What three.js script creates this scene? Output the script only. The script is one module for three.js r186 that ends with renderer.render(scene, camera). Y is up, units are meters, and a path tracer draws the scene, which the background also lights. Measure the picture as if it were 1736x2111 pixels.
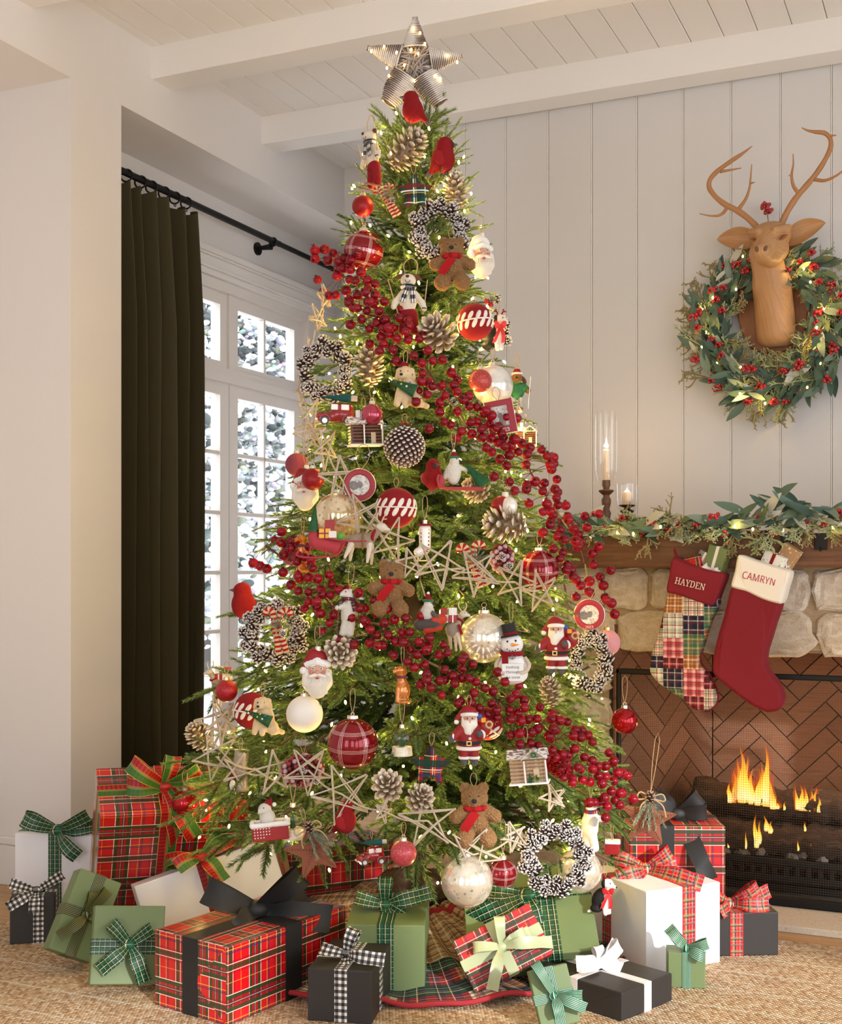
import * as THREE from 'three';
import { RoundedBoxGeometry } from 'three/addons/geometries/RoundedBoxGeometry.js';
import { TextGeometry } from 'three/addons/geometries/TextGeometry.js';
import { FontLoader } from 'three/addons/loaders/FontLoader.js';
import { mergeGeometries } from 'three/addons/utils/BufferGeometryUtils.js';

// ---------- camera, sky, sun, exposure ----------
const F = 2544, CX = 868, HY = 1170, EYE = 1.3, YAW = Math.atan(1142 / 2544), SN = Math.sin(YAW), CS = Math.cos(YAW);
const scene = new THREE.Scene();
const renderer = new THREE.WebGLRenderer({ antialias: true });
renderer.toneMapping = THREE.LinearToneMapping;
renderer.toneMappingExposure = 0.94;
renderer.shadowMap.enabled = true;
const camera = new THREE.PerspectiveCamera(2 * Math.atan(HY / F) * 180 / Math.PI, 1736 / 2340, 0.05, 120);
camera.position.set(0, EYE, 0); camera.rotation.y = YAW;
camera.setViewOffset(1736, 2340, 0, 0, 1736, 2111);
scene.background = new THREE.Color().setRGB(0.92, 0.965, 1.0);
scene.backgroundIntensity = 3.9;
const sun = new THREE.DirectionalLight(new THREE.Color().setRGB(1, 0.965, 0.93), 4.0);
sun.position.set(6.4, 4.3, 1.6); sun.target.position.set(-1.6, 0.5, -4.2); scene.add(sun, sun.target);
sun.castShadow = true; sun.shadow.radius = 4; sun.shadow.mapSize.set(2048, 2048);
Object.assign(sun.shadow.camera, { left: -5, right: 5, top: 5, bottom: -5, near: 0.1, far: 20 });

// ---------- helpers ----------
let seedN = 7;
const rng = (s) => () => { s = (s + 0x6d2b79f5) | 0; let t = Math.imul(s ^ (s >>> 15), 1 | s); t = (t + Math.imul(t ^ (t >>> 7), 61 | t)) ^ t; return ((t ^ (t >>> 14)) >>> 0) / 4294967296; };
let R = rng(11);
const rr = (a, b) => a + (b - a) * R();
const V = (x, y, z) => new THREE.Vector3(x, y, z);
const PI = Math.PI;
// a pixel of the photograph and a depth, or a plane, give a point in the room
const P = (x, y, d) => { const l = (x - CX) / F; return V((l * CS - SN) * d, EYE + (HY - y) / F * d, (-l * SN - CS) * d); };
const onZ = (x, y, Z) => { const l = (x - CX) / F; return P(x, y, -Z / (l * SN + CS)); };
const onY = (x, y, h = 0) => P(x, y, (EYE - h) * F / (y - HY));
const depthOf = (p) => -p.x * SN - p.z * CS;
const used = {};
const nm = (n) => { const k = used[n] = (used[n] ?? -1) + 1; return k ? `${n}_${String(k).padStart(3, '0')}` : n; };
function thing(name, label, category, group) {
  const o = new THREE.Group(); o.name = nm(name); o.userData = { label, category };
  if (group) o.userData.group = group;
  scene.add(o); return o;
}
function part(parent, name, geo, m, label) {
  const o = new THREE.Mesh(geo, m); o.name = name; o.castShadow = o.receiveShadow = true;
  if (label) o.userData.label = label;
  parent.add(o); return o;
}
const stuff = (o) => { o.userData.kind = 'stuff'; return o; };
function struct(name, geo, m) { const o = geo ? new THREE.Mesh(geo, m) : new THREE.Group(); o.name = name; o.castShadow = o.receiveShadow = true; o.userData = { kind: 'structure' }; scene.add(o); return o; }
// geometry
const at = (g, x = 0, y = 0, z = 0, rx = 0, ry = 0, rz = 0) => { if (rx) g.rotateX(rx); if (ry) g.rotateY(ry); if (rz) g.rotateZ(rz); g.translate(x, y, z); return g; };
const sph = (r, w = 14, h = 10) => new THREE.SphereGeometry(r, w, h);
const ell = (rx, ry, rz, w = 14, h = 10) => new THREE.SphereGeometry(1, w, h).scale(rx, ry, rz);
const cyl = (a, b, h, n = 14) => new THREE.CylinderGeometry(a, b, h, n);
const cone = (r, h, n = 12) => new THREE.ConeGeometry(r, h, n);
const box = (x, y, z) => new THREE.BoxGeometry(x, y, z);
const rbox = (x, y, z, r, s = 2) => new RoundedBoxGeometry(x, y, z, s, Math.min(r, x * .49, y * .49, z * .49));
const tor = (R1, r, n = 24, m = 8, arc = PI * 2) => new THREE.TorusGeometry(R1, r, m, n, arc);
const lathe = (pts, n = 20) => new THREE.LatheGeometry(pts.map(([x, y]) => new THREE.Vector2(x, y)), n);
const curve = (pts) => new THREE.CatmullRomCurve3(pts.map((p) => p.isVector3 ? p : V(p[0], p[1], p[2] ?? 0)));
const tube = (pts, r, n = 16, m = 6) => new THREE.TubeGeometry(curve(pts), n, r, m);
function taper(pts, r0, r1, n = 18, m = 8, f) {   // closed tube whose radius runs from r0 to r1
  const c = curve(pts), fr = c.computeFrenetFrames(n), pos = [], uv = [], idx = [];
  for (let i = 0; i <= n; i++) {
    const t = i / n, p = c.getPointAt(t), r = f ? f(t) : r0 + (r1 - r0) * t;
    for (let j = 0; j <= m; j++) { const a = j / m * PI * 2, q = p.clone().addScaledVector(fr.normals[i], Math.cos(a) * r).addScaledVector(fr.binormals[i], Math.sin(a) * r); pos.push(q.x, q.y, q.z); uv.push(j / m, t * 4); }
  }
  for (let i = 0; i < n; i++) for (let j = 0; j < m; j++) { const a = i * (m + 1) + j, b = a + m + 1; idx.push(a, b, a + 1, b, b + 1, a + 1); }
  for (const [e, s] of [[0, 1], [n, -1]]) { const k = pos.length / 3, p = c.getPointAt(e / n); pos.push(p.x, p.y, p.z); uv.push(.5, e / n * 4); for (let j = 0; j < m; j++) { const a = e * (m + 1) + j; s > 0 ? idx.push(k, a, a + 1) : idx.push(k, a + 1, a); } }
  return geo(pos, idx, uv);
}
function geo(pos, idx, uv, col) {
  const g = new THREE.BufferGeometry(); g.setAttribute('position', new THREE.Float32BufferAttribute(pos, 3));
  if (uv) g.setAttribute('uv', new THREE.Float32BufferAttribute(uv, 2));
  if (col) g.setAttribute('color', new THREE.Float32BufferAttribute(col, 3));
  if (idx) g.setIndex(idx);
  g.computeVertexNormals(); return g;
}
const lin = (h) => new THREE.Color(h);
function tint(g, h) { const c = h.isColor ? h : lin(h), n = g.attributes.position.count, a = new Float32Array(n * 3); for (let i = 0; i < n; i++) { a[i * 3] = c.r; a[i * 3 + 1] = c.g; a[i * 3 + 2] = c.b; } g.setAttribute('color', new THREE.BufferAttribute(a, 3)); return g; }
function merge(list) {
  const keep = ['position', 'normal', 'uv', 'color'].filter((k) => list.every((g) => g.attributes[k]));
  return mergeGeometries(list.map((g) => { const q = g.index ? g.toNonIndexed() : g.clone(); for (const k of Object.keys(q.attributes)) if (!keep.includes(k)) q.deleteAttribute(k); q.morphAttributes = {}; return q; }));
}
function boxMap(g, s = 1, ax = null) {   // texture coordinates in metres over s, by the way each corner faces
  const p = g.attributes.position, n = g.attributes.normal, uv = new Float32Array(p.count * 2);
  for (let i = 0; i < p.count; i++) {
    const x = p.getX(i), y = p.getY(i), z = p.getZ(i), a = Math.abs(n.getX(i)), b = Math.abs(n.getY(i)), c = Math.abs(n.getZ(i));
    let u, v; if (b >= a && b >= c) [u, v] = [x, z]; else if (a >= c) [u, v] = [z, y]; else [u, v] = [x, y];
    if (ax === 'x') [u, v] = [z, b > a ? x : y];
    uv[i * 2] = u / s + (ax ? .5 : 0); uv[i * 2 + 1] = v / s;
  }
  g.setAttribute('uv', new THREE.BufferAttribute(uv, 2)); return g;
}
// smooth union of ellipsoids {c,r} and tapered capsules {a,b,ra,rb} meshed as one skin
function blob(prims, { cell = 2, k = 3, fur = 0, cuts = [] } = {}) {
  let lo = [1e9, 1e9, 1e9], hi = [-1e9, -1e9, -1e9];
  for (const q of prims) { const pts = q.c ? [[q.c, Math.max(...q.r)]] : [[q.a, q.ra], [q.b, q.rb ?? q.ra]]; for (const [p, r] of pts) for (let i = 0; i < 3; i++) { const e = q.c ? q.r[i] : r; const ee = q.rot ? r : e; lo[i] = Math.min(lo[i], p[i] - ee); hi[i] = Math.max(hi[i], p[i] + ee); } }
  const n = [0, 1, 2].map((i) => { lo[i] -= 2.2 * cell + fur; hi[i] += 2.2 * cell + fur; return Math.ceil((hi[i] - lo[i]) / cell) + 1; });
  const one = (q, x, y, z) => {
    if (q.c) {
      let dx = x - q.c[0], dy = y - q.c[1]; const dz = z - q.c[2];
      if (q.rot) { const c = Math.cos(q.rot), s = Math.sin(q.rot); [dx, dy] = [dx * c + dy * s, dy * c - dx * s]; }
      const [a, b, c] = q.r, k0 = Math.hypot(dx / a, dy / b, dz / c), k1 = Math.hypot(dx / a / a, dy / b / b, dz / c / c);
      return k1 < 1e-9 ? -Math.min(a, b, c) : k0 * (k0 - 1) / k1;
    }
    const bx = q.b[0] - q.a[0], by = q.b[1] - q.a[1], bz = q.b[2] - q.a[2], l = bx * bx + by * by + bz * bz || 1;
    const t = Math.min(1, Math.max(0, ((x - q.a[0]) * bx + (y - q.a[1]) * by + (z - q.a[2]) * bz) / l));
    return Math.hypot(x - q.a[0] - bx * t, y - q.a[1] - by * t, z - q.a[2] - bz * t) - (q.ra + ((q.rb ?? q.ra) - q.ra) * t);
  };
  const field = (x, y, z) => { let d = 1e9; for (const q of prims) { const e = one(q, x, y, z), h = Math.max(k - Math.abs(d - e), 0) / (k || 1); d = Math.min(d, e) - h * h * k * .25; } for (const q of cuts) d = Math.max(d, -one(q, x, y, z)); return d; };
  const N = n[0] * n[1] * n[2], f = new Float32Array(N), id = (i, j, l) => (l * n[1] + j) * n[0] + i, vert = new Int32Array(N).fill(-1), pos = [], col = [], idx = [];
  for (let l = 0; l < n[2]; l++) for (let j = 0; j < n[1]; j++) for (let i = 0; i < n[0]; i++) f[id(i, j, l)] = field(lo[0] + i * cell, lo[1] + j * cell, lo[2] + l * cell);
  const hue = prims.some((q) => q.col);
  for (let l = 0; l < n[2] - 1; l++) for (let j = 0; j < n[1] - 1; j++) for (let i = 0; i < n[0] - 1; i++) {
    let sx = 0, sy = 0, sz = 0, m = 0;
    for (let e = 0; e < 12; e++) {
      const ax = e >> 2, u = e & 1, v = (e >> 1) & 1, A = ax === 0 ? [0, u, v] : ax === 1 ? [u, 0, v] : [u, v, 0], B = A.slice(); B[ax] = 1;
      const fa = f[id(i + A[0], j + A[1], l + A[2])], fb = f[id(i + B[0], j + B[1], l + B[2])];
      if ((fa < 0) !== (fb < 0)) { const t = fa / (fa - fb); sx += A[0] + (B[0] - A[0]) * t; sy += A[1] + (B[1] - A[1]) * t; sz += A[2] + (B[2] - A[2]) * t; m++; }
    }
    if (!m) continue;
    vert[id(i, j, l)] = pos.length / 3;
    const x = lo[0] + (i + sx / m) * cell, y = lo[1] + (j + sy / m) * cell, z = lo[2] + (l + sz / m) * cell; pos.push(x, y, z);
    if (hue) { let b = 1e9, c; for (const q of prims) { const e = one(q, x, y, z); if (e < b) { b = e; c = q.col; } } c = lin(c ?? '#888'); col.push(c.r, c.g, c.b); }
  }
  for (let l = 1; l < n[2] - 1; l++) for (let j = 1; j < n[1] - 1; j++) for (let i = 1; i < n[0] - 1; i++) {
    const a = f[id(i, j, l)] < 0;
    for (const [ax, b, c, d] of [[id(i + 1, j, l), id(i, j - 1, l), id(i, j - 1, l - 1), id(i, j, l - 1)], [id(i, j + 1, l), id(i, j, l - 1), id(i - 1, j, l - 1), id(i - 1, j, l)], [id(i, j, l + 1), id(i - 1, j, l), id(i - 1, j - 1, l), id(i, j - 1, l)]]) {
      if (a === f[ax] < 0) continue;
      const q = [vert[id(i, j, l)], vert[b], vert[c], vert[d]]; if (a) q.reverse();
      idx.push(q[0], q[2], q[1], q[0], q[3], q[2]);
    }
  }
  let g = geo(pos, idx, null, hue ? col : null);
  if (fur) { const p = g.attributes.position, m = g.attributes.normal, q = rng(pos.length); for (let i = 0; i < p.count; i++) { const e = (q() - .35) * fur; p.setXYZ(i, p.getX(i) + m.getX(i) * e, p.getY(i) + m.getY(i) * e, p.getZ(i) + m.getZ(i) * e); } g.computeVertexNormals(); }
  return g;
}
const E = (x, y, z, rx, ry, rz, col, rot) => ({ c: [x, y, z], r: [rx, ry ?? rx, rz ?? rx], col, rot });
const C = (a, ra, b, rb, col) => ({ a, ra, b, rb: rb ?? ra, col });
// a ribbon along pts: w = width, wd = direction of its width at each point
function strip(pts, w, wd, tap = () => 1, n = 20, curl = 0) {
  const c = curve(pts), pos = [], uv = [], idx = [], D = [].concat(wd); let L = 0, pp = null;
  for (let i = 0; i <= n; i++) {
    const t = i / n, p = c.getPoint(t); if (pp) L += p.distanceTo(pp); pp = p;
    const k = t * (D.length - 1), a = Math.min(Math.floor(k), D.length - 1), d = D[a].clone().lerp(D[Math.min(a + 1, D.length - 1)], k - a).normalize(), h = w * tap(t) / 2, tg = c.getTangent(t), nn = d.clone().cross(tg).normalize();
    for (const s of [-1, -.35, .35, 1]) { const q = p.clone().addScaledVector(d, s * h).addScaledVector(nn, curl * (1 - s * s) * w); pos.push(q.x, q.y, q.z); uv.push(s * .5 + .5, L / w); }
  }
  for (let i = 0; i < n; i++) for (let j = 0; j < 3; j++) { const a = i * 4 + j, b = a + 4; idx.push(a, b, a + 1, b, b + 1, a + 1); }
  return geo(pos, idx, uv);
}
// materials
const mats = {};
function mat(color, rough = .7, metal = 0, o = {}) {
  const k = JSON.stringify([color, rough, metal, Object.keys(o), o.map?.uuid, o.alphaMap?.uuid, o.emissiveMap?.uuid, o.bumpMap?.uuid, o.emissiveIntensity, o.emissive, o.clearcoat, o.specularIntensity, o.sheen, o.transmission, o.opacity, o.bumpScale]);
  if (mats[k]) return mats[k];
  const c = Array.isArray(color) ? new THREE.Color().setRGB(...color) : new THREE.Color(color);
  if (o.emissive) o = { ...o, emissive: new THREE.Color(o.emissive) };
  if (o.sheenColor) o = { ...o, sheenColor: new THREE.Color(o.sheenColor) };
  const phys = ['specularIntensity', 'clearcoat', 'sheen', 'transmission', 'anisotropy'].some((q) => q in o);
  return mats[k] = new (phys ? THREE.MeshPhysicalMaterial : THREE.MeshStandardMaterial)({ color: c, roughness: rough, metalness: metal, side: THREE.DoubleSide, ...o });
}
function tex(w, h, draw, o = {}) {
  const c = document.createElement('canvas'); c.width = w; c.height = h; draw(c.getContext('2d'), w, h);
  const t = new THREE.CanvasTexture(c); t.wrapS = t.wrapT = THREE.RepeatWrapping; t.magFilter = THREE.LinearFilter;
  if (!o.raw) t.colorSpace = THREE.SRGBColorSpace;
  if (o.rep) t.repeat.set(...o.rep);
  return t;
}
function speckle(g, w, h, n, s0, s1, cols, a0, a1, q = rng(5), stretch = 1) {
  for (let i = 0; i < n; i++) { g.globalAlpha = a0 + (a1 - a0) * q(); g.fillStyle = cols[Math.floor(q() * cols.length)]; const s = s0 + (s1 - s0) * q(), x = q() * w, y = q() * h; for (const dx of [-w, 0, w]) for (const dy of [-h, 0, h]) { if (x + dx > -s * 2 && x + dx < w + s * 2 && y + dy > -s * stretch * 2 && y + dy < h + s * stretch * 2) { g.beginPath(); g.ellipse(x + dx, y + dy, s, s * stretch, 0, 0, 7); g.fill(); } } }
  g.globalAlpha = 1;
}
function plaid(size, base, bands) {   // bands: [position, width, colour, alpha] over 0..1, woven both ways
  return tex(size, size, (g) => { g.fillStyle = base; g.fillRect(0, 0, size, size); for (const dir of [0, 1]) for (const [p, w, c, a] of bands) { g.globalAlpha = a; g.fillStyle = c; const x = (p - w / 2) * size, ww = Math.max(1, w * size); for (const s of [-size, 0, size]) dir ? g.fillRect(0, x + s, size, ww) : g.fillRect(x + s, 0, ww, size); } g.globalAlpha = 1; });
}
const fontSans = await new FontLoader().loadAsync('fonts/droid/droid_sans_regular.typeface.json'), fontSerif = await new FontLoader().loadAsync('fonts/droid/droid_serif_regular.typeface.json');
function letters(s, size, depth, font = fontSans) { const g = new TextGeometry(s, { font, size, depth, curveSegments: 3 }); g.computeBoundingBox(); const b = g.boundingBox; g.translate(-(b.max.x + b.min.x) / 2, -(b.max.y + b.min.y) / 2, 0); return g; }
const VC = mat('#ffffff', .75, 0, { vertexColors: true }), VCG = mat('#ffffff', .18, 0, { vertexColors: true, clearcoat: .8, clearcoatRoughness: .08 });
// ---------- surfaces ----------
function woodTex(w, h, base, streaks, n = 500, knots = 0, s = 3) {
  return tex(w, h, (g) => {
    const q = rng(s); g.fillStyle = base; g.fillRect(0, 0, w, h);
    for (let i = 0; i < n; i++) { g.globalAlpha = .04 + .16 * q(); g.strokeStyle = streaks[Math.floor(q() * streaks.length)]; g.lineWidth = .6 + q() * q() * 5; const y = q() * h, x = q() * w, l = w * (.15 + q() * .6); g.beginPath(); g.moveTo(x - l / 2, y); g.bezierCurveTo(x - l / 4, y + (q() - .5) * 8, x + l / 4, y + (q() - .5) * 8, x + l / 2, y + (q() - .5) * 5); g.stroke(); }
    for (let i = 0; i < knots; i++) { const x = q() * w, y = h * (.1 + .8 * q()), r = 5 + 9 * q(); for (let k = 5; k > 0; k--) { g.globalAlpha = .22; g.fillStyle = streaks[0]; g.beginPath(); g.ellipse(x, y, r * k * .55, r * k * .28, 0, 0, 7); g.fill(); } }
    g.globalAlpha = 1;
  });
}
const noiseBump = tex(256, 256, (g, w, h) => { g.fillStyle = '#888'; g.fillRect(0, 0, w, h); speckle(g, w, h, 900, 2, 14, ['#666', '#aaa', '#999', '#777'], .08, .3); speckle(g, w, h, 5000, .5, 1.6, ['#444', '#ccc'], .1, .4, rng(9)); }, { raw: true });
const wallM = mat([.79, .755, .74], .75, 0, { bumpMap: noiseBump, bumpScale: .0006 });
const grooveLitM = mat([.9, .87, .83], .4), boardM = mat([.685, .667, .662], .55), ceilM = mat([.86, .835, .815], .6), trimM = mat([.81, .775, .75], .42), frameM = mat([.80, .745, .705], .4);  // first tone is whitened to stand for lit groove edges
const oak = woodTex(1024, 256, '#c79e70', ['#8e6438', '#e0bd8d', '#a87a48'], 700, 0), oakM = [.94, 1, .86].map((v) => mat([v, v, v], .45, 0, { map: oak }));
const rustic = woodTex(1024, 256, '#6a4426', ['#1e0e05', '#906036', '#46280f', '#7a4d2a'], 1100, 4, 8), mantelM = mat('#ffffff', .62, 0, { map: rustic, bumpMap: rustic, bumpScale: .004 });
const stoneT = tex(512, 512, (g, w, h) => { g.fillStyle = '#ddd3c4'; g.fillRect(0, 0, w, h); speckle(g, w, h, 240, 12, 50, ['#bfa888', '#ddd2c4', '#b79f7c', '#e4ddd2'], .08, .25); speckle(g, w, h, 2600, .8, 4.5, ['#f6f1e8', '#b5a48a', '#f2eadd', '#a8967c'], .12, .45, rng(3)); });
const stoneM = [[1, .97, .93], [.96, .9, .82], [.93, .86, .76], [1, .96, .94]].map((c) => mat(c, .92, 0, { map: stoneT, bumpMap: stoneT, bumpScale: .006 }));
const mortarM = mat([.62, .51, .37], .95, 0, { map: stoneT, bumpMap: noiseBump, bumpScale: .006 });
const brickT = woodTex(256, 128, '#8a6a58', ['#4a3428', '#a8866e', '#6a4e3e'], 120, 0, 21), brickM = [[.78, .7, .66], [.7, .6, .55], [.62, .52, .47], [.84, .74, .68]].map((c) => mat(c, .85, 0, { map: brickT, bumpMap: noiseBump, bumpScale: .002 }));
const ironM = mat([.012, .011, .01], .55, .5), sootM = mat([.04, .033, .028], .95), blackM = mat([.014, .014, .015], .45, .6);
const bx = (x0, x1, y0, y1, z0, z1) => at(box(x1 - x0, y1 - y0, z1 - z0), (x0 + x1) / 2, (y0 + y1) / 2, (z0 + z1) / 2);
const rbx = (x0, x1, y0, y1, z0, z1, r = .004) => at(rbox(x1 - x0, y1 - y0, z1 - z0, r, 1), (x0 + x1) / 2, (y0 + y1) / 2, (z0 + z1) / 2);

// ---------- room shell ----------
const floor = struct('floor', bx(-4, 2.7, -.2, -.012, -6.95, 2.6), mat([.2, .13, .08], .9));
for (let i = 0, z = -6.2; z < 2.4; z += .135, i++) part(floor, 'plank', boxMap(rbx(-3.66, 2.5, -.012, 0, z, z + .132, .002), 1.2), oakM[i % 3]);
const ceiling = struct('ceiling', bx(-4, 2.7, 3.606, 3.8, -6.95, 2.6), ceilM);
for (let i = 0, x = -3.3 + .054; x < 2.4; x += .1412, i++) part(ceiling, 'plank', rbx(x - .139, x, 3.586, 3.606, -6.28, 2.4, .004), ceilM);
for (const [i, z] of [-3.72, -4.61, -5.53, -2.82, -1.93].entries()) struct('trim_' + (i + 1), rbx(-3.32, 2.5, 3.447, 3.59, z, z + .15, .006), ceilM);
const wl = struct('wall_left', merge([
  bx(-3.67, -3.3, 3.26, 3.6, -6.95, 2.4), bx(-3.95, -3.3, 0, 3.26, -4.25, -3.93), bx(-3.9, -3.67, 2.84, 3.6, -6.95, 2.4),
  bx(-3.9, -3.67, 0, 2.84, -6.95, -6.66), bx(-3.9, -3.67, 0, 2.84, -4.8, -4.25), bx(-3.9, -3.67, 0, 2.84, -3.93, -3.6), bx(-3.9, -3.67, 0, 2.84, -3.6, -.6), bx(-3.9, -3.3, 0, 3.26, -.6, 2.4),  // includes an unseen stretch closed off to keep the alcove darker
]), wallM);
struct('wall_back', merge([bx(-3.3, -2.6, 0, 3.6, -6.95, -6.28), bx(-3.9, -3.3, 0, 3.6, -7.1, -6.95)]), wallM);
const wc = struct('wall_chimney', bx(-2.685, 2.5, 0, 3.6, -6.4, -5.572), boardM);
for (let x = -2.685; x < 1.4; x += .2124) { part(wc, 'board', rbx(x + .0032, x + .2092, 1.3, 3.59, -5.58, -5.55, .003), boardM); part(wc, 'groove_highlight', rbx(x - .0026, x + .0018, 1.3, 3.585, -5.57, -5.548, .0015), grooveLitM); }  // thin white strips in the gaps paint the lit edges of the grooves
const openWall = (name, f) => struct(name, merge(f), wallM);  // unseen walls, their openings shaped to limit the sun patch and daylight
openWall('wall_right', [bx(2.5, 2.7, 0, .12, -6.4, 2.6), bx(2.5, 2.7, 2.5, 3.6, -6.4, 2.6), bx(2.5, 2.7, 0, 3.6, -6.4, -4.4), bx(2.5, 2.7, 0, 3.6, 1.9, 2.6), bx(2.5, 2.7, 0, 3.6, -2.6, -2.1), bx(2.5, 2.7, 0, 3.6, -.3, .1)]);
openWall('wall_front', [bx(-3.9, 2.7, 0, .12, 2.4, 2.6), bx(-3.9, 2.7, 2.9, 3.6, 2.4, 2.6), bx(-3.9, -2.4, 0, 3.6, 2.4, 2.6), bx(2.0, 2.7, 0, 3.6, 2.4, 2.6), bx(-.9, .5, 0, 3.6, 2.4, 2.6)]);
struct('baseboard_left', merge([rbx(-3.66, -3.285, 0, .165, -3.945, -3.912, .004), rbx(-3.66, -3.281, .165, .2, -3.945, -3.906, .008), rbx(-3.302, -3.2855, 0, .165, -4.25, -3.914, .004), rbx(-3.302, -3.2795, .165, .2, -4.25, -3.908, .008)]), trimM);

// ---------- french window ----------
const win = struct('window_1', null); win.userData.kind = 'structure';
const Z0 = -4.95, Z1 = -6.5, XF = -3.78, XB = -3.72, colsZ = [[-5.02, -5.322], [-5.338, -5.638], [-5.813, -6.097], [-6.113, -6.433]];
const rowsY = [2.235, 1.921, 1.597, 1.2725, .956, .646, .33];
{
  const f = [];   // stiles and rails of the two doors and the two transom sashes
  for (const [a, b] of [[-4.8, -4.9]]) f.push(bx(XF - .04, -3.68, 0, 2.84, b, a));
  f.push(bx(XF - .04, -3.68, 0, 2.84, -6.66, -6.53), bx(XF - .04, -3.69, 2.786, 2.84, -6.66, -4.8), bx(XF - .02, -3.70, 2.345, 2.38, -6.6, -4.85), bx(XF - .02, -3.685, 2.30, 2.345, -6.6, -4.85));
  f.push(rbx(XF, -3.705, 2.38, 2.786, -5.745, -5.705, .004));
  for (const [a, b] of [[-4.9, -5.02], [-5.638, -5.723], [-5.728, -5.813], [-6.433, -6.53]]) f.push(bx(XF, XB, .02, 2.30, b, a), bx(XF, XB, 2.38, 2.786, b, a));
  for (const [a, b] of [[-5.02, -5.638], [-5.813, -6.433]]) f.push(bx(XF, XB, 2.235, 2.30, b, a), bx(XF, XB, .02, .33, b, a), bx(XF, XB, 2.722, 2.786, b, a), bx(XF, XB, 2.38, 2.415, b, a));
  part(win, 'window_frame', merge(f), frameM);
  for (const [a, b] of [[-5.02, -5.638], [-5.813, -6.433]]) {
    for (const y of rowsY.slice(1, -1)) part(win, 'muntin', rbx(XF + .01, XB - .004, y - .011, y + .011, b, a, .005), frameM);
    const m = a > -5.5 ? -5.33 : -6.105;
    part(win, 'muntin', rbx(XF + .01, XB - .004, .33, 2.235, m - .009, m + .009, .005), frameM); part(win, 'muntin', rbx(XF + .01, XB - .004, 2.415, 2.722, m - .009, m + .009, .005), frameM);
  }
  const glass = mat('#ffffff', .02, 0, { transmission: 1, thickness: 0, ior: 1.45 });
  for (const [a, b] of colsZ) { for (let i = 0; i < 6; i++) part(win, 'pane', bx(XF + .028, XF + .031, rowsY[i + 1], rowsY[i], b, a), glass); part(win, 'pane', bx(XF + .028, XF + .031, 2.415, 2.722, b, a), glass); }
  const cas = [];
  for (const [y, h, d] of [[2.84, .03, .012], [2.87, .012, .03], [2.882, .05, .022], [2.932, .012, .034], [2.944, .03, .045], [2.974, .01, .03]]) cas.push(rbx(-3.69, -3.67 + d, y, y + h, -6.8, -4.62, .003));
  part(win, 'casing', merge(cas), trimM);
}

// ---------- curtain, rod and rings ----------
const velvet = mat([.052, .043, .017], .85, 0, { sheen: .55, sheenColor: '#8a7f45', sheenRoughness: .5, bumpMap: noiseBump, bumpScale: .0008 });
{
  const t = thing('curtain', 'dark olive velvet curtain in deep pleats beside the french window', 'curtain');
  const pos = [], uv = [], idx = [], n = 150, m = 30, q = rng(4), ph = Array.from({ length: 9 }, () => q() * .5);
  for (let j = 0; j <= m; j++) for (let i = 0; i <= n; i++) {
    const u = i / n, v = j / m, z = -5.155 + u * .87, y = 3.075 - v * 3.06 - (v === 0 ? .012 * (1 - Math.cos(u * 60)) : 0), fold = Math.sin(u * 50 + Math.sin(u * 13) * .9 + v * .5 * Math.sin(u * 9 + 1)), a = .05 + .035 * Math.min(1, v * 5);
    pos.push(-3.575 + a * fold + .012 * Math.sin(u * 21 + v * 3), y, z + .014 * Math.cos(u * 50 + .6) * (.5 + v) + (u < .02 ? .012 * v : 0)); uv.push(u * 1.6, v * 4);
  }
  for (let j = 0; j < m; j++) for (let i = 0; i < n; i++) { const a = j * (n + 1) + i, b = a + n + 1; idx.push(a, b, a + 1, b, b + 1, a + 1); }
  part(t, 'panel', geo(pos, idx, uv), velvet);
  part(t, 'header_band', at(rbox(.012, .035, .84, .005), -3.60, 3.03, -4.74), velvet);
  const rod = thing('curtain_rod', 'black metal curtain rod running under the soffit above the window', 'curtain rod');
  part(rod, 'pole', at(cyl(.0165, .0165, 2.0, 16), -3.565, 3.117, -5.45 + .45, PI / 2), blackM);
  part(rod, 'pole', at(cyl(.0145, .0145, 1.0, 16), -3.565, 3.117, -6.45, PI / 2), blackM);
  const b = merge([at(cyl(.036, .036, .012, 20), -3.664, 3.085, -5.93, 0, 0, PI / 2), at(cyl(.01, .018, .09, 12), -3.62, 3.087, -5.93, 0, 0, PI / 2), at(tor(.021, .007, 16, 6), -3.565, 3.112, -5.93), at(cyl(.006, .006, .03, 8), -3.575, 3.095, -5.93)]);
  part(rod, 'bracket', b, blackM);
  const ringSay = ['black metal ring at the window end', 'second black metal ring from the window end', 'third black metal ring from the window end', 'fourth black metal ring from the window end', 'fifth black metal ring from the window end', 'sixth black metal ring from the window end', 'seventh black metal ring from the window end', 'eighth black metal ring from the window end', 'black metal ring closest to the pillar'];
  for (let i = 0; i < 9; i++) {
    const g = thing('curtain_ring', ringSay[i] + ' on the rod over the olive curtain', 'curtain ring', 'curtain rings on the black rod'); g.position.set(-3.565, 3.105, -5.1 + i * .093 + .01 * Math.sin(i * 3));
    part(g, 'hoop', at(tor(.028, .0045, 20, 6), 0, 0, 0, 0, .25), blackM); part(g, 'eyelet', at(tor(.008, .0025, 10, 5), 0, -.034, 0, 0, PI / 2), blackM);
  }
}

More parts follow.
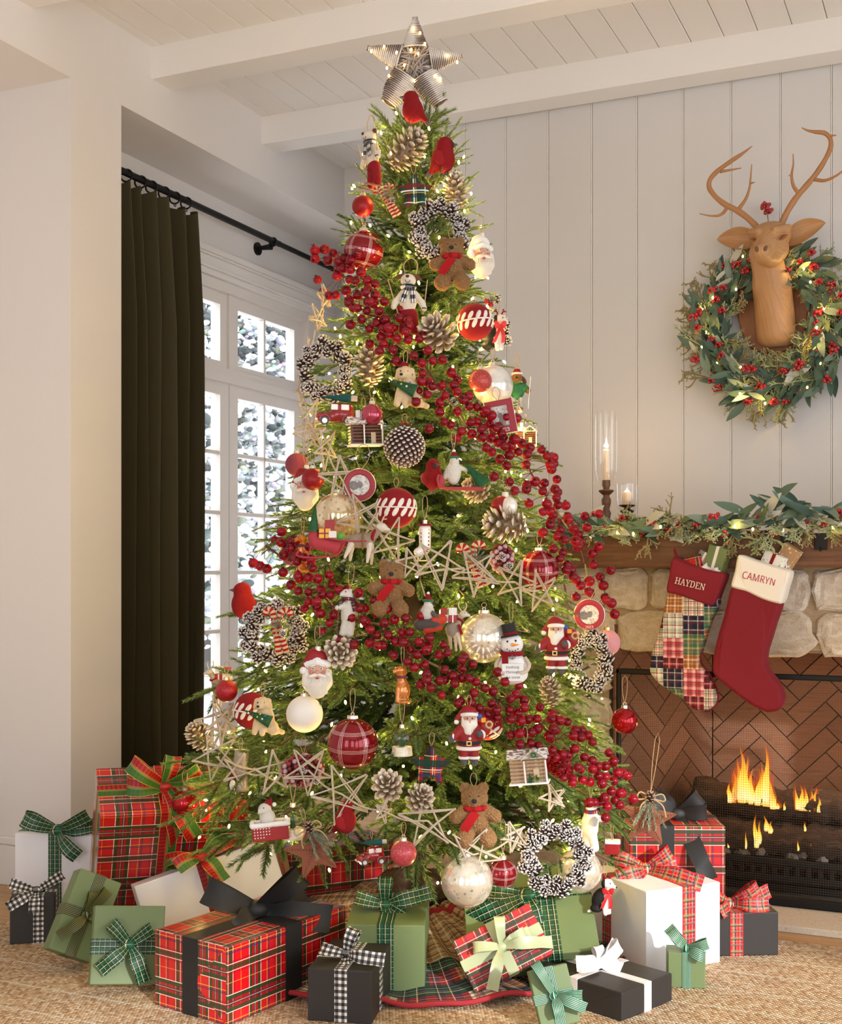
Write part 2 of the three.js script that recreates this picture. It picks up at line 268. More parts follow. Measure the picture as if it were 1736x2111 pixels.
// ---------- winter outside ----------
{
  const snowM = mat([.86, .88, .9], .9), g = new THREE.PlaneGeometry(34, 44, 40, 40).rotateX(-PI / 2), p = g.attributes.position;
  for (let i = 0; i < p.count; i++) p.setY(i, .22 * Math.sin(p.getX(i) * .7) * Math.cos(p.getZ(i) * .5) - .3);
  g.translate(-21.2, 0, -12); g.computeVertexNormals(); const s = thing('snow_field', 'snow covered ground outside beyond the french window', 'snow'); part(s, 'snow_cover', g, snowM); 
  const spots = [[-8.2, -12.6, 7.5, 1.9], [-10.6, -16, 9, 2.3], [-7.2, -9.4, 6.5, 1.5], [-13.5, -20.5, 11, 2.8], [-10.2, -11.6, 9, 2.2], [-15.5, -16.5, 11, 2.8], [-13, -13.2, 10, 2.4]];
  const say = ['snow laden conifer standing just outside the right door leaf', 'tall snowy conifer behind the others through the right panes', 'snow dusted conifer closest to the glass by the curtain', 'distant tall snowy fir far behind the window', 'broad snowy conifer with bare dark trunk seen by the curtain', 'far snowy fir seen through the panes beside the curtain', 'dense snowy fir in the middle distance outside the window'];
  const clump = new THREE.IcosahedronGeometry(1, 1).scale(1, .5, .8), fm = mat('#ffffff', .95), q = rng(77), M = new THREE.Matrix4(), col = new THREE.Color();
  spots.forEach(([x, z, h, r], k) => {
    const t = thing('snowy_conifer', say[k], 'tree'); t.position.set(x, -.3, z);
    part(t, 'trunk', taper([[0, 0, 0], [.05, h * .5, 0], [0, h, 0]], r * .1, .02, 8, 8), mat([.10, .085, .08], .95));
    const n = 11000, im = new THREE.InstancedMesh(clump, fm, n); im.name = 'foliage'; im.userData.kind = 'stuff';
    for (let i = 0; i < n; i++) {
      const v = .16 + .84 * Math.pow(q(), .8), y = h * v, rad = r * (1 - v * .93) * (.3 + .75 * Math.sqrt(q())), a = q() * PI * 2, s = (.028 + .05 * q()) * (1.15 - v * .4);
      M.makeRotationFromEuler(new THREE.Euler((q() - .5) * 1.2, q() * 6, (q() - .5) * 1.2 - .3)); M.scale(V(s, s, s)); M.setPosition(Math.cos(a) * rad, y - rad * .25, Math.sin(a) * rad); im.setMatrixAt(i, M);
      const w = q(); w < .5 ? col.setRGB(.8, .82, .85) : w < .74 ? col.setRGB(.3 + .2 * q(), .34 + .2 * q(), .36 + .2 * q()) : w < .93 ? col.setRGB(.05, .065, .07) : col.setRGB(.2, .22, .16); im.setColorAt(i, col);
    }
    t.add(im);
  });
}

// ---------- rug ----------
{
  const S = 512, weave = (fn) => tex(S, S, (g) => { const q = rng(31); for (let y = 0; y < 32; y++) for (let x = 0; x < 32; x++) fn(g, x * 16 + (y & 1) * 8, y * 16, q, y); });
  const cols = ['#d4b48e', '#e0c5a2', '#c8a37a', '#ead4b6', '#d2af86', '#b38c64'];
  const rugC = weave((g, x, y, q, r) => { const light = r === 7 || r === 23; g.fillStyle = light ? (q() < .75 ? '#e9dcc6' : '#d8bf98') : cols[Math.floor(q() * 6)]; g.fillRect(x - 9, y, 18, 17); g.fillRect(x - 9 + S, y, 18, 17); g.fillStyle = 'rgba(70,44,20,.38)'; g.fillRect(x - 9, y + 14, 18, 3); g.fillRect(x - 9, y, 2, 16); });
  const rugB = weave((g, x, y) => { for (const d of [0, S]) { const gr = g.createRadialGradient(x + d, y + 8, 1, x + d, y + 8, 10); gr.addColorStop(0, '#fff'); gr.addColorStop(1, '#111'); g.fillStyle = gr; g.fillRect(x - 9 + d, y, 18, 16); } });
  const rm = mat('#ffffff', .97, 0, { map: rugC, bumpMap: rugB, bumpScale: .006 });
  const t = thing('area_rug', 'flat woven tan jute rug with pale stripes covering the floor', 'rug');
  part(t, 'woven_field', boxMap(rbx(-3.22, 2.2, .001, .014, -4.40, -.6, .006), .34), rm);
}
// ---------- fireplace ----------
const fp = struct('wall_fireplace', merge([
  bx(-1.75, -1.33, 0, 1.3, -5.572, -4.876), bx(-.01, .6, 0, 1.3, -5.572, -4.876), bx(-1.34, 0, .985, 1.3, -5.572, -4.876), bx(-1.34, 0, 0, 1, -5.572, -5.45),
]), mortarM);
{   // irregular stones, each proud of the mortar
  const q = rng(19), ico = (s) => { const g = new THREE.IcosahedronGeometry(1, 4), p = g.attributes.position, uv = []; const ph = [0, 1, 2, 3, 4, 5].map(() => s() * 6);
    for (let i = 0; i < p.count; i++) { let x = p.getX(i), y = p.getY(i), z = p.getZ(i); const e = (v) => Math.sign(v) * Math.pow(Math.abs(v), .42); x = e(x); y = e(y); const l = Math.max(1, Math.hypot(x, y) / 1.22); x /= l; y /= l;
      const n = .07 * Math.sin(x * 5 + ph[0] + y * 3) + .06 * Math.sin(y * 7 + ph[1]) + .04 * Math.sin(x * 13 + ph[2]) * Math.sin(y * 11 + ph[3]); p.setXYZ(i, x * (1 + n), y * (1 - n * .8 + .05 * Math.sin(x * 4 + ph[4])), e(z) * (.9 + n + .16 * Math.sin(x * 9 + ph[5]) * Math.sin(y * 8 + ph[2]))); uv.push(x * .5 + ph[0], y * .5 + ph[1]); }
    g.setAttribute('uv', new THREE.Float32BufferAttribute(uv, 2)); g.computeVertexNormals(); return g; };
  const stoneGeo = [0, 1, 2, 3, 4, 5].map(() => ico(q));
  const lay = (x0, x1, y0, y1) => { const o = part(fp, 'stone', stoneGeo[Math.floor(q() * 6)], stoneM[Math.floor(q() * 4)]); o.position.set((x0 + x1) / 2, (y0 + y1) / 2, -4.885); o.scale.set((x1 - x0) / 2.02, (y1 - y0) / 2.0, .03 + .012 * q()); o.rotation.z = (q() - .5) * .14; };
  for (const [y0, y1, w] of [[1.135, 1.297, .16], [.962, 1.128, .2]]) { let x = -1.76; while (x < .55) { const ww = w * (.62 + .85 * q()); lay(x, x + ww * .96, y0 - .006 * q(), y1); x += ww; } }
  for (let y = .01; y < .93; y += .156) { let x = -1.76; for (const w of q() < .5 ? [.24, .19] : [.17, .26]) { lay(x, x + w * .97, y, y + .15); x += w; } lay(-.0, .3, y, y + .15); lay(.3, .56, y, y + .15); }
}
// herringbone brick lining: the back and two splayed sides
{
  const clip = (poly, ax, lim, s) => { const o = []; for (let i = 0; i < poly.length; i++) { const a = poly[i], b = poly[(i + 1) % poly.length], da = s * (a[ax] - lim), db = s * (b[ax] - lim); if (da <= 0) o.push(a); if (da * db < 0) { const t = da / (da - db); o.push([a[0] + (b[0] - a[0]) * t, a[1] + (b[1] - a[1]) * t]); } } return o; };
  const q = rng(2);
  const panel = (name, p0, p1, H) => {
    const W = Math.hypot(p1[0] - p0[0], p1[1] - p0[1]), g = part(fp, name, at(box(W, H, .02), W / 2, H / 2, -.025), sootM); g.position.set(p0[0], 0.02, p0[1]); g.rotation.y = Math.atan2(-(p1[1] - p0[1]), p1[0] - p0[0]);
    const a = .074, L = 3 * a, s = Math.SQRT1_2, gp = .0022;
    const kk = 3, md = (v, m) => ((v % m) + m) % m;
    for (let i = -16; i < 17; i++) for (let j = -16; j < 17; j++) for (const o of [0, 1]) {
      if (md(i - j, 2 * kk) !== (o ? 2 * kk - 1 : 0)) continue;
      const r = o ? [i * a, j * a, a, L] : [i * a, j * a, L, a];
      let poly = [[r[0] + gp, r[1] + gp], [r[0] + r[2] - gp, r[1] + gp], [r[0] + r[2] - gp, r[1] + r[3] - gp], [r[0] + gp, r[1] + r[3] - gp]].map(([x, y]) => [W / 2 + (x - y) * s, .2 + (x + y) * s]);
      poly = clip(poly, 0, .002, -1); if (poly.length > 2) poly = clip(poly, 0, W - .002, 1); if (poly.length > 2) poly = clip(poly, 1, .002, -1); if (poly.length > 2) poly = clip(poly, 1, H, 1);
      if (poly.length < 3) continue;
      let ar = 0; poly.forEach((p, k) => { const n = poly[(k + 1) % poly.length]; ar += p[0] * n[1] - n[0] * p[1]; }); if (Math.abs(ar) < 4e-4) continue;
      const e = new THREE.ExtrudeGeometry(new THREE.Shape(poly.map((p) => new THREE.Vector2(...p))), { depth: .010 + .002 * q(), bevelEnabled: false }); e.translate(0, 0, -.012);
      boxMap(e, .25); part(g, 'brick', e, brickM[Math.floor(q() * 4)]);
    }
  };
  panel('firebox_back', [-1.03, -5.36], [-.31, -5.36], 1.05);
  panel('firebox_side', [-1.325, -4.86], [-1.03, -5.36], 1.05);
  panel('firebox_side', [-.31, -5.36], [-.015, -4.86], 1.05);
  part(fp, 'firebox_floor', bx(-1.34, 0, 0, .03, -5.4, -4.86), sootM);
  part(fp, 'lintel_edge', rbx(-1.34, 0, .975, .992, -5.36, -4.88, .004), mortarM);
}
// hearth slab
{
  const ht = tex(256, 256, (g, w, h) => { g.fillStyle = '#d8cdbb'; g.fillRect(0, 0, w, h); speckle(g, w, h, 1500, .5, 2, ['#b39d7d', '#efe8dc', '#9a8668'], .2, .6); });
  struct('trim_hearth', boxMap(rbx(-1.8, .8, 0, .026, -4.862, -4.54, .004), .5), mat('#ffffff', .6, 0, { map: ht }));
}
// mantel beam
{
  const t = thing('mantel_shelf', 'thick rustic brown timber mantel over the stone fireplace', 'mantel');
  const g = new RoundedBoxGeometry(2.55, .126, .85, 4, .008), p = g.attributes.position;
  for (let i = 0; i < p.count; i++) { const x = p.getX(i); p.setY(i, p.getY(i) + .0025 * Math.sin(x * 7) + .001 * Math.sin(x * 31)); p.setZ(i, p.getZ(i) + .002 * Math.sin(x * 9 + p.getY(i) * 40)); }
  g.computeVertexNormals(); g.translate(-.6, 1.363, -5.135); part(t, 'beam', boxMap(g, .9), mantelM);
}
// fire screen: iron frame and woven wire
{
  const t = thing('fire_screen', 'black iron fire screen of fine wire mesh across the firebox', 'fire screen'), z = -4.795, x0 = -1.30, x1 = -.03;
  part(t, 'frame', merge([rbx(x0, x1, .878, .9, z - .01, z + .012, .006), rbx(x0, x1, .027, .062, z - .012, z + .012, .006)]), ironM);
  for (const x of [x0, x1 - .018]) part(t, 'post', rbx(x, x + .018, .027, .9, z - .01, z + .012, .006), ironM);
  const w = []; for (let x = x0 + .012; x < x1; x += .0088) w.push(at(box(.00075, .83, .00075), x, .467, z)); for (let y = .06; y < .88; y += .0088) w.push(at(box(x1 - x0 - .02, .00075, .00075), (x0 + x1) / 2, y, z + .0008));
  stuff(part(t, 'wire_mesh', merge(w), mat([.10, .075, .05], .6, .5)));
}
// grate, logs and fire
{
  const t = thing('fire_grate', 'black cast iron grate with slotted front under the burning logs', 'grate'), bars = [];
  part(t, 'front_bar', merge([rbx(-1.2, -.1, .14, .166, -4.975, -4.95, .004), rbx(-1.2, -.1, .075, .104, -4.975, -4.95, .004)]), ironM);
  for (let x = -1.19; x < -.1; x += .0425) part(t, 'upright', rbx(x, x + .019, .1, .145, -4.973, -4.954, .003), ironM);
  for (let x = -1.1; x < -.15; x += .12) bars.push(rbx(x, x + .02, .13, .155, -5.3, -4.955, .004)); part(t, 'bed', merge([...bars, rbx(-1.15, -.15, .12, .135, -5.28, -5.26, .003)]), ironM);
  for (const x of [-1.15, -.16]) part(t, 'leg', rbx(x, x + .025, .03, .08, -4.976, -4.95, .003), ironM);
  part(t, 'ash_pan', rbx(-1.14, -.12, .03, .06, -5.02, -4.98, .004), ironM);
  const barkT = woodTex(512, 256, '#2c1c13', ['#080504', '#6a4a32', '#140c08', '#8a6a4c', '#3a281c'], 900, 0, 44); barkT.rotation = PI / 2; const bkx = 1, bark = bkx && mat('#ffffff', .95, 0, { map: barkT, bumpMap: barkT, bumpScale: .004 });
  const emberM = mat([.1, .02, .005], .9, 0, { emissive: '#ff4208', emissiveIntensity: .8 }), endM = mat([.25, .16, .09], .9);
  const logs = [['charred log across the back of the grate', [-1.12, .24, -5.16], [-.2, .225, -5.14], .07], ['thick charred log at the front of the fire', [-1.14, .225, -5.04], [-.34, .22, -5.03], .066], ['upper charred log with flames along its top', [-1.05, .375, -5.09], [-.32, .35, -5.07], .062], ['short dark log end at the side of the fire', [-.3, .24, -5.1], [-.08, .22, -5.16], .06]];
  logs.forEach(([lab, a, b, r], k) => {
    const q = rng(60 + k), o = thing('fire_log', lab, 'log'), A = V(...a), B = V(...b), pts = [0, .25, .5, .75, 1].map((s) => A.clone().lerp(B, s).add(V(0, (q() - .5) * .02, (q() - .5) * .02)));
    const g = taper(pts, r, r, 40, 18, (s) => r * (1 + .1 * Math.sin(s * 17 + k) + .07 * Math.sin(s * 43 + k * 2) + .04 * Math.sin(s * 91))), p = g.attributes.position; for (let i = 0; i < p.count; i++) p.setXYZ(i, p.getX(i), p.getY(i) + (q() - .5) * .016, p.getZ(i) + (q() - .5) * .016); g.computeVertexNormals();
    part(o, 'bark', g, bark);
  });
  const ash = thing('ash_bed', 'grey ash and glowing coals lying on the grate', 'ash'), cg = [], q = rng(8); for (let i = 0; i < 90; i++) cg.push(at(new THREE.DodecahedronGeometry(.012 + .016 * q(), 0), -1 + q() * .85, .165 + q() * .02, -5.25 + q() * .27)); stuff(part(ash, 'coals', merge(cg), mat([.2, .17, .15], .95)));
  // flames: hollow tongues of glowing gas
  const ft = tex(64, 256, (g, w, h) => { const gr = g.createLinearGradient(0, 0, 0, h); [[0, '#b8480a'], [.3, '#ff9a20'], [.65, '#ffd45a'], [.9, '#ffeaa0'], [1, '#ffb84a']].forEach(([s, c]) => gr.addColorStop(s, c)); g.fillStyle = gr; g.fillRect(0, 0, w, h); }), fa = tex(64, 256, (g, w, h) => { const gr = g.createLinearGradient(0, 0, 0, h); [[0, '#101010'], [.3, '#808080'], [.7, '#c8c8c8'], [1, '#909090']].forEach(([s, c]) => gr.addColorStop(s, c)); g.fillStyle = gr; g.fillRect(0, 0, w, h); }, { raw: true });
  const fa2 = tex(32, 128, (g, w, h) => { const gr = g.createLinearGradient(0, 0, 0, h); [[0, '#000000'], [.35, '#303030'], [.8, '#505050'], [1, '#303030']].forEach(([s, c]) => gr.addColorStop(s, c)); g.fillStyle = gr; g.fillRect(0, 0, w, h); }, { raw: true });
  const flameM = mat([0, 0, 0], 1, 0, { emissive: '#ffffff', emissiveMap: ft, emissiveIntensity: 1.9, alphaMap: fa, transparent: true });
  const flameO = mat([0, 0, 0], 1, 0, { emissive: '#ff8a30', emissiveMap: ft, emissiveIntensity: 1.1, alphaMap: fa2, transparent: true });
  const fl = thing('fire_flame', 'yellow and orange flames leaping from the logs in the firebox', 'fire'), qf = rng(5);
  const tongue = (px, yb, yt, w, zz, m0) => { const b = onZ(px, yb, zz), e = onZ(px, yt, zz), h = e.y - b.y, wob = (qf() - .5) * 5, lean = (qf() - .5) * w * 1.2, n = 30, m = 14, pos = [], uv = [], idx = [];
    for (let i = 0; i <= n; i++) { const s = i / n, r = w * (.42 + .58 * Math.sin(PI * Math.min(1, .12 + s * 1.25) * .92)) * Math.pow(1 - s, .62) + .0004, cx = b.x + lean * s + w * .5 * s * Math.sin(wob + s * 6), cz = zz + w * .3 * Math.sin(wob * 2 + s * 5); for (let j = 0; j <= m; j++) { const a = j / m * 2 * PI; pos.push(cx + Math.cos(a) * r * (1 + .12 * Math.sin(a * 3 + s * 9)), b.y + h * s, cz + Math.sin(a) * r * .5); uv.push(j / m, s); } }
    for (let i = 0; i < n; i++) for (let j = 0; j < m; j++) { const a = i * (m + 1) + j, d = a + m + 1; idx.push(a, d, a + 1, d, d + 1, a + 1); } part(fl, 'flame', geo(pos, idx, uv), m0 ? flameO : flameM); };
  const fires = [[1505, 1655, 1610, .012], [1514, 1655, 1585, .015], [1522, 1654, 1560, .018], [1530, 1655, 1536, .022], [1540, 1655, 1556, .02], [1548, 1658, 1580, .014], [1562, 1660, 1584, .016], [1570, 1660, 1570, .016], [1578, 1662, 1528, .015], [1586, 1664, 1590, .016], [1594, 1668, 1628, .014], [1602, 1668, 1652, .009], [1617, 1670, 1652, .005], [1644, 1670, 1622, .009], [1652, 1671, 1616, .012], [1661, 1672, 1620, .011], [1672, 1673, 1626, .010], [1680, 1674, 1622, .012], [1688, 1675, 1640, .009], [1694, 1676, 1658, .006]];
  for (const [px, yb, yt, w] of fires) { tongue(px, yb, yt, w, -4.995 - .03 * qf(), 0); tongue(px + (qf() - .5) * 10, yb, yt - 14 * qf(), w * 1.5, -5.01 - .03 * qf(), 1); }
  for (const [px, yb, yt, w] of [[1560, 1748, 1676, .012], [1566, 1740, 1690, .008], [1580, 1714, 1680, .011], [1588, 1718, 1692, .01], [1538, 1750, 1712, .004], [1660, 1714, 1694, .005], [1646, 1754, 1732, .004], [1672, 1754, 1738, .003], [1502, 1748, 1738, .004]]) tongue(px, yb, yt, w, -4.962, 0);
  for (const [x, y, z, i] of [[-.83, .55, -4.98, .42], [-.62, .56, -4.98, .3], [-.42, .5, -4.98, .25]]) { const l = new THREE.PointLight(new THREE.Color().setRGB(1, .56, .24), i * .45); l.position.set(x, y, z); l.castShadow = true; l.shadow.radius = 3; scene.add(l); }
}
// ---------- candle lamps on the mantel ----------
const candleM = mat([.88, .78, .62], .5, 0, { transmission: .25, thickness: 0 }), flameC = mat([0, 0, 0], 1, 0, { emissive: '#ffd48a', emissiveIntensity: 9 }), walnut = mat([.13, .062, .036], .42), bronze = mat([.055, .04, .033], .42, .6), hg = mat('#ffffff', .03, 0, { transmission: 1, thickness: 0, ior: 1.45 });
{
  const hurricane = (px, z, name, label, tall) => {
    const t = thing(name, label, 'candle holder'), p = onZ(px, 1100, z), s = depthOf(p) / F; t.position.set(p.x, 1.426, z); t.scale.setScalar(s);
    const y0 = HY - (1.426 - EYE) / s, Y = (y) => y0 - y;   // photo rows to heights over the mantel
    if (tall) {
      part(t, 'turned_stem', lathe([[0, 0], [16, 0], [17, 4], [13, 9], [9, 14], [8, Y(1068)], [10, Y(1058)], [6.5, Y(1050)], [9.5, Y(1038)], [10, Y(1030)], [6, Y(1023)], [8, Y(1019)]], 24), walnut);
      part(t, 'saucer', lathe([[0, Y(1020)], [8, Y(1020)], [16, Y(1013)], [15, Y(1010)], [0, Y(1012)]], 24), walnut); part(t, 'cup', lathe([[6, Y(1012)], [7, Y(1004)], [8.5, Y(1002)], [8.5, Y(990)], [6, Y(990)]], 20), walnut);
      part(t, 'candle', lathe([[0, Y(994)], [6.2, Y(994)], [5.6, Y(930)], [4.6, Y(926)], [0, Y(927)]], 16), candleM, 'ivory taper candle'); part(t, 'wick', at(cyl(.7, .7, 5, 6), 0, Y(924)), sootM);
      part(t, 'candle_flame', lathe([[0, Y(925)], [2.6, Y(919)], [2.8, Y(915)], [1.2, Y(907)], [0, Y(902)]], 12), flameC);
      part(t, 'glass_shade', lathe([[8, Y(1004)], [20, Y(994)], [25.5, Y(975)], [26.6, Y(945)], [26.4, Y(849)], [25.9, Y(847)], [25.4, Y(849)], [25.6, Y(945)], [24.6, Y(975)], [19, Y(992)]], 32), hg);
    } else {
      part(t, 'stem', lathe([[0, 0], [17, 0], [16, 3], [6, 8], [4.5, Y(1080)], [5, Y(1062)], [13, Y(1056)], [15, Y(1053)], [7, Y(1050)], [5.5, Y(1047)], [17, Y(1043)], [17, Y(1041)], [0, Y(1041)]], 24), bronze);
      part(t, 'candle', lathe([[0, Y(1041)], [11, Y(1041)], [11, Y(1017)], [9.6, Y(1015)], [0, Y(1018)]], 20), candleM, 'ivory pillar candle'); part(t, 'candle_flame', lathe([[0, Y(1016)], [1.8, Y(1013)], [1.2, Y(1009)], [0, Y(1005)]], 10), flameC);
      part(t, 'glass_shade', lathe([[5, Y(1058)], [15, Y(1054)], [21, Y(1045)], [23.3, Y(1030)], [23.6, Y(998)], [23.1, Y(997)], [22.6, Y(998)], [22.4, Y(1030)], [20, Y(1044)], [14, Y(1052)]], 28), hg);
    }
    const l = new THREE.PointLight(new THREE.Color().setRGB(1, .62, .28), tall ? .1 : .03); l.position.set(p.x, 1.426 + Y(tall ? 914 : 1011) * s, z); l.shadow.radius = .5; l.castShadow = true; scene.add(l);
  };
  hurricane(1250, -5.2, 'candle_holder', 'tall glass hurricane candle lamp on a turned wooden stem', true);
  hurricane(1293, -5.05, 'candle_holder', 'short glass votive lamp with a pillar candle on a bronze foot', false);
}
// ---------- wrapping papers and ribbons ----------
const PT = (w, h, f) => tex(w, h, f), line = (g, c, a, x, y, w, h) => { g.globalAlpha = a; g.fillStyle = c; g.fillRect(x, y, w, h); g.globalAlpha = 1; };
const royal = plaid(512, '#c8101a', [[.25, .24, '#7c0a12', .42], [.165, .055, '#0e4a20', .72], [.335, .055, '#0e4a20', .72], [.25, .045, '#1d2f6e', .6], [.75, .18, '#7c0a12', .4], [.75, .06, '#0e4a20', .65], [.54, .03, '#1d2f6e', .45], [.13, .010, '#f6efe2', .95], [.37, .010, '#f6efe2', .95], [.25, .008, '#e8c24a', .9], [.70, .009, '#f6efe2', .95], [.80, .009, '#f6efe2', .9], [.5, .008, '#e8c24a', .9], [.96, .007, '#e8c24a', .8]]);
const tartanGloss = mat('#ffffff', .3, 0, { map: royal, clearcoat: .7, clearcoatRoughness: .12 }), tartanMatte = mat('#f4ece8', .5, 0, { map: royal });
const paperBump = tex(256, 256, (g, w, h) => { g.fillStyle = '#808080'; g.fillRect(0, 0, w, h); speckle(g, w, h, 120, 10, 40, ['#707070', '#909090'], .1, .3); }, { raw: true });
const whitePaper = mat([.85, .85, .885], .5, 0, { bumpMap: paperBump, bumpScale: .002 }), sagePaper = mat([.155, .215, .088], .55, 0, { bumpMap: paperBump, bumpScale: .003 }), charPaper = mat([.023, .02, .019], .55, 0, { bumpMap: paperBump, bumpScale: .003 }), kraft = mat('#ffffff', .6, 0, { map: woodTex(256, 128, '#b58a5e', ['#9a7048', '#c79d70'], 120, 0, 71) });
const greenPlaid = PT(128, 128, (g) => { g.fillStyle = '#0b4a2e'; g.fillRect(0, 0, 128, 128); for (const x of [20, 64, 108]) { line(g, '#05150f', .65, x - 12, 0, 8, 128); line(g, '#05150f', .5, 0, x - 12, 128, 7); line(g, '#e9e2bd', .95, x - 2, 0, 4, 128); line(g, '#d8cfae', .8, 0, x - 2, 128, 3); } line(g, '#0f6a44', .5, 30, 0, 16, 128); });
const gingham = PT(128, 128, (g) => { g.fillStyle = '#f1eeea'; g.fillRect(0, 0, 128, 128); for (const x of [0, 64]) { line(g, '#111', .55, x + 8, 0, 32, 128); line(g, '#111', .6, 0, x, 128, 32); } for (const x of [0, 64]) for (const y of [0, 64]) line(g, '#0a0a0a', .8, x + 8, y, 32, 32); });
const redGreen = PT(128, 128, (g) => { g.fillStyle = '#b40f14'; g.fillRect(0, 0, 60, 128); g.fillStyle = '#17692c'; g.fillRect(60, 0, 68, 128); for (const y of [0, 32, 64, 96]) { line(g, '#5c0a0c', .6, 0, y, 60, 16); line(g, '#6b5a18', .6, 60, y, 68, 16); } for (const x of [52, 58, 64, 70]) line(g, '#d8b25a', .9, x, 0, 2, 128); line(g, '#d8b25a', 1, 0, 0, 3, 128); line(g, '#d8b25a', 1, 125, 0, 3, 128); });
const redPlaid = PT(128, 128, (g) => { g.fillStyle = '#c5121c'; g.fillRect(0, 0, 128, 128); for (const d of [0, 1]) for (const [p, w, c, a] of [[30, 26, '#0d3f26', .6], [92, 20, '#20235c', .5], [30, 4, '#e9d9a0', .9], [40, 2, '#f3f0e6', .9], [20, 2, '#e2b83c', .9], [64, 3, '#f3f0e6', .6], [92, 3, '#e2b83c', .9], [100, 2, '#f3f0e6', .8]]) d ? line(g, c, a, 0, p, 128, w / 1.2) : line(g, c, a, p, 0, w, 128); line(g, '#c5121c', 1, 0, 0, 5, 128); line(g, '#c5121c', 1, 123, 0, 5, 128); });
const pinstripe = (a, b, c) => PT(128, 32, (g) => { g.fillStyle = a; g.fillRect(0, 0, 128, 32); for (let i = 0; i < 7; i++) { line(g, c, .9, 4 + i * 18, 0, 5, 32); line(g, b, .95, 9 + i * 18, 0, 4, 32); } });
const rib = (map, o = {}) => mat('#ffffff', .5, 0, { map, sheen: .12, sheenRoughness: .4, ...o });
const RB = { plaid: rib(greenPlaid), gingham: rib(gingham), rg: rib(redGreen), red: rib(redPlaid), gold: rib(pinstripe('#12482f', '#b99a4a', '#06180f')), stripe: rib(pinstripe('#12704c', '#dfe6d4', '#05221a')), black: mat([.009, .009, .01], .6, 0, { sheen: .12, sheenColor: '#777777', sheenRoughness: .4 }), white: mat([.82, .79, .8], .35, 0, { sheen: .5, sheenRoughness: .3 }), sage: mat([.42, .47, .28], .32, 0, { sheen: .5, sheenRoughness: .3 }) };

// ---------- gift boxes ----------
function boxGift(label, w, h, d, paper, s = .15, r = .004) {
  const t = thing('gift_box', label, 'gift box', 'wrapped gifts around the tree'); t.userData.dim = undefined; delete t.userData.dim;
  const g = boxMap(rbox(w, h, d, r, 2), s); g.translate(0, h / 2, 0); part(t, 'wrapping', g, paper);
  t.dims = [w, h, d]; return t;
}
// an upright box from the picture places of its top corners: behind-left, front-left, front-right
function standGift(label, A, B, Cc, h, paper, s, base = .014) {
  const a = onY(...A, h + base), b = onY(...B, h + base), c = onY(...Cc, h + base), u = c.clone().sub(b), w = u.length(); u.normalize();
  const n = V(u.z, 0, -u.x), d = Math.max(.05, a.clone().sub(b).dot(n));
  const t = boxGift(label, w, h, d, paper, s); t.position.copy(b).addScaledVector(u, w / 2).addScaledVector(n, d / 2); t.position.y = base; t.rotation.y = Math.atan2(-u.z, u.x); return t;
}
// a leaning box: picture place of its centre and sizes in photo pixels; the depth is where its lowest corner meets the floor
function leanGift(label, px, py, W, Hh, T, pitch, yaw, roll, paper, s, base = .014) {
  let lo = 3, hi = 5.6, t; const rot = (p) => new THREE.Euler(pitch, Math.atan2(-p.x, -p.z) + yaw, roll, 'YXZ');
  const q = (d) => { const p = P(px, py, d), k = d / F, w = W * k, h = Hh * k / Math.cos(pitch), th = T * k; let m = 1e9; for (const x of [-w / 2, w / 2]) for (const y of [-h / 2, h / 2]) for (const z of [-th / 2, th / 2]) m = Math.min(m, V(x, y, z).applyEuler(rot(p)).y); return [p.y + m, p, w, h, th]; };
  for (let i = 0; i < 40; i++) { const m = (lo + hi) / 2; q(m)[0] > base ? lo = m : hi = m; }
  const [, p, w, h, th] = q(lo); t = boxGift(label, w, h, th, paper, s); t.rotation.copy(rot(p)); t.position.copy(p).add(V(0, -h / 2, 0).applyEuler(t.rotation)); return t;
}
function band(t, axis, rw, m, off = 0, name = 'ribbon_band') {
  const [w, h, d] = t.dims, e = .0032, g = axis === 'v' ? box(rw, h + e, d + e) : axis === 's' ? box(w + e, h + e, rw) : box(w + e, rw, d + e);
  const p = g.attributes.position, n = g.attributes.normal, uv = g.attributes.uv;
  for (let i = 0; i < p.count; i++) { const x = p.getX(i), y = p.getY(i), z = p.getZ(i), ny = Math.abs(n.getY(i)) > .5, nx = Math.abs(n.getX(i)) > .5; if (axis === 'v') uv.setXY(i, x / rw + .5, (ny ? z : y) / rw); else if (axis === 's') uv.setXY(i, z / rw + .5, (ny ? x : y) / rw); else uv.setXY(i, y / rw + .5, (nx ? z : x) / rw); }
  g.translate(axis === 'v' ? off : 0, h / 2 + (axis === 'h' ? off : 0), axis === 's' ? off : 0); return part(t, name, g, m);
}
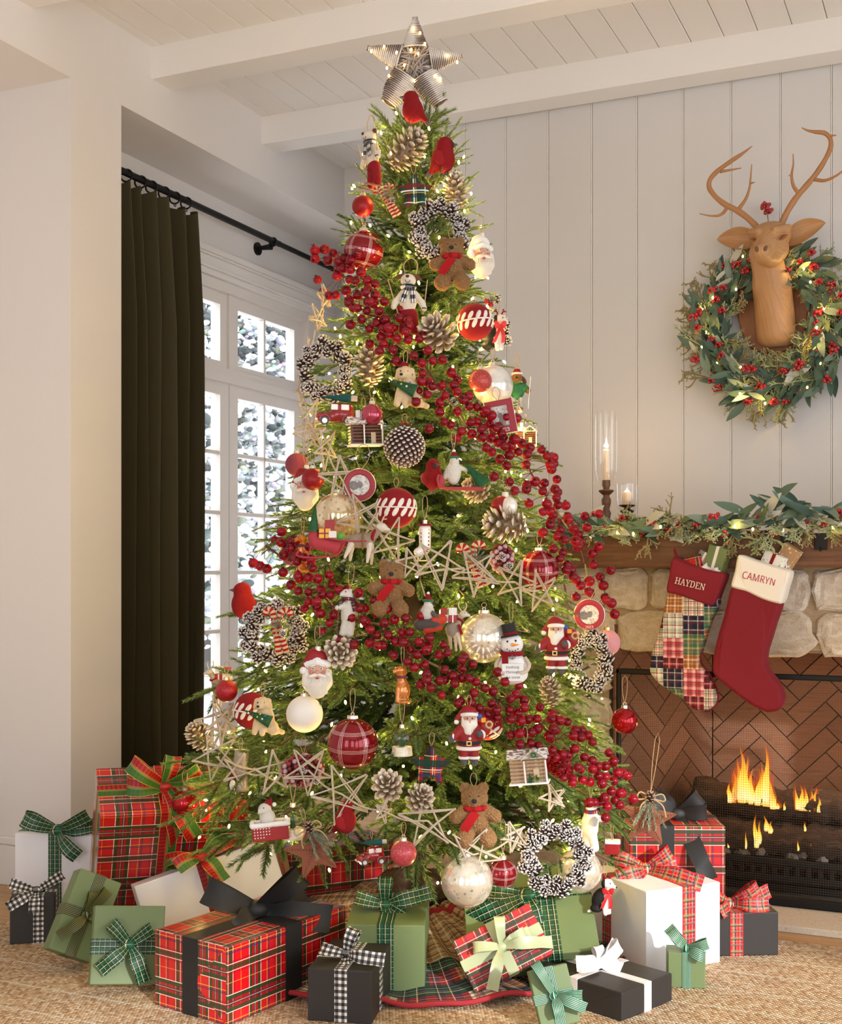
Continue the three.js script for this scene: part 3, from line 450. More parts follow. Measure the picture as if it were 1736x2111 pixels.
// a bow facing +z at a place on the gift; loops: [angle, length, depth]; tails: [dx, dy, dz, bend]
function bow(t, pos, rot, w, m, loops, tails, knot = .5) {
  const k = part(t, 'bow', ell(w * knot, w * knot * .8, w * .34, 14, 10), m); k.position.set(...pos); k.rotation.set(...rot);
  for (const [ang, L, dep = .4, lean = .35] of loops) {
    const e = V(Math.cos(ang), Math.sin(ang), 0), s = V(-Math.sin(ang), Math.cos(ang), lean), z = V(0, 0, 1), at2 = (a, b) => e.clone().multiplyScalar(a * L).addScaledVector(z, b * L);
    part(k, 'loop', strip([at2(0, 0), at2(.3, dep * .55), at2(.68, dep), at2(.96, dep * .75), at2(1.02, dep * .25), at2(.8, -.08), at2(.4, -.02), at2(0, 0)], w, s, (q) => .42 + .58 * Math.pow(Math.sin(PI * q), .7), 30, .05), m);
  }
  for (const [dx, dy, dz, bend = .25] of tails) {
    const E2 = V(dx, dy, dz), l = E2.length(), e = E2.clone().normalize(), s = V(-e.y, e.x, 0).normalize();
    part(k, 'tail', strip([V(0, 0, 0), E2.clone().multiplyScalar(.3).add(V(0, 0, l * bend)), E2.clone().multiplyScalar(.68).add(V(0, 0, l * bend * .8)), E2], w, [s, s.clone().add(V(0, 0, .5)), s, s.clone().add(V(0, 0, -.35)), s], (q) => .4 + .6 * Math.min(1, q * 2.4), 20, .06), m);
  }
  return k;
}
function fold(t, face, pts, paper, s) {   // a folded paper flap lying on one side of the box
  const [w, h, d] = t.dims, g = new THREE.ExtrudeGeometry(new THREE.Shape(pts.map((p) => new THREE.Vector2(p[0] * (face === 'f' ? w : d), p[1] * h))), { depth: .0009, bevelEnabled: false });
  boxMap(g, s); if (face === 'f') g.translate(-w / 2, 0, d / 2); else { g.translate(-d / 2, 0, 0); g.rotateY(face === 'l' ? -PI / 2 : PI / 2); g.translate(face === 'l' ? -w / 2 : w / 2, 0, 0); }
  part(t, 'paper_fold', g, paper);
}
{
  let t;
  // back row on the left
  t = standGift('white paper box with a dark green plaid ribbon beside the pillar', [62, 1703], [30, 1718], [208, 1722], .30, whitePaper, .3); band(t, 'v', .05, RB.plaid, -.01); band(t, 's', .05, RB.plaid);
  bow(t, [.0, .315, .06], [0, .1, 0], .055, RB.plaid, [[2.75, .13, .45], [.45, .13, .45]], [[.09, -.085, .06], [.16, .02, -.02]]);
  t = leanGift('big red tartan box under the curtain with a red and green striped bow', 345, 1752, 290, 235, 150, .62, .12, -.02, tartanGloss, .23); t.rotation.x = .5;
  band(t, 'v', .062, RB.rg, -.02); band(t, 's', .062, RB.rg, .0);
  { const [w, h, d] = t.dims; bow(t, [-.03, h + .03, d * .1], [-.45, 0, 0], .062, RB.rg, [[2.5, .15, .5], [1.35, .11, .45], [.5, .13, .4], [3.05, .13, .4]], [[.05, -.2, .02], [.1, -.17, .06], [.2, .02, 0]]); void w; }
  t = leanGift('white box tilted beside the largest tartan box with a red and green striped ribbon', 432, 1832, 290, 118, 72, -.16, .16, .27, whitePaper, .3); band(t, 'v', .058, RB.rg, -.0);
  { const [w, h, d] = t.dims; bow(t, [0, h + .008, d * .32], [-.5, 0, 0], .058, RB.rg, [[2.9, .12, .35], [.5, .11, .35]], [[.03, -.13, .07], [-.1, -.03, .08], [.16, .03, 0]]); void w; }
  t = leanGift('brown kraft paper box standing on end behind the tilted white box', 573, 1812, 44, 130, 60, -.1, .3, .2, kraft, .3); band(t, 'v', .014, RB.red, .012);
  t = standGift('red tartan box half hidden behind the wicker star under the tree', [640, 1722], [598, 1756], [812, 1733], .215, tartanMatte, .24);
  // front row on the left
  t = standGift('small black box with a black and white gingham bow beside the rug edge', [-14, 1832], [20, 1852], [113, 1847], .158, charPaper, .3); band(t, 'v', .034, RB.gingham, .02); band(t, 's', .034, RB.gingham, .0);
  bow(t, [.01, .172, .04], [-.2, 0, 0], .036, RB.gingham, [[2.8, .09, .4], [.5, .1, .4]], [[.0, -.07, .07], [-.09, -.05, .04]]);
  fold(t, 'f', [[.02, .02], [.5, .5], [.02, .98]], charPaper, .3); fold(t, 'f', [[.4, .02], [.98, .02], [.72, .45]], charPaper, .3);
  t = leanGift('sage green box tipped on its corner with a green and gold striped ribbon', 170, 1888, 92, 160, 62, -.28, .24, -.46, sagePaper, .3); band(t, 'v', .036, RB.gold, 0); band(t, 'h', .036, RB.gold, .0);
  { const [w, h, d] = t.dims; bow(t, [0, h / 2, d / 2 + .012], [0, 0, .5], .036, RB.gold, [[.75, .095, .4], [1.2, .07, .35]], [[-.1, -.05, .02], [.085, -.075, .02]]); void w; }
  t = leanGift('square sage green box leaning back with a white checked green bow', 262, 1948, 143, 148, 38, -.3, .12, -.1, sagePaper, .3); band(t, 'h', .046, RB.plaid, -.005);
  { const [w, h, d] = t.dims; bow(t, [.002, h / 2, d / 2 + .012], [0, 0, 0], .046, RB.plaid, [[2.35, .085, .35], [.62, .08, .35]], [[-.085, -.075, .015], [.05, -.11, .015]]); void w; }
  t = standGift('largest red tartan box at the front with a wide black bow', [321, 1915], [469, 1953], [713, 1867], .222, tartanGloss, .2);
  { const [w, h, d] = t.dims; band(t, 'v', .072, RB.black, w * .03); band(t, 's', .062, RB.black, .0);
    bow(t, [w * .03, h + .02, .0], [-.15, -.75, 0], .085, RB.black, [[2.62, .17, .34, .5], [.52, .17, .34, .5]], [[.22, -.06, .02, .1], [.16, .02, -.08, .1], [-.06, -.04, .1, .1]], .42);
    fold(t, 'l', [[.98, .98], [.55, .45], [.98, .02]], tartanGloss, .2); }
  t = standGift('tall black box at the front with a black and white gingham bow', [649, 1931], [634, 1995], [766, 2003], .15, charPaper, .3); band(t, 'v', .036, RB.gingham, .004); band(t, 's', .036, RB.gingham, .02);
  bow(t, [.0, .168, .06], [-.3, 0, 0], .038, RB.gingham, [[1.25, .075, .5], [2.95, .075, .5, .6]], [[.012, -.085, .055, .2], [.12, -.01, .03, .35]]);
  t = standGift('upright sage green box in front of the tree with a dark green plaid bow', [726, 1840], [713, 1906], [876, 1908], .205, sagePaper, .3); band(t, 'v', .05, RB.plaid, .0);
  bow(t, [-.012, .222, .02], [-.25, 0, 0], .052, RB.plaid, [[1.55, .085, .5], [2.9, .095, .5], [-.6, .07, .4]], [[.15, .04, .0], [.01, -.07, .03]]); fold(t, 'f', [[.62, .985], [.99, .985], [.99, .9], [.84, .9]], sagePaper, .3);
  // right of the tree
  t = leanGift('large sage green box lying tilted under the tree with a green plaid ribbon', 1092, 1896, 262, 140, 70, -.85, -.1, .18, sagePaper, .3); band(t, 'v', .054, RB.plaid, .06); band(t, 'h', .05, RB.plaid, .06);
  { const [w, h, d] = t.dims; bow(t, [.0, h * .62, d / 2 + .02], [.55, 0, 0], .06, RB.plaid, [[.25, .13, .35], [2.95, .13, .35]], [[-.19, -.06, 0], [.02, -.11, .03]]); void w; }
  t = leanGift('red tartan box propped at an angle with a sage green satin bow', 1035, 1956, 178, 100, 56, -.42, .0, .47, tartanMatte, .19); band(t, 'v', .034, RB.sage, 0); band(t, 'h', .034, RB.sage, 0);
  { const [w, h, d] = t.dims; bow(t, [0, h / 2, d / 2 + .012], [0, 0, -.3], .036, RB.sage, [[1.5, .085, .5], [3.05, .085, .4], [.35, .08, .4]], [[-.05, -.12, .02], [.15, -.01, .0], [.09, .03, 0]]); void w; }
  t = standGift('big white box by the hearth with a red plaid ribbon and bow', [1209, 1788], [1332, 1838], [1485, 1818], .262, whitePaper, .3); band(t, 'v', .05, RB.red, .02); band(t, 's', .05, RB.red, -.05);
  { const [w, h, d] = t.dims; fold(t, 'f', [[.0, .985], [.56, .0], [.0, .0]], whitePaper, .3); bow(t, [-.01, h + .014, -.02], [-.3, -.3, 0], .056, RB.red, [[2.7, .12, .42], [.5, .1, .5], [3.3, .1, .3]], [[.13, -.07, .16, .2], [.1, .0, .03, .2], [-.12, -.02, .06]]); void d; void w; }
  t = standGift('red tartan box on the hearth side with a black satin bow', [1322, 1664], [1298, 1703], [1496, 1704], .405, tartanMatte, .22); band(t, 'v', .048, RB.black, -.035); band(t, 's', .048, RB.black, 0);
  bow(t, [.02, .425, .06], [-.1, 0, 0], .062, RB.black, [[.7, .1, .35], [2.6, .12, .3], [.1, .1, .3]], [[.07, -.2, .17, .12], [-.08, .07, 0, .1]]);
  t = standGift('charcoal paper box by the hearth with a red plaid ribbon and bow', [1497, 1850], [1475, 1882], [1605, 1880], .144, charPaper, .3); band(t, 'v', .044, RB.red, -.035); band(t, 's', .04, RB.red, .0);
  bow(t, [-.04, .158, .03], [-.15, 0, 0], .048, RB.red, [[.55, .11, .45], [2.7, .08, .4]], [[.12, .0, .05, .3], [.14, .04, .0, .25], [-.05, -.02, .07]]);
  t = standGift('flat black box with a shiny white satin bow on the rug', [1100, 1984], [1282, 2047], [1386, 2006], .082, charPaper, .3); band(t, 'v', .034, RB.white, -.0); band(t, 's', .03, RB.white, -.0);
  bow(t, [.0, .098, .0], [-.35, -.3, 0], .046, RB.white, [[.45, .085, .4], [3.0, .085, .45], [1.5, .05, .4]], [[.08, .04, .0], [-.09, .02, .02], [.03, -.03, .06]]); fold(t, 'l', [[.98, .98], [.55, .0], [.98, .0]], charPaper, .3);
  t = leanGift('small sage green box leaning on the flat black box with a striped green bow', 1141, 2054, 82, 112, 40, -.3, .1, .22, sagePaper, .3); band(t, 'v', .03, RB.stripe, 0); band(t, 'h', .028, RB.stripe, .0);
  { const [w, h, d] = t.dims; bow(t, [0, h * .52, d / 2 + .01], [0, 0, 0], .032, RB.stripe, [[1.9, .1, .35], [-.2, .075, .4]], [[.075, -.05, .02], [.0, -.06, .02]]); void w; }
  t = standGift('smallest sage green box beside the big white box with a striped green bow', [1386, 1947], [1377, 1963], [1455, 1966], .108, sagePaper, .3); band(t, 'v', .028, RB.stripe, 0);
  bow(t, [0, .12, .03], [-.1, 0, 0], .036, RB.stripe, [[2.3, .07, .4], [.3, .065, .5]], [[-.055, .06, .0], [.05, -.02, .03]]);
}

// ---------- tree skirt ----------
const TREE = P(852, 1170, 4.35), TX = TREE.x, TZ = TREE.z;
{
  const S = 1024, skirtT = tex(S, S, (g) => {
    const q = rng(12), pl = [[ '#c9a886', '#5e3a22', '#f0e4cf'], ['#9c1f22', '#1c2b4a', '#e6d8bd'], ['#26443a', '#0e1a2c', '#d8c7a2'], ['#e8dcc8', '#3a2a22', '#a8322c'], ['#1e2b48', '#8c1a20', '#d9d0bb'], ['#b8805a', '#6a3a24', '#efe2c8']];
    const patch = (x, y, w, h, p) => { g.save(); g.beginPath(); g.rect(x, y, w, h); g.clip(); g.fillStyle = p[0]; g.fillRect(x, y, w, h); for (const [a, b, c, al] of [[.15, .16, 1, .5], [.5, .2, 1, .45], [.8, .06, 2, .7], [.33, .02, 2, .9], [.62, .02, 2, .8]]) { g.globalAlpha = al; g.fillStyle = p[c]; const n = 96; for (let k = 0; k * n < Math.max(w, h) + n; k++) { g.fillRect(x + (k + a) * n, y, b * n, h); g.fillRect(x, y + (k + a) * n, w, b * n); } } g.globalAlpha = 1; g.restore(); };
    patch(0, 0, S, S * .55, pl[0]); for (let i = 0; i < 14; i++) for (let j = 0; j < 4; j++) patch(i * 74, S * .55 + j * 118, 74, 118, pl[1 + Math.floor(q() * 5)]);
  });
  const t = thing('tree_skirt', 'patchwork plaid tree skirt with red trim spread under the tree', 'tree skirt'), n = 220, m = 26, pos = [], uv = [], idx = [], RS = .765;
  const hgt = (r, a) => .02 + .13 * Math.pow(Math.max(0, 1 - r / .62), 1.3) + (.018 * Math.sin(a * 13 + r * 4) + .014 * Math.sin(a * 23 + 2 + r * 9) + .012 * Math.sin(a * 7 + r * 13)) * Math.min(1, r * 2.2) * (1.15 - r) + .016;
  for (let j = 0; j <= m; j++) for (let i = 0; i <= n; i++) { const a = i / n * PI * 2, r = .12 + (RS - .12) * j / m, rr2 = r * (1 + .012 * Math.sin(a * 9) * j / m); pos.push(TX + Math.cos(a) * rr2, hgt(r, a), TZ + Math.sin(a) * rr2); uv.push(i / n * 3, 1 - j / m); }
  for (let j = 0; j < m; j++) for (let i = 0; i < n; i++) { const a = j * (n + 1) + i, b = a + n + 1; idx.push(a, a + 1, b, b, a + 1, b + 1); }
  part(t, 'patchwork', geo(pos, idx, uv), mat('#ffffff', .95, 0, { map: skirtT }));
  const ring = (r, w) => { const p = []; for (let i = 0; i < 160; i++) { const a = i / 160 * PI * 2; p.push(V(TX + Math.cos(a) * r * (1 + .012 * Math.sin(a * 9)), hgt(r, a) + .001, TZ + Math.sin(a) * r * (1 + .012 * Math.sin(a * 9)))); } return new THREE.TubeGeometry(new THREE.CatmullRomCurve3(p, true), 260, w, 6, true); };
  part(t, 'red_trim', ring(RS, .008), mat([.36, .02, .03], .85)); part(t, 'red_trim', ring(.16, .012), mat([.36, .02, .03], .85));
}
// ---------- the fir ----------
const TOP = 2.98, treeR = (h) => h > TOP ? .05 : .07 + (TOP - Math.max(h, .45)) * .285 + .06 * Math.exp(-Math.pow((h - 2.66) / .26, 2));
// first meeting of the sight line through a pixel with the crown (or its nearest pass)
function onTree(px, py, off = 0) {
  let best = 1e9, bp = null;
  for (let d = 3.25; d < 4.6; d += .004) { const p = P(px, py, d), e = Math.hypot(p.x - TX, p.z - TZ) - treeR(p.y) - off; if (e < best) { best = e; bp = p; } if (e <= 0) return p; }
  return bp;
}
const needleM = mat('#ffffff', .62, 0, { vertexColors: true }), innerShadeM = mat([.26, .36, .24], .62, 0, { vertexColors: true }), barkM = mat([.085, .055, .03], .95);  // second tint: darker inner tips, deepened to paint shade inside the crown
function sprigInto(o, q, base, dir, up, len, dens = 860, bright = 1) {
  const side = dir.clone().cross(up).normalize(), u2 = side.clone().cross(dir).normalize(), n = Math.round(len * dens * 1.08), droop = (q() - .35) * .22 * len;
  const pt = (t) => base.clone().addScaledVector(dir, len * t).addScaledVector(u2, -droop * t * t);
  // twig
  const tw = .0016; for (let i = 0; i < 3; i++) { const a = pt(i / 3), b = pt((i + 1) / 3); for (const s of [side, u2]) { const k = o.pos.length / 3; for (const [p, e] of [[a, -1], [a, 1], [b, -1], [b, 1]]) { o.pos.push(p.x + s.x * tw * e, p.y + s.y * tw * e, p.z + s.z * tw * e); o.col.push(.11, .075, .035); } o.idx.push(k, k + 1, k + 2, k + 1, k + 3, k + 2); } }
  for (let i = 0; i < n; i++) {
    const t = .05 + .95 * i / n + (q() - .5) * .02, a = q() * PI * 2, flat = .55 + .45 * Math.abs(Math.cos(a)), l = (.0195 + .004 * q()) * (1 - .4 * Math.pow(t, 4)) * (.75 + .25 * flat), p = pt(t);
    const rad = side.clone().multiplyScalar(Math.cos(a)).addScaledVector(u2, Math.sin(a) * .85), lean = .8 + .3 * q() + .5 * t * t, nd = dir.clone().multiplyScalar(lean).add(rad).normalize(), w = nd.clone().cross(rad.clone().cross(nd)).normalize(), ww = dir.clone().cross(nd).normalize().multiplyScalar(.00125); void w;
    const k = o.pos.length / 3, b1 = p.clone().add(ww), b2 = p.clone().sub(ww), m1 = p.clone().addScaledVector(nd, l * .6).addScaledVector(ww, .8), tip = p.clone().addScaledVector(nd, l);
    o.pos.push(b1.x, b1.y, b1.z, b2.x, b2.y, b2.z, m1.x, m1.y, m1.z, tip.x, tip.y, tip.z); o.idx.push(k, k + 1, k + 2, k + 1, k + 3, k + 2);
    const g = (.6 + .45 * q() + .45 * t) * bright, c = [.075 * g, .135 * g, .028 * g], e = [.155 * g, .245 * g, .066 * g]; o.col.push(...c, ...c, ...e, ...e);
  }
}
const sprig = (seed, len, dens, b) => { const o = { pos: [], col: [], idx: [] }; sprigInto(o, rng(seed), V(0, 0, 0), V(0, 0, 1), V(0, 1, 0), len, dens, b); return geo(o.pos, o.idx, null, o.col); };
function boughGeo(seed, L) {   // a branch end: stem along +z with paired side sprigs
  const q = rng(seed), o = { pos: [], col: [], idx: [] }, droop = .10 * L, pt = (t) => V((q() - .5) * .004, -droop * t * t, L * t), n = 8;
  sprigInto(o, q, pt(.7), V((q() - .5) * .2, -.12, 1).normalize(), V(0, 1, 0), L * .44, 1150);
  for (let i = 0; i < n; i++) { const t = .06 + .7 * i / n, s = i % 2 ? 1 : -1, a = (.55 + .35 * q()) * s; sprigInto(o, q, pt(t), V(Math.sin(a), -.12 + (q() - .5) * .6, Math.cos(a)).normalize(), V(0, 1, 0), L * (.42 - .1 * t + .1 * q()), 1100); }
  for (let i = 0; i < 3; i++) { const t = .1 + .6 * i / 3; sprigInto(o, q, pt(t), V((q() - .5) * .8, .5 + .2 * q(), 1).normalize(), V(0, 1, 0), L * (.3 + .06 * q()), 1050); }
  const b = geo(o.pos, o.idx, null, o.col), st = tint(taper([pt(0), pt(.4), pt(.8)], .005, .0025, 5, 5), new THREE.Color().setRGB(.085, .055, .03));
  return merge([b, st]);
}
const fir = thing('christmas_tree', 'tall full green fir tree with lights standing on a plaid skirt before the window', 'christmas tree');
const boughSpots = [], hOf = (u) => { const T = TOP - .455, k = .75; return .375 + T * ((1 + k) - Math.sqrt((1 + k) * (1 + k) - u * (1 + 2 * k))); };   // even cover of the cone, a little denser at its tip
{
  const boughs = [0, 1, 2, 3, 4, 5, 6].map((i) => boughGeo(200 + i, .3)), q = rng(5), M = new THREE.Matrix4(), view = V(-TX, 0, -TZ).normalize();
  part(fir, 'trunk', taper([[TX, .02, TZ], [TX, 1.5, TZ], [TX, 3.0, TZ]], .05, .01, 10, 10), barkM);
  part(fir, 'stand_cover', blob([E(0, 0, 0, 18, 7, 18), E(8, 3, 6, 9, 6, 8), E(-9, 2, 7, 9, 6, 8), E(0, 4, 12, 9, 6, 7), E(14, 2, -4, 8, 6, 8)], { cell: 1.2, k: 4, fur: 1.2 }).scale(.0062, .0085, .0062).translate(TX, .17, TZ), mat([.085, .05, .028], .98), 'brown woolly tree stand cover');
  const fillM = [], spots = [];
  for (let i = 0; i < 520; i++) {
    const u = (i + .5) / 520, h = hOf(u) + (q() - .5) * .05, a = i * 2.39996 + (q() - .5) * .5;
    spots.push([h, a, V(Math.cos(a), 0, Math.sin(a)).dot(view)]);
  }
  spots.sort((a, b) => b[2] - a[2]);
  const place = (h, a, reach, k) => {
    const t = (h - .3) / (TOP - .3), el = -.22 + .35 * t + 1.0 * Math.pow(Math.max(0, t - .62) / .38, 2) + (q() - .5) * .5, sc = (.74 + .34 * q()) * (1.22 - .62 * t) * k;
    const out = V(Math.cos(a) * Math.cos(el), Math.sin(el), Math.sin(a) * Math.cos(el)), r = treeR(h) * reach, tip = V(TX + Math.cos(a) * r, h, TZ + Math.sin(a) * r), base = tip.clone().addScaledVector(out, -.33 * sc);
    const x = V(0, 1, 0).cross(out).normalize(), y = out.clone().cross(x), roll = (q() - .5) * .9, x2 = x.clone().multiplyScalar(Math.cos(roll)).addScaledVector(y, Math.sin(roll)), y2 = out.clone().cross(x2);
    M.makeBasis(x2, y2, out); M.scale(V(sc, sc, sc)); M.setPosition(base); return M.clone();
  };
  spots.forEach(([h, a, f], i) => {
    const m = place(h, a, .88 + .3 * q() * q() + .06, 1);
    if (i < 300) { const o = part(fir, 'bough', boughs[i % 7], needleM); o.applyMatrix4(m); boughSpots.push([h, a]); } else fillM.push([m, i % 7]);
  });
  // the tip of the tree
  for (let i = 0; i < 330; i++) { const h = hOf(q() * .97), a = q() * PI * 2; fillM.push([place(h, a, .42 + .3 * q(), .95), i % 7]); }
  for (let v = 0; v < 7; v++) { const l = fillM.filter((e) => e[1] === v), im = new THREE.InstancedMesh(boughs[v], innerShadeM, l.length); im.name = 'inner_shade_needles'; im.userData.kind = 'stuff'; l.forEach((e, i) => im.setMatrixAt(i, e[0])); fir.add(im); }  // filler boughs take the tint with crown shade in its colour
  const leader = boughGeo(300, .22); for (const [a, tl] of [[0, .25], [1.3, .5], [2.6, .45], [3.9, .55], [5.1, .5], [.7, .8], [3.2, .85]]) { const o = part(fir, 'bough', leader, needleM); o.position.set(TX, 2.73, TZ); o.rotation.set(-PI / 2 + tl, 0, a, 'YXZ'); o.rotation.order = 'YXZ'; o.rotation.y = a; o.rotation.z = 0; o.rotation.x = -PI / 2 + tl; }
}
// ---------- string of warm lights ----------
const bulbM = mat([0, 0, 0], 1, 0, { emissive: '#ffd27a', emissiveIntensity: 26 }), wireM = mat([.03, .07, .03], .6);
{
  const t = thing('string_lights', 'string of small warm white bulbs wound through the fir tree', 'string lights'), q = rng(91), view = Math.atan2(-TZ, -TX), g = merge([sph(.0038, 8, 6).scale(1, 1.9, 1)]), sock = cyl(.0028, .0028, .012, 6), pts = [];
  let li = 0;
  for (let i = 0; i < 290; i++) {
    const u = (i + .5) / 290, h = hOf(u * .99), a = view + ((i * .61803) % 1 - .5) * 3.5 + (q() - .5) * .15, r = treeR(h) * (.78 + .2 * q()), p = V(TX + Math.cos(a) * r, h + (q() - .5) * .06, TZ + Math.sin(a) * r); pts.push(p);
    const o = part(t, 'bulb', g, bulbM); o.position.copy(p); o.rotation.set(q() * 2 - 1, q() * 3, q() * 2 - 1);
    if (i % 2 === 0) { const l = new THREE.PointLight(new THREE.Color().setRGB(1, .66, .2), .05); l.position.copy(p); l.shadow.radius = .2; l.castShadow = true; scene.add(l); li++; }
  }
  const w = []; for (let i = 0; i + 1 < pts.length; i += 1) if (pts[i].distanceTo(pts[i + 1]) < .3) w.push(tube([pts[i], pts[i].clone().lerp(pts[i + 1], .5).add(V((TX - pts[i].x) * .25, -.02, (TZ - pts[i].z) * .25)), pts[i + 1]], .0012, 6, 4)); part(t, 'wire', merge(w), wireM).userData.kind = 'stuff';
}
// ---------- ornaments: built in photo pixels, +z towards the viewer, then scaled to metres where they hang ----------
function hang(t, px, py, { off = 0, roll = 0, yaw = 0, pitch = 0, d } = {}) {
  const p = d ? P(px, py, d) : onTree(px, py, off); t.position.copy(p); t.scale.setScalar(depthOf(p) / F); t.rotation.order = 'YXZ'; t.rotation.set(pitch, Math.atan2(-p.x, -p.z) + yaw, roll); return t;
}
const orn = (name, label, cat, group) => thing(name, label, cat, group);
const twineM = mat([.45, .31, .17], .95), capM = mat([.75, .7, .62], .3, .9), goldCap = mat([.75, .58, .32], .3, .9), redFelt = mat([.25, .004, .009], .97), blackFelt = mat([.02, .02, .02], .9), whiteFelt = mat([.82, .77, .69], .95), redPaint = mat([.33, .008, .011], .4), greenPaint = mat([.02, .16, .06], .7), woodStick = mat([.55, .36, .19], .7), goldM = mat([.85, .6, .2], .3, .8);
const loop = (t, y, h = 26, w = 5) => part(t, 'hanging_loop', tube([[0, y - 2, 0], [-w, y + h * .5, 0], [-w * .4, y + h, -3], [w * .6, y + h, -3], [w, y + h * .5, 0], [0, y - 2, 0]], .7, 16, 5), twineM);
// glass balls
const ballT = tex(1024, 512, (g, w, h) => { g.fillStyle = '#84081a'; g.fillRect(0, 0, w, h); g.fillStyle = '#f4e8e4'; for (const y of [.3, .52, .74]) for (const k of [-9, 0, 9]) g.fillRect(0, y * h + k, w, 2.4); for (let i = 0; i < 6; i++) for (const k of [-11, 0, 11]) g.fillRect((i + .5) / 6 * w + k, 40, 2.8, h - 80); });
const mercT = tex(512, 256, (g, w, h) => { g.fillStyle = '#e9e2cf'; g.fillRect(0, 0, w, h); speckle(g, w, h, 150, 4, 22, ['#fffaf0', '#cfc5ac', '#f6efe0'], .2, .5); speckle(g, w, h, 420, .8, 4, ['#7a6a48', '#9a8a5c', '#5f6a50', '#a08a70'], .15, .55, rng(7)); });
const goldMercT = tex(512, 256, (g, w, h) => { g.fillStyle = '#dcc8a0'; g.fillRect(0, 0, w, h); speckle(g, w, h, 90, 6, 30, ['#f7ecd4', '#fff7e6', '#c9ae80'], .3, .6); speckle(g, w, h, 260, 1, 6, ['#6b4a26', '#8a6a3c', '#55401f'], .2, .6, rng(8)); });
const swirlT = tex(256, 256, (g, w, h) => { g.fillStyle = '#e8e6e0'; g.fillRect(0, 0, w, h); speckle(g, w, h, 120, 4, 20, ['#ffffff', '#d2d0ca'], .2, .5); });
const glitT = (a, b) => tex(256, 128, (g, w, h) => { g.fillStyle = a; g.fillRect(0, 0, w, h); speckle(g, w, h, 2600, .5, 1.2, b, .3, .9); });
const shine = (map, o = {}) => mat('#ffffff', .1, .45, { map, clearcoat: .3, clearcoatRoughness: .03, ...o });
const BALL = { plaid: shine(ballT), ruby: mat([.36, .004, .012], .08, .6, { clearcoat: .25, clearcoatRoughness: .02 }), magenta: mat([.42, .03, .075], .12, .5, { clearcoat: 1, clearcoatRoughness: .03 }), matte: mat([.29, .005, .01], .38, .3), merc: mat('#ffffff', .16, .55, { map: mercT, clearcoat: .8, clearcoatRoughness: .06 }), gold: mat('#ffffff', .14, .6, { map: goldMercT, clearcoat: 1, clearcoatRoughness: .04 }), swirl: mat('#ffffff', .2, .3, { map: swirlT, clearcoat: .8, clearcoatRoughness: .06 }), coral: mat('#ffffff', .38, .25, { map: glitT('#b4403a', ['#ffb8a8', '#e87a6c', '#7a1c1c', '#ffe4d8']) }), redg: mat('#ffffff', .35, .25, { map: glitT('#a01420', ['#ff6a70', '#5a060c', '#e02838', '#ffb0b0']) }), pinkg: mat('#ffffff', .38, .25, { map: glitT('#c04850', ['#ffc0c4', '#f08088', '#8a2028', '#ffe8ea']) }), flock: mat([.72, .32, .34], 1, 0, { sheen: 1, sheenColor: '#ffd0d4', sheenRoughness: .5 }), mauve: mat([.26, .05, .075], 1, 0, { sheen: .4, sheenColor: '#e0a0a8', sheenRoughness: .5 }), white: mat([.84, .81, .75], .75, 0, { sheen: .6, sheenRoughness: .5 }) };
function ball(label, px, py, r, m, o = {}) {
  const t = orn('ball_ornament', label, 'ornament', 'ball ornaments on the tree'); hang(t, px, py, o);
  const s = part(t, 'globe', sph(r, 40, 28), m); s.rotation.set(o.sx ?? .15, o.sy ?? 0, o.sz ?? 0);
  part(t, 'cap', merge([at(cyl(r * .17 + 2, r * .17 + 2.6, 6, 16), 0, r + 2), at(tor(3.2, .8, 12, 5), 0, r + 8)]), o.cap ?? capM); if (o.loop !== 0) loop(t, r + 10, o.loop ?? 26);
  return t;
}
ball('large red glass ball with a white line plaid below the top of the tree', 750, 517, 41, BALL.plaid, { sz: -.2, sy: .3 });
ball('red plaid glass ball among the berries beside the mantel end', 1112, 1175, 41, BALL.plaid, { sy: .4 });
ball('biggest red plaid glass ball with a silver cap at the lower middle of the tree', 727, 1533, 53, BALL.plaid, { off: .02, sy: .52, loop: 50 });
ball('small red plaid glass ball hanging beside the silver mercury ball', 1037, 1800, 30, BALL.plaid, { off: .03, sy: .2, loop: 70 });
ball('magenta glass ball in front of the brown log cabin ornament', 767, 855, 23, BALL.magenta, { off: .05 });
ball('matte red ball hanging over a santa head on the tree edge', 645, 988, 23, BALL.matte, { off: .05 });
ball('red glass ball tucked behind the candy cane near the treetop', 748, 425, 22, BALL.matte, {});
ball('coral glitter ball beside the white swirled glass ball', 990, 785, 24, BALL.coral, { off: .05 });
ball('white swirled glass ball behind the coral glitter ball', 1016, 795, 42, BALL.swirl, {});
ball('gold flecked mercury glass globe behind the reindeer sleigh', 698, 1065, 50, BALL.gold, { off: .01 });
ball('ruby glass ball hanging from a twine loop in front of the firebox', 1288, 1486, 27, BALL.ruby, { loop: 55, d: 4.25 });
ball('ruby glass ball with a tarnished cap over the big tartan box', 381, 1655, 27, BALL.ruby, { loop: 30, cap: mat([.28, .24, .2], .5, .7), d: 4.22 });
ball('red glitter ball hanging in front of a white reindeer near the window', 467, 1424, 23, BALL.redg, { off: .06, cap: goldCap });
ball('round white felt ball among lit branches under the santa head', 628, 1472, 38, BALL.white, { off: .01, loop: 0 });
ball('pink flocked ball behind the snowy pinecone wreath by the stone wall', 1252, 1325, 27, BALL.flock, { cap: goldCap, d: 4.3 });
ball('pink glitter ball hanging low above the upright green box', 832, 1759, 27, BALL.pinkg, { off: .05 });
ball('large silver mercury glass ball hanging lowest over the green boxes', 963, 1816, 54, BALL.merc, { off: .03, loop: 12 });
ball('speckled silver mercury ball behind the lowest pinecone wreath', 1195, 1795, 46, BALL.merc, { off: -.03, loop: 0 });
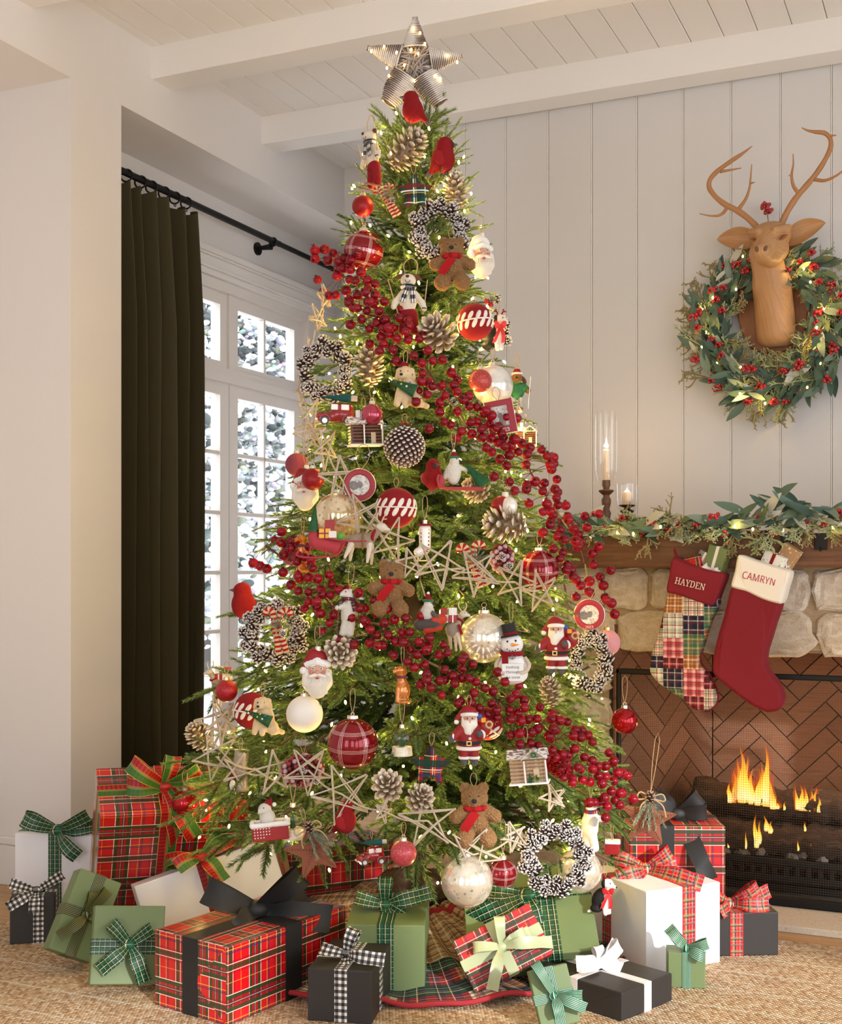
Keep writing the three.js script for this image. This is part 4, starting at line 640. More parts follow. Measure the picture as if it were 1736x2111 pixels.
ball('mauve sugared ball behind the santa with the covered eye', 612, 958, 24, BALL.mauve, { loop: 0 });
ball('mauve sugared ball beside the amber glass dog and berries', 603, 1142, 24, BALL.mauve, { loop: 0 });
{ // mercury ball with a raised snowflake
  const t = ball('silver mercury ball with a snowflake medallion beside the snowman', 998, 1315, 52, BALL.merc, { off: .0, loop: 10 }), q = [];
  for (let i = 0; i < 12; i++) q.push(at(ell(3, 11, 2, 8, 6), 0, 16, 0).rotateZ(i * PI / 6)); for (let i = 0; i < 24; i++) q.push(at(ell(1.6, 5, 1.6, 6, 5), 0, 33, -7).rotateZ(i * PI / 12)); const o = part(t, 'snowflake_medallion', merge(q), mat([.85, .8, .7], .35, .2)); o.position.set(-2, -4, 47);
}
// red felt balls with a white leaf vine
function leafBall(label, px, py, r, o = {}) {
  const t = orn('felt_ball_ornament', label, 'ornament', 'red felt balls with a white leaf vine'); hang(t, px, py, o); const b = part(t, 'globe', sph(r, 32, 24), redFelt); b.rotation.z = o.tilt ?? 0;
  const vine = part(t, 'vine', tor(r + .3, 1.7, 48, 6), whiteFelt); vine.rotation.set(PI / 2, o.tilt ?? 0, 0, 'XYZ'); vine.rotation.order = 'ZXY'; vine.rotation.set(PI / 2, 0, o.tilt ?? 0);
  const g = ell(r * .13, r * .27, 2.6, 10, 8).translate(0, r * .25, 0);
  for (let i = 0; i < 14; i++) for (const s of [1, -1]) { const a = i / 14 * PI * 2 + .1, l = new THREE.Object3D(); l.rotation.order = 'YXZ'; const m = part(t, 'leaf', g, whiteFelt); m.matrixAutoUpdate = true; const e = new THREE.Euler(-s * .3, a, 0, 'YXZ'), dir = V(0, 0, r - .4).applyEuler(new THREE.Euler(0, a, 0)); m.position.copy(dir); m.rotation.set(s > 0 ? -.26 : PI + .26, a, s > 0 ? -.5 : .5, 'YXZ'); m.position.applyAxisAngle(V(0, 0, 1), o.tilt ?? 0); const qz = new THREE.Quaternion().setFromAxisAngle(V(0, 0, 1), o.tilt ?? 0); m.quaternion.premultiply(qz); void e; void l; }
  if (o.loop !== 0) loop(t, r, 20); return t;
}
leafBall('red felt ball with white leaves beside the gold pinecone high on the tree', 979, 664, 38, { off: .01, tilt: .12 });
leafBall('red felt ball with a white leaf band in the middle of the tree', 817, 1047, 42, { off: .03, tilt: -.02 });
leafBall('red felt ball with white leaves behind the yellow dog with a little tree', 519, 1465, 38, { off: -.01, tilt: -.1, loop: 0 });
leafBall('red felt ball with white leaves behind the santa carrying a toy sack', 1003, 1492, 34, { off: -.02, tilt: -.7, loop: 0 });

// pinecones
function coneGeo(seed, R0, L, n, tipW, cols, open = 1, sw = 8, sh = 6) {   // scales set round a core in a spiral; cols: [body, tip]
  const q = rng(seed), out = [tint(at(ell(R0 * .34, L * .5, R0 * .34, 8, 6), 0, 0, 0), cols[0])];
  for (let i = 0; i < n; i++) {
    const t = (i + .5) / n, y = -L * .5 + L * t, a = i * 2.39996, prof = Math.pow(Math.sin(PI * (.1 + .82 * (1 - t))), .75), len = R0 * prof * (.95 + .1 * q()), w = tipW * (.55 + .6 * prof), el = -.35 + 1.25 * t + (1 - open) * .5;
    const g = new THREE.SphereGeometry(1, sw, sh), p = g.attributes.position, c = []; const A = lin(cols[0]), B = lin(cols[1]);
    for (let k = 0; k < p.count; k++) { let x = p.getX(k), yy = p.getY(k), z = p.getZ(k); const s = (z + 1) / 2; const ww = w * (.35 + .65 * s) * (s > .97 ? .8 : 1); p.setXYZ(k, x * ww, yy * w * (.22 + .12 * s) + s * s * w * .35, z * len * .42 + len * .58); const f = Math.min(1, Math.max(0, (s - .6) / .2)); c.push(A.r + (B.r - A.r) * f, A.g + (B.g - A.g) * f, A.b + (B.b - A.b) * f); }
    g.setAttribute('color', new THREE.Float32BufferAttribute(c, 3)); g.computeVertexNormals(); g.rotateX(-el); g.rotateY(a); g.translate(0, y, 0); out.push(g);
  }
  return merge(out);
}
const champ = ['#8f7a62', '#e2d6c4'], champM = mat('#ffffff', .42, .35, { vertexColors: true }), coneVC = mat('#ffffff', .8, 0, { vertexColors: true });
const champGeo = [coneGeo(1, 42, 66, 52, 8.5, champ), coneGeo(2, 44, 52, 46, 9, champ), coneGeo(3, 38, 74, 56, 8, champ)];
function pinecone(label, px, py, size, o = {}) { const t = orn('pinecone_ornament', label, 'pinecone', 'glittered champagne pinecones'); hang(t, px, py, o); const c = part(t, 'scales', champGeo[o.v ?? 0], o.m ?? champM); c.scale.setScalar(size / 84); c.rotation.set(o.cx ?? .6, o.cy ?? 0, o.cz ?? 0); c.userData.kind = 'stuff'; return t; }
pinecone('largest champagne pinecone just under the top cardinal', 836, 312, 92, { v: 2, cx: .5, cz: -.7, off: .03 });
pinecone('champagne pinecone below the upper cardinal beside the plaid star', 940, 396, 72, { v: 2, cx: .2, cz: .15, off: .01 });
pinecone('pale champagne pinecone between the ski reindeer and the felt ball', 906, 690, 92, { v: 1, cx: 1.0, cz: .5, off: .04 });
pinecone('brown gold pinecone behind the dog holding a tree', 762, 758, 80, { v: 2, cx: .3, cz: .1, off: -.02 });
pinecone('champagne pinecone partly behind the penguin sled', 985, 1010, 66, { v: 1, cx: .9, cz: .9 });
pinecone('wide silver champagne pinecone under the santa hat by the berry garland', 1046, 1082, 92, { v: 0, cx: .5, cz: 1.5, off: .03 });
pinecone('flat flower shaped champagne pinecone over the santa head', 702, 1346, 78, { v: 1, cx: 1.45, cz: 0, off: .03 });
pinecone('brown glitter pinecone hanging at the far window edge of the tree', 414, 1520, 66, { v: 0, cx: .4, cz: .6 });
pinecone('champagne pinecone under the plaid star, the upper of the pair', 800, 1622, 74, { v: 1, cx: 1.0, cz: .1, off: .03 });
pinecone('champagne pinecone under the plaid star, the lower of the pair', 864, 1648, 68, { v: 0, cx: .9, cz: -.3, off: .05 });
pinecone('clear frosted pinecone over the berries below the santa figure', 1135, 1428, 60, { v: 2, cx: .3, cz: .2, m: mat([1.0, .97, .93], .25, .3, { vertexColors: true }) });
// snowy pinecone wreaths
const snowy = ['#2e1610', '#e6dfdb'], miniCone = [5, 6, 7].map((s) => coneGeo(s, 14, 18, 28, 4, snowy, .8, 6, 4));
function coneWreath(label, px, py, rx, ry, n, o = {}) {
  const t = orn('pinecone_wreath', label, 'wreath ornament', 'snow tipped pinecone wreath ornaments'); hang(t, px, py, o); const q = rng(px);
  const core = tor(1, .16, 40, 8); core.scale(rx, ry, Math.min(rx, ry)); part(t, 'ring', core, mat([.09, .045, .025], .95));
  n = Math.round(n * 1.4); for (let i = 0; i < n; i++) { const a = i / n * PI * 2 + q() * .2, k = [.82, 1.16, .98][i % 3], c = part(t, 'pinecone', miniCone[i % 3], coneVC); c.position.set(Math.cos(a) * rx * k, Math.sin(a) * ry * k, (i % 3 === 2 ? 12 : 4) + 6 * q()); c.rotation.set(1.1 + (q() - .5) * 1.2, q() * 3, (q() - .5) * 1.6); c.scale.setScalar((1.0 + .35 * q()) * (o.k ?? 1)); }
  for (let i = 0; i < (o.sprigs ?? 3); i++) { const s = part(t, 'fir_sprig', sprig(400 + i, .085, 1000, 1), needleM); s.scale.setScalar(540); s.position.set((q() - .5) * rx * .5, (q() - .5) * ry * .5, 10); s.rotation.set(.6 - q(), q() * 6, 0); }
  return t;
}
coneWreath('snow tipped pinecone wreath behind the upper teddy bear', 906, 480, 48, 48, 22, { sprigs: 2 });
coneWreath('snow tipped pinecone wreath with green sprigs beside the window', 672, 768, 44, 50, 20, { sprigs: 5, off: .01 });
coneWreath('snowy pinecone wreath with a striped candy cane tied on it', 566, 1305, 54, 52, 24, { off: .01, sprigs: 0 });
coneWreath('heavily snowed pinecone wreath in front of the stone fireplace', 1217, 1366, 32, 52, 22, { d: 4.2, sprigs: 2 });
coneWreath('largest snowy pinecone wreath hanging lowest over the white box', 1145, 1768, 58, 60, 26, { off: .03, sprigs: 4 });
coneWreath('small snowy pinecone cluster wreath behind the black and white dog', 1032, 690, 12, 24, 8, { off: -.02, k: .8, sprigs: 0 });
{ // round ball of snowy scales
  const t = orn('pinecone_ball', 'round ball of snow tipped pinecone scales under the log cabin', 'ornament'); hang(t, 834, 921, { off: .03 }); const out = [tint(sph(37, 20, 14), '#3a2018')], A = lin('#5a3226'), B = lin('#efe7e2');
  for (let i = 0; i < 210; i++) { const y = 1 - 2 * (i + .5) / 210, a = i * 2.39996, g = new THREE.SphereGeometry(1, 6, 4), p = g.attributes.position, c = []; for (let k = 0; k < p.count; k++) { const f = p.getY(k) < -.1 ? 1 : .1; c.push(A.r + (B.r - A.r) * f, A.g + (B.g - A.g) * f, A.b + (B.b - A.b) * f); } g.setAttribute('color', new THREE.Float32BufferAttribute(c, 3)); g.scale(4.2, 4.4, 2.2); g.rotateX(-.55); g.translate(0, 0, 41); g.rotateX(-Math.asin(y)); g.rotateY(a); out.push(g); }
  part(t, 'scales', merge(out), coneVC).userData.kind = 'stuff'; for (let i = 0; i < 4; i++) { const s = part(t, 'pine_sprig', sprig(430 + i, .07, 800, 1), needleM); s.scale.setScalar(480); s.position.set(-8 + i * 6, 40, 4); s.rotation.set(-.4, -1.4 + i * .9, 0); } part(t, 'berry_tuft', merge([at(sph(5), -8, 46, 6), at(sph(5), 10, 45, 8), at(sph(4), 2, 49, 4)]), redPaint); loop(t, 48, 20);
}
{ // dark red pinecone shaped glass
  const t = orn('pinecone_ball', 'dark red glass pinecone ball behind the white log cabin', 'ornament'); hang(t, 1150, 1583, { off: .0 }); const out = [sph(27, 20, 14)]; for (let i = 0; i < 110; i++) { const y = 1 - 2 * (i + .5) / 110; out.push(at(ell(5, 4.5, 2.4, 6, 5), 0, 0, 28).rotateX(-Math.asin(y)).rotateY(i * 2.39996)); } part(t, 'scales', merge(out), BALL.ruby).userData.kind = 'stuff';
}
// frosted berry balls
function berryBall(label, px, py, rx, ry, n, o) { const t = orn('frosted_berry_ball', label, 'ornament'); hang(t, px, py, o); const q = rng(px), out = [tint(ell(rx * .8, ry * .8, ry * .8), '#3a0a12')]; for (let i = 0; i < n; i++) { const y = 1 - 2 * (i + .5) / n, a = i * 2.39996, r = Math.sqrt(1 - y * y), w = q(); out.push(tint(at(sph(5.2, 8, 6), Math.cos(a) * r * rx * .92, y * ry * .92, Math.sin(a) * r * ry * .92), w < .4 ? '#c8a0a8' : w < .7 ? '#8a2c3c' : '#6a0c18')); } part(t, 'berries', merge(out), mat('#ffffff', .3, 0, { vertexColors: true })).userData.kind = 'stuff'; for (const [x, y] of [[0, 4], [rx * .6, -ry * .5]]) { const c = part(t, 'pinecone', miniCone[0], coneVC); c.position.set(x, y, ry * .9); c.scale.setScalar(.7); c.rotation.x = 1.3; } loop(t, ry, 34); }
berryBall('cluster of frosted dark red berries above the twig stars', 625, 1588, 44, 34, 90, { off: .02 });
berryBall('frosted mauve berry cluster behind the candy cane by the plaid ball', 1035, 1152, 24, 30, 60, { off: .0 });

// teddy bears
const bearM = mat([.30, .16, .065], 1, 0, { sheen: .4, sheenColor: '#c89a60', sheenRoughness: .6 }), scarfT = tex(64, 64, (g) => { g.fillStyle = '#b80c16'; g.fillRect(0, 0, 64, 64); for (let i = 0; i < 8; i++) line(g, '#5c040a', .5, i * 8, 0, 3, 64); }), scarfM = mat('#ffffff', .95, 0, { map: scarfT });
const bearGeo = [blob([E(0, 30, 2, 23, 21, 20), E(-17, 48, -2, 9, 9, 6), E(17, 47, -2, 9, 9, 6), E(-1, 25, 17, 11, 9, 9), E(0, -8, 0, 25, 28, 22), C([-18, 6, 4], 11, [-35, -2, 10], 11), C([18, 6, 4], 11, [36, -4, 10], 11)], { cell: 1.5, k: 5, fur: 4.2 }), blob([C([-13, -30, 6], 13, [-21, -42, 20], 15)], { cell: 1.5, k: 4, fur: 4.2 }), blob([C([13, -30, 6], 13, [21, -42, 20], 15)], { cell: 1.5, k: 4, fur: 4.2 })];
function bear(label, px, py, size, o = {}) {
  const t = orn('teddy_bear_ornament', label, 'teddy bear', 'curly brown teddy bears in red scarves'); hang(t, px, py, o); t.scale.multiplyScalar(size / 100);
  part(t, 'body', bearGeo[0], bearM); part(t, 'leg', bearGeo[1], bearM); part(t, 'leg', bearGeo[2], bearM);
  part(t, 'nose', ell(5.2, 4.6, 3.6), blackFelt).position.set(-1, 28, 26); part(t, 'eye', sph(1.7, 8, 6), blackFelt).position.set(-8, 36, 20); part(t, 'eye', sph(1.7, 8, 6), blackFelt).position.set(8, 36, 20);
  const s = part(t, 'scarf', at(tor(19, 5, 30, 8).scale(1, .85, 1), 0, 10, 3, 0, 0, 0).rotateX(0), scarfM); s.geometry = at(tor(19, 5.5, 30, 8), 0, 0, 0, PI / 2 - .15).translate(0, 11, 3);
  part(t, 'scarf_tail', strip([[2, 8, 24], [-8, -4, 27], [-18, -18, 26], [-24, -26, 24]], 17, V(.6, -.6, .1), () => 1, 12, .06), scarfM); loop(t, 50, 24, 6); return t;
}
bear('curly brown teddy bear in a red scarf near the top of the tree', 932, 545, 100, { off: .05, roll: .02 });
bear('darker brown teddy bear in a red scarf in the middle of the tree', 806, 1212, 102, { off: .05, roll: -.04 });
bear('brown teddy bear in a red scarf low on the tree over the green boxes', 980, 1678, 112, { off: .05, roll: .05 });
// cardinals
const birdM = mat([.25, .004, .006], 1), greyM = mat([.11, .09, .09], .7);
const birdGeo = blob([E(0, -6, 0, 23, 27, 20), E(3, 21, 3, 17, 16, 15), C([-12, -14, -6], 11, [-24, -30, -16], 5)], { cell: 1.8, k: 7, fur: 1.3 });
function bird(label, px, py, size, o = {}) { const t = orn('cardinal_ornament', label, 'bird', 'red felt cardinals'); hang(t, px, py, o); t.scale.multiplyScalar(size / 64); part(t, 'body', birdGeo, birdM); part(t, 'beak', at(cone(5, 13, 8), 24, 22, 5, 0, 0, -PI / 2), greyM); part(t, 'mask', ell(5, 7, 8).translate(16, 20, 8), mat([.08, .01, .012], .9)); part(t, 'eye', sph(1.9, 8, 6), blackFelt).position.set(14, 25, 15); part(t, 'wing', ell(12, 15, 5).rotateZ(.6).translate(-10, -8, 16), mat([.3, .01, .012], 1)); part(t, 'tail', rbox(10, 24, 4, 1.5).rotateZ(-.7).translate(-24, -30, -14), greyM); part(t, 'leg', merge([at(cyl(1.2, 1.2, 12, 6), 2, -36, 2), at(cyl(1.2, 1.2, 12, 6), 8, -36, 2)]), greyM); return t; }
bird('red felt cardinal perched under the twig star topper', 851, 222, 60, { yaw: PI - .4 + .7, off: .04 });
bird('red felt cardinal facing the fireplace near the treetop', 914, 322, 66, { off: .03, yaw: .15 });
bird('red cardinal sitting beside the white penguin on its sled', 893, 980, 58, { off: .02, yaw: -.9 });
bird('red cardinal at the outer window side of the tree', 502, 1240, 68, { yaw: PI * .93, off: .02 });
bird('red cardinal low on the tree behind a twig star', 712, 1686, 62, { off: .02, yaw: .1 });
// plaid stars
const starPts = (R1, r, n = 5, rot = PI / 2) => Array.from({ length: n * 2 }, (_, i) => { const a = rot + i * PI / n, k = i % 2 ? r : R1; return new THREE.Vector2(Math.cos(a) * k, Math.sin(a) * k); });
function puffStar(R1, r, th) { const pts = starPts(R1, r), pos = [], uv = [], idx = [], N = 10, m = 6; for (const s of [1, -1]) { const b0 = pos.length / 3; pos.push(0, 0, s * th); uv.push(.5, .5); for (let j = 1; j <= m; j++) for (let i = 0; i < N * 4; i++) { const a = pts[Math.floor(i / 4)], b = pts[(Math.floor(i / 4) + 1) % N], f = (i % 4) / 4, k = j / m, x = (a.x + (b.x - a.x) * f) * k, y = (a.y + (b.y - a.y) * f) * k; pos.push(x, y, s * th * Math.sqrt(Math.max(0, 1 - k * k))); uv.push(.5 + x / 90, .5 + y / 90); } const M = N * 4; for (let i = 0; i < M; i++) { const n1 = (i + 1) % M; s > 0 ? idx.push(b0, b0 + 1 + i, b0 + 1 + n1) : idx.push(b0, b0 + 1 + n1, b0 + 1 + i); for (let j = 0; j < m - 1; j++) { const A = b0 + 1 + j * M + i, B = b0 + 1 + j * M + n1; s > 0 ? idx.push(A, A + M, B, B, A + M, B + M) : idx.push(A, B, A + M, B, B + M, A + M); } } } return geo(pos, idx, uv); }
const starT = plaid(256, '#a8141e', [[.14, .2, '#17224a', .55], [.42, .16, '#0d3c2a', .8], [.7, .06, '#2b3f8a', .7], [.25, .02, '#e6c04a', .95], [.56, .02, '#f0ece2', .95], [.61, .015, '#e6c04a', .9], [.88, .12, '#17224a', .5]]), starT2 = plaid(256, '#0f4a38', [[.1, .2, '#141d33', .6], [.36, .1, '#7c1a24', .8], [.6, .08, '#141d33', .5], [.48, .03, '#f0ece2', .95], [.53, .014, '#e6c04a', .9], [.74, .02, '#f0ece2', .9], [.86, .14, '#7c1a24', .6]]);
function plaidStar(label, px, py, R1, map, o = {}) { const t = orn('plaid_star_ornament', label, 'star ornament'); hang(t, px, py, o); part(t, 'cushion', puffStar(R1, R1 * .55, R1 * .24), mat('#ffffff', .95, 0, { map })); loop(t, R1 - 2, 26); }
plaidStar('green and navy plaid fabric star near the treetop', 855, 397, 40, starT2, { off: .05, roll: .05 });
plaidStar('red tartan fabric star over the pair of champagne pinecones', 887, 1580, 45, starT, { off: .05, roll: -.05 });

// twig stars and their garlands
const twigT = woodTex(128, 64, '#c4b6a2', ['#6a5040', '#f4efe6', '#a08c76'], 160, 0, 33); twigT.rotation = PI / 2; const twigM = mat('#ffffff', .9, 0, { map: twigT });
function starTwigs(q, R1, w) { const out = [], v = starPts(R1, R1, 5).filter((_, i) => i % 2 === 0); for (let i = 0; i < 5; i++) { const a = v[i], b = v[(i + 2) % 5]; for (let k = 0; k < 2; k++) { const j = () => (q() - .5) * w * 1.6; out.push(taper([[a.x * 1.06 + j(), a.y * 1.06 + j(), j()], [(a.x + b.x) / 2 + j() * 1.5, (a.y + b.y) / 2 + j() * 1.5, j() * 2], [b.x * 1.06 + j(), b.y * 1.06 + j(), j()]], w * .7, w * .55, 6, 5)); } } return merge(out); }
function starGarland(label, stars, o = {}) {
  const t = thing('twig_star_garland', label, 'garland', 'frosted twig star garlands'), q = rng(stars.length * 7 + stars[0][0]), pts = [];
  for (const [px, py, r, roll, yaw = 0] of stars) { const p = onTree(px, py, .06), s = depthOf(p) / F, g = starTwigs(q, r, 2.8), m = part(t, 'twig_star', g, twigM); m.position.copy(p); m.scale.setScalar(s); m.rotation.order = 'YXZ'; m.rotation.set((q() - .5) * .3, Math.atan2(-p.x, -p.z) + yaw, roll); pts.push(p); }
  const c = []; for (let i = 0; i + 1 < pts.length; i++) c.push(tube([pts[i], pts[i].clone().lerp(pts[i + 1], .5).add(V(0, -.012, 0)), pts[i + 1]], .003, 8, 5)); part(t, 'vine_cord', merge(c), twigM);
}
starGarland('frosted twig star garland trailing down the window side of the tree', [[668, 612, 24, .2, 1], [655, 655, 28, .5, .9], [636, 730, 30, .1, 1.2], [622, 800, 28, .7, 1.1], [640, 862, 40, .9, .6], [640, 900, 36, .2, .4], [672, 925, 42, .6, 1], [706, 990, 48, .1, .2], [752, 1070, 54, .45, 0], [808, 1112, 46, .9, .2]]);
starGarland('frosted twig star garland sweeping across the middle of the tree', [[846, 1160, 30, .2, .3], [905, 1162, 52, .75, .2], [982, 1180, 48, .5, 0], [1062, 1200, 46, .9, -.5], [1112, 1218, 42, .3, -.6]]);
starGarland('frosted twig star garland low across the front of the tree', [[446, 1560, 48, .4, .3], [492, 1588, 34, .9, .2], [565, 1592, 46, .1, .5], [636, 1588, 48, .6, .1], [706, 1638, 60, .35, 0], [790, 1672, 24, .9, .8], [882, 1692, 58, .1, 0], [975, 1762, 56, .75, .1], [1060, 1725, 30, .3, .6]]);
starGarland('small frosted twig star on a twine loop near the lowest wreath', [[1140, 1645, 28, .3, .3], [1150, 1650, 10, .1, .3]]);
starGarland('rough brown vine star at the outer window side of the lowest branches', [[452, 1487, 52, .2, .6], [458, 1490, 44, .5, .8]]);
// rattan stars with frosted greenery
const rattanM = mat('#ffffff', .6, 0, { map: woodTex(128, 64, '#8a4e36', ['#4a2416', '#b47a58'], 120, 0, 37) });
function rattanStar(label, px, py, R1, col, o = {}) {
  const t = orn('rattan_star_ornament', label, 'star ornament'); hang(t, px, py, o); const g = []; for (let k = 1; k <= 10; k++) { const f = k / 10, v = starPts(R1 * f, R1 * .45 * Math.pow(f, .8), 5).map((p, i) => V(p.x, p.y, 6 * (1 - f) + (i % 2 ? 0 : 1))); g.push(new THREE.TubeGeometry(new THREE.CatmullRomCurve3(v, true, 'catmullrom', .12), 70, R1 * .03, 5, true)); }
  part(t, 'woven_star', merge(g), rattanM); part(t, 'backing', puffStar(R1 * .86, R1 * .36, 2).translate(0, 0, -4), mat([.05, .022, .012], .9));
  const q = rng(px); for (let i = 0; i < 9; i++) { const s = part(t, 'frosted_sprig', frost[i % 3], needleM); s.scale.setScalar(470); s.position.set((q() - .5) * 10 + (o.gx ?? 0), R1 * .72, 9); s.rotation.set(1.35 + (q() - .5) * .5, (q() - .5) * 1.7 + (o.ga ?? 0), 0, 'ZXY'); s.rotation.order = 'ZXY'; s.rotation.set(1.3 + (q() - .5) * .4, 0, (q() - .5) * 1.5 + (o.ga ?? 0)); }
  part(t, 'pinecone', miniCone[1], mat([.6, .42, .32], .8, 0, { vertexColors: true })).position.set(o.gx ?? 0, R1 * .8, 14);
  part(t, 'jute_bow', merge([tube([[0, R1 * .8, 10], [-22, R1 * .95, 14], [-26, R1 * .7, 14], [0, R1 * .78, 10]], 1.8, 18, 6), tube([[0, R1 * .8, 10], [24, R1 * .98, 14], [30, R1 * .76, 14], [0, R1 * .78, 10]], 1.8, 18, 6), tube([[0, R1 * .8, 10], [-16, R1 * .5, 16], [-18, R1 * .2, 14]], 1.7, 12, 6), tube([[0, R1 * .8, 10], [26, R1 * .6, 16], [36, R1 * .2, 14]], 1.7, 12, 6)]), twineM); loop(t, R1, o.loop ?? 30, 4);
}
const frost = [0, 1, 2].map((i) => { const o = { pos: [], col: [], idx: [] }; sprigInto(o, rng(440 + i), V(0, 0, 0), V(0, 0, 1), V(0, 1, 0), .13, 620, 1); for (let k = 0; k < o.col.length; k += 3) { const f = (k / 3) % 4 > 1 ? .62 : .12; o.col[k] += (.62 - o.col[k]) * f; o.col[k + 1] += (.63 - o.col[k + 1]) * f; o.col[k + 2] += (.55 - o.col[k + 2]) * f; } return geo(o.pos, o.idx, null, o.col); });
rattanStar('brown rattan star with a jute bow and frosted pine low on the tree', 646, 1752, 60, '', { off: .05, roll: .28, gx: 6, ga: .55 });
rattanStar('brown rattan star with frosted pine hanging before the firebox', 1335, 1688, 58, '', { d: 4.05, roll: -.12, loop: 120 });

// candy cane bundles
const caneT = tex(64, 64, (g) => { g.fillStyle = '#d8bc90'; g.fillRect(0, 0, 64, 64); line(g, '#a80e1c', 1, 0, 0, 64, 32); }, { rep: [1, 3] }), caneM = mat('#ffffff', .9, 0, { map: caneT });
function cane(label, px, py, size, o = {}) { const t = orn('candy_cane_bundle', label, 'ornament', 'striped fabric candy cane bundles'); hang(t, px, py, o); t.scale.multiplyScalar(size / 100); part(t, 'candy_cane', taper([[6, -50, 0], [-2, -10, 4], [-8, 20, 6], [-14, 42, 4], [-24, 44, 2], [-28, 32, 0]], 7, 7, 26, 10), caneM); part(t, 'candy_cane', taper([[22, -46, -4], [8, -8, 2], [2, 20, 4], [10, 44, 2], [22, 42, 0], [25, 32, 0]], 7, 7, 26, 10), caneM); for (let i = 0; i < 8; i++) { const s = part(t, 'pine_tuft', frost[i % 3], needleM); s.scale.setScalar(300); s.position.set(2, 8, 10); s.rotation.order = 'ZXY'; s.rotation.set(-.9 + .25 * Math.sin(i * 3), 0, -1.3 + i * .37); } part(t, 'twine_bow', merge([tube([[0, 2, 12], [-14, 8, 16], [-16, -2, 16], [0, 0, 12]], 1.3, 14, 5), tube([[0, 2, 12], [16, 8, 16], [18, -2, 16], [0, 0, 12]], 1.3, 14, 5), tube([[0, 0, 12], [-8, -16, 15], [-14, -28, 14]], 1.3, 8, 5)]), twineM); const c = part(t, 'pinecone', miniCone[2], coneVC); c.position.set(12, -6, 14); c.scale.setScalar(.7); c.rotation.x = 1.2; return t; }
cane('striped candy canes with pine tuft near the treetop behind the plaid star', 800, 415, 70, { off: .01, roll: .3 });
cane('striped candy canes with pine tuft tied across the snowy pinecone wreath', 572, 1300, 96, { off: .08, roll: -.05 });
cane('striped candy canes with pine tuft behind the twig stars by the plaid ball', 978, 1165, 96, { off: .02, roll: .15 });
// ---------- tree topper ----------
{
  const t = orn('star_topper', 'big white and brown wrapped twig star on top of the tree', 'tree topper'), p = P(856, 130, 4.35); t.position.copy(P(856, 130, 4.27)); t.scale.setScalar(4.27 / F); t.rotation.y = Math.atan2(-p.x, -p.z);
  const twW = mat([.66, .63, .62], .9), twB = mat([.13, .08, .06], .95), tw = mat('#ffffff', .9, 0, { map: woodTex(128, 64, '#b8aca6', ['#3a2820', '#f2eeec', '#ffffff', '#4a362c'], 260, 0, 51) }), dark = mat([.10, .07, .055], .95), q = rng(71);
  const tips = [[0, 94], [-98, 31], [96, 14], [-56, -84], [52, -84]], wrap = [], core = [];
  tips.forEach(([x, y], k) => {   // each arm: a cone wound with twine
    const a = Math.atan2(y, x), L = Math.hypot(x, y), r0 = L * .33, e = V(Math.cos(a), Math.sin(a), 0), s = V(-Math.sin(a), Math.cos(a), 0), z = V(0, 0, 1), w = k > 2 ? 31 : 27, pts = [], turns = 17;
    const W = (f) => k > 2 ? w * (1 - .45 * f * f) : w * (1 - f) + 4.5 * f;
    for (let i = 0; i <= turns * 10; i++) { const f = i / (turns * 10), an = i / 10 * PI * 2; pts.push(e.clone().multiplyScalar(r0 + (L - r0) * f).addScaledVector(s, Math.cos(an) * W(f) * (1 + .06 * (q() - .5))).addScaledVector(z, Math.sin(an) * W(f) * .5)); }
    const c2 = pts.map((v) => v.clone().applyAxisAngle(e, PI * .9)); part(t, 'wound_arm', new THREE.TubeGeometry(new THREE.CatmullRomCurve3(pts), turns * 14, 2.1, 5), twW); part(t, 'wound_arm', new THREE.TubeGeometry(new THREE.CatmullRomCurve3(c2), turns * 14, 1.2, 5), twB);
    core.push(taper([e.clone().multiplyScalar(r0 * .9), e.clone().multiplyScalar((r0 + L) / 2), e.clone().multiplyScalar(L)], W(0) * .5, W(1) * .55, 6, 8));
  });
  part(t, 'core', merge(core), dark);
  for (let i = 0; i < 90; i++) { const a = q() * PI * 2, b = a + PI * (.5 + q() * .9), r = 40, z0 = (q() - .5) * 22; wrap.push(tube([[Math.cos(a) * r, Math.sin(a) * r, z0], [(Math.cos(a) + Math.cos(b)) * r * .35, (Math.sin(a) + Math.sin(b)) * r * .35, z0 * -1 + (q() - .5) * 16], [Math.cos(b) * r, Math.sin(b) * r, -z0]], 1 + q() * .9, 8, 4)); }
  stuff(part(t, 'woven_centre', merge(wrap), tw)); part(t, 'pole', at(cyl(1.6, 1.6, 80, 8), 0, -58, 0), blackM);
  for (const [x, y] of [[-4, 66], [10, 56], [20, 34], [-8, 22], [-64, 28], [-38, 16], [-58, -16], [-54, -32], [66, 10], [86, -4], [42, -32], [52, -38], [-2, -42], [-22, -10], [6, 14], [-90, 18]]) part(t, 'bulb', at(ell(2.1, 3.2, 2.1, 8, 6), x, y, 14), bulbM);
}
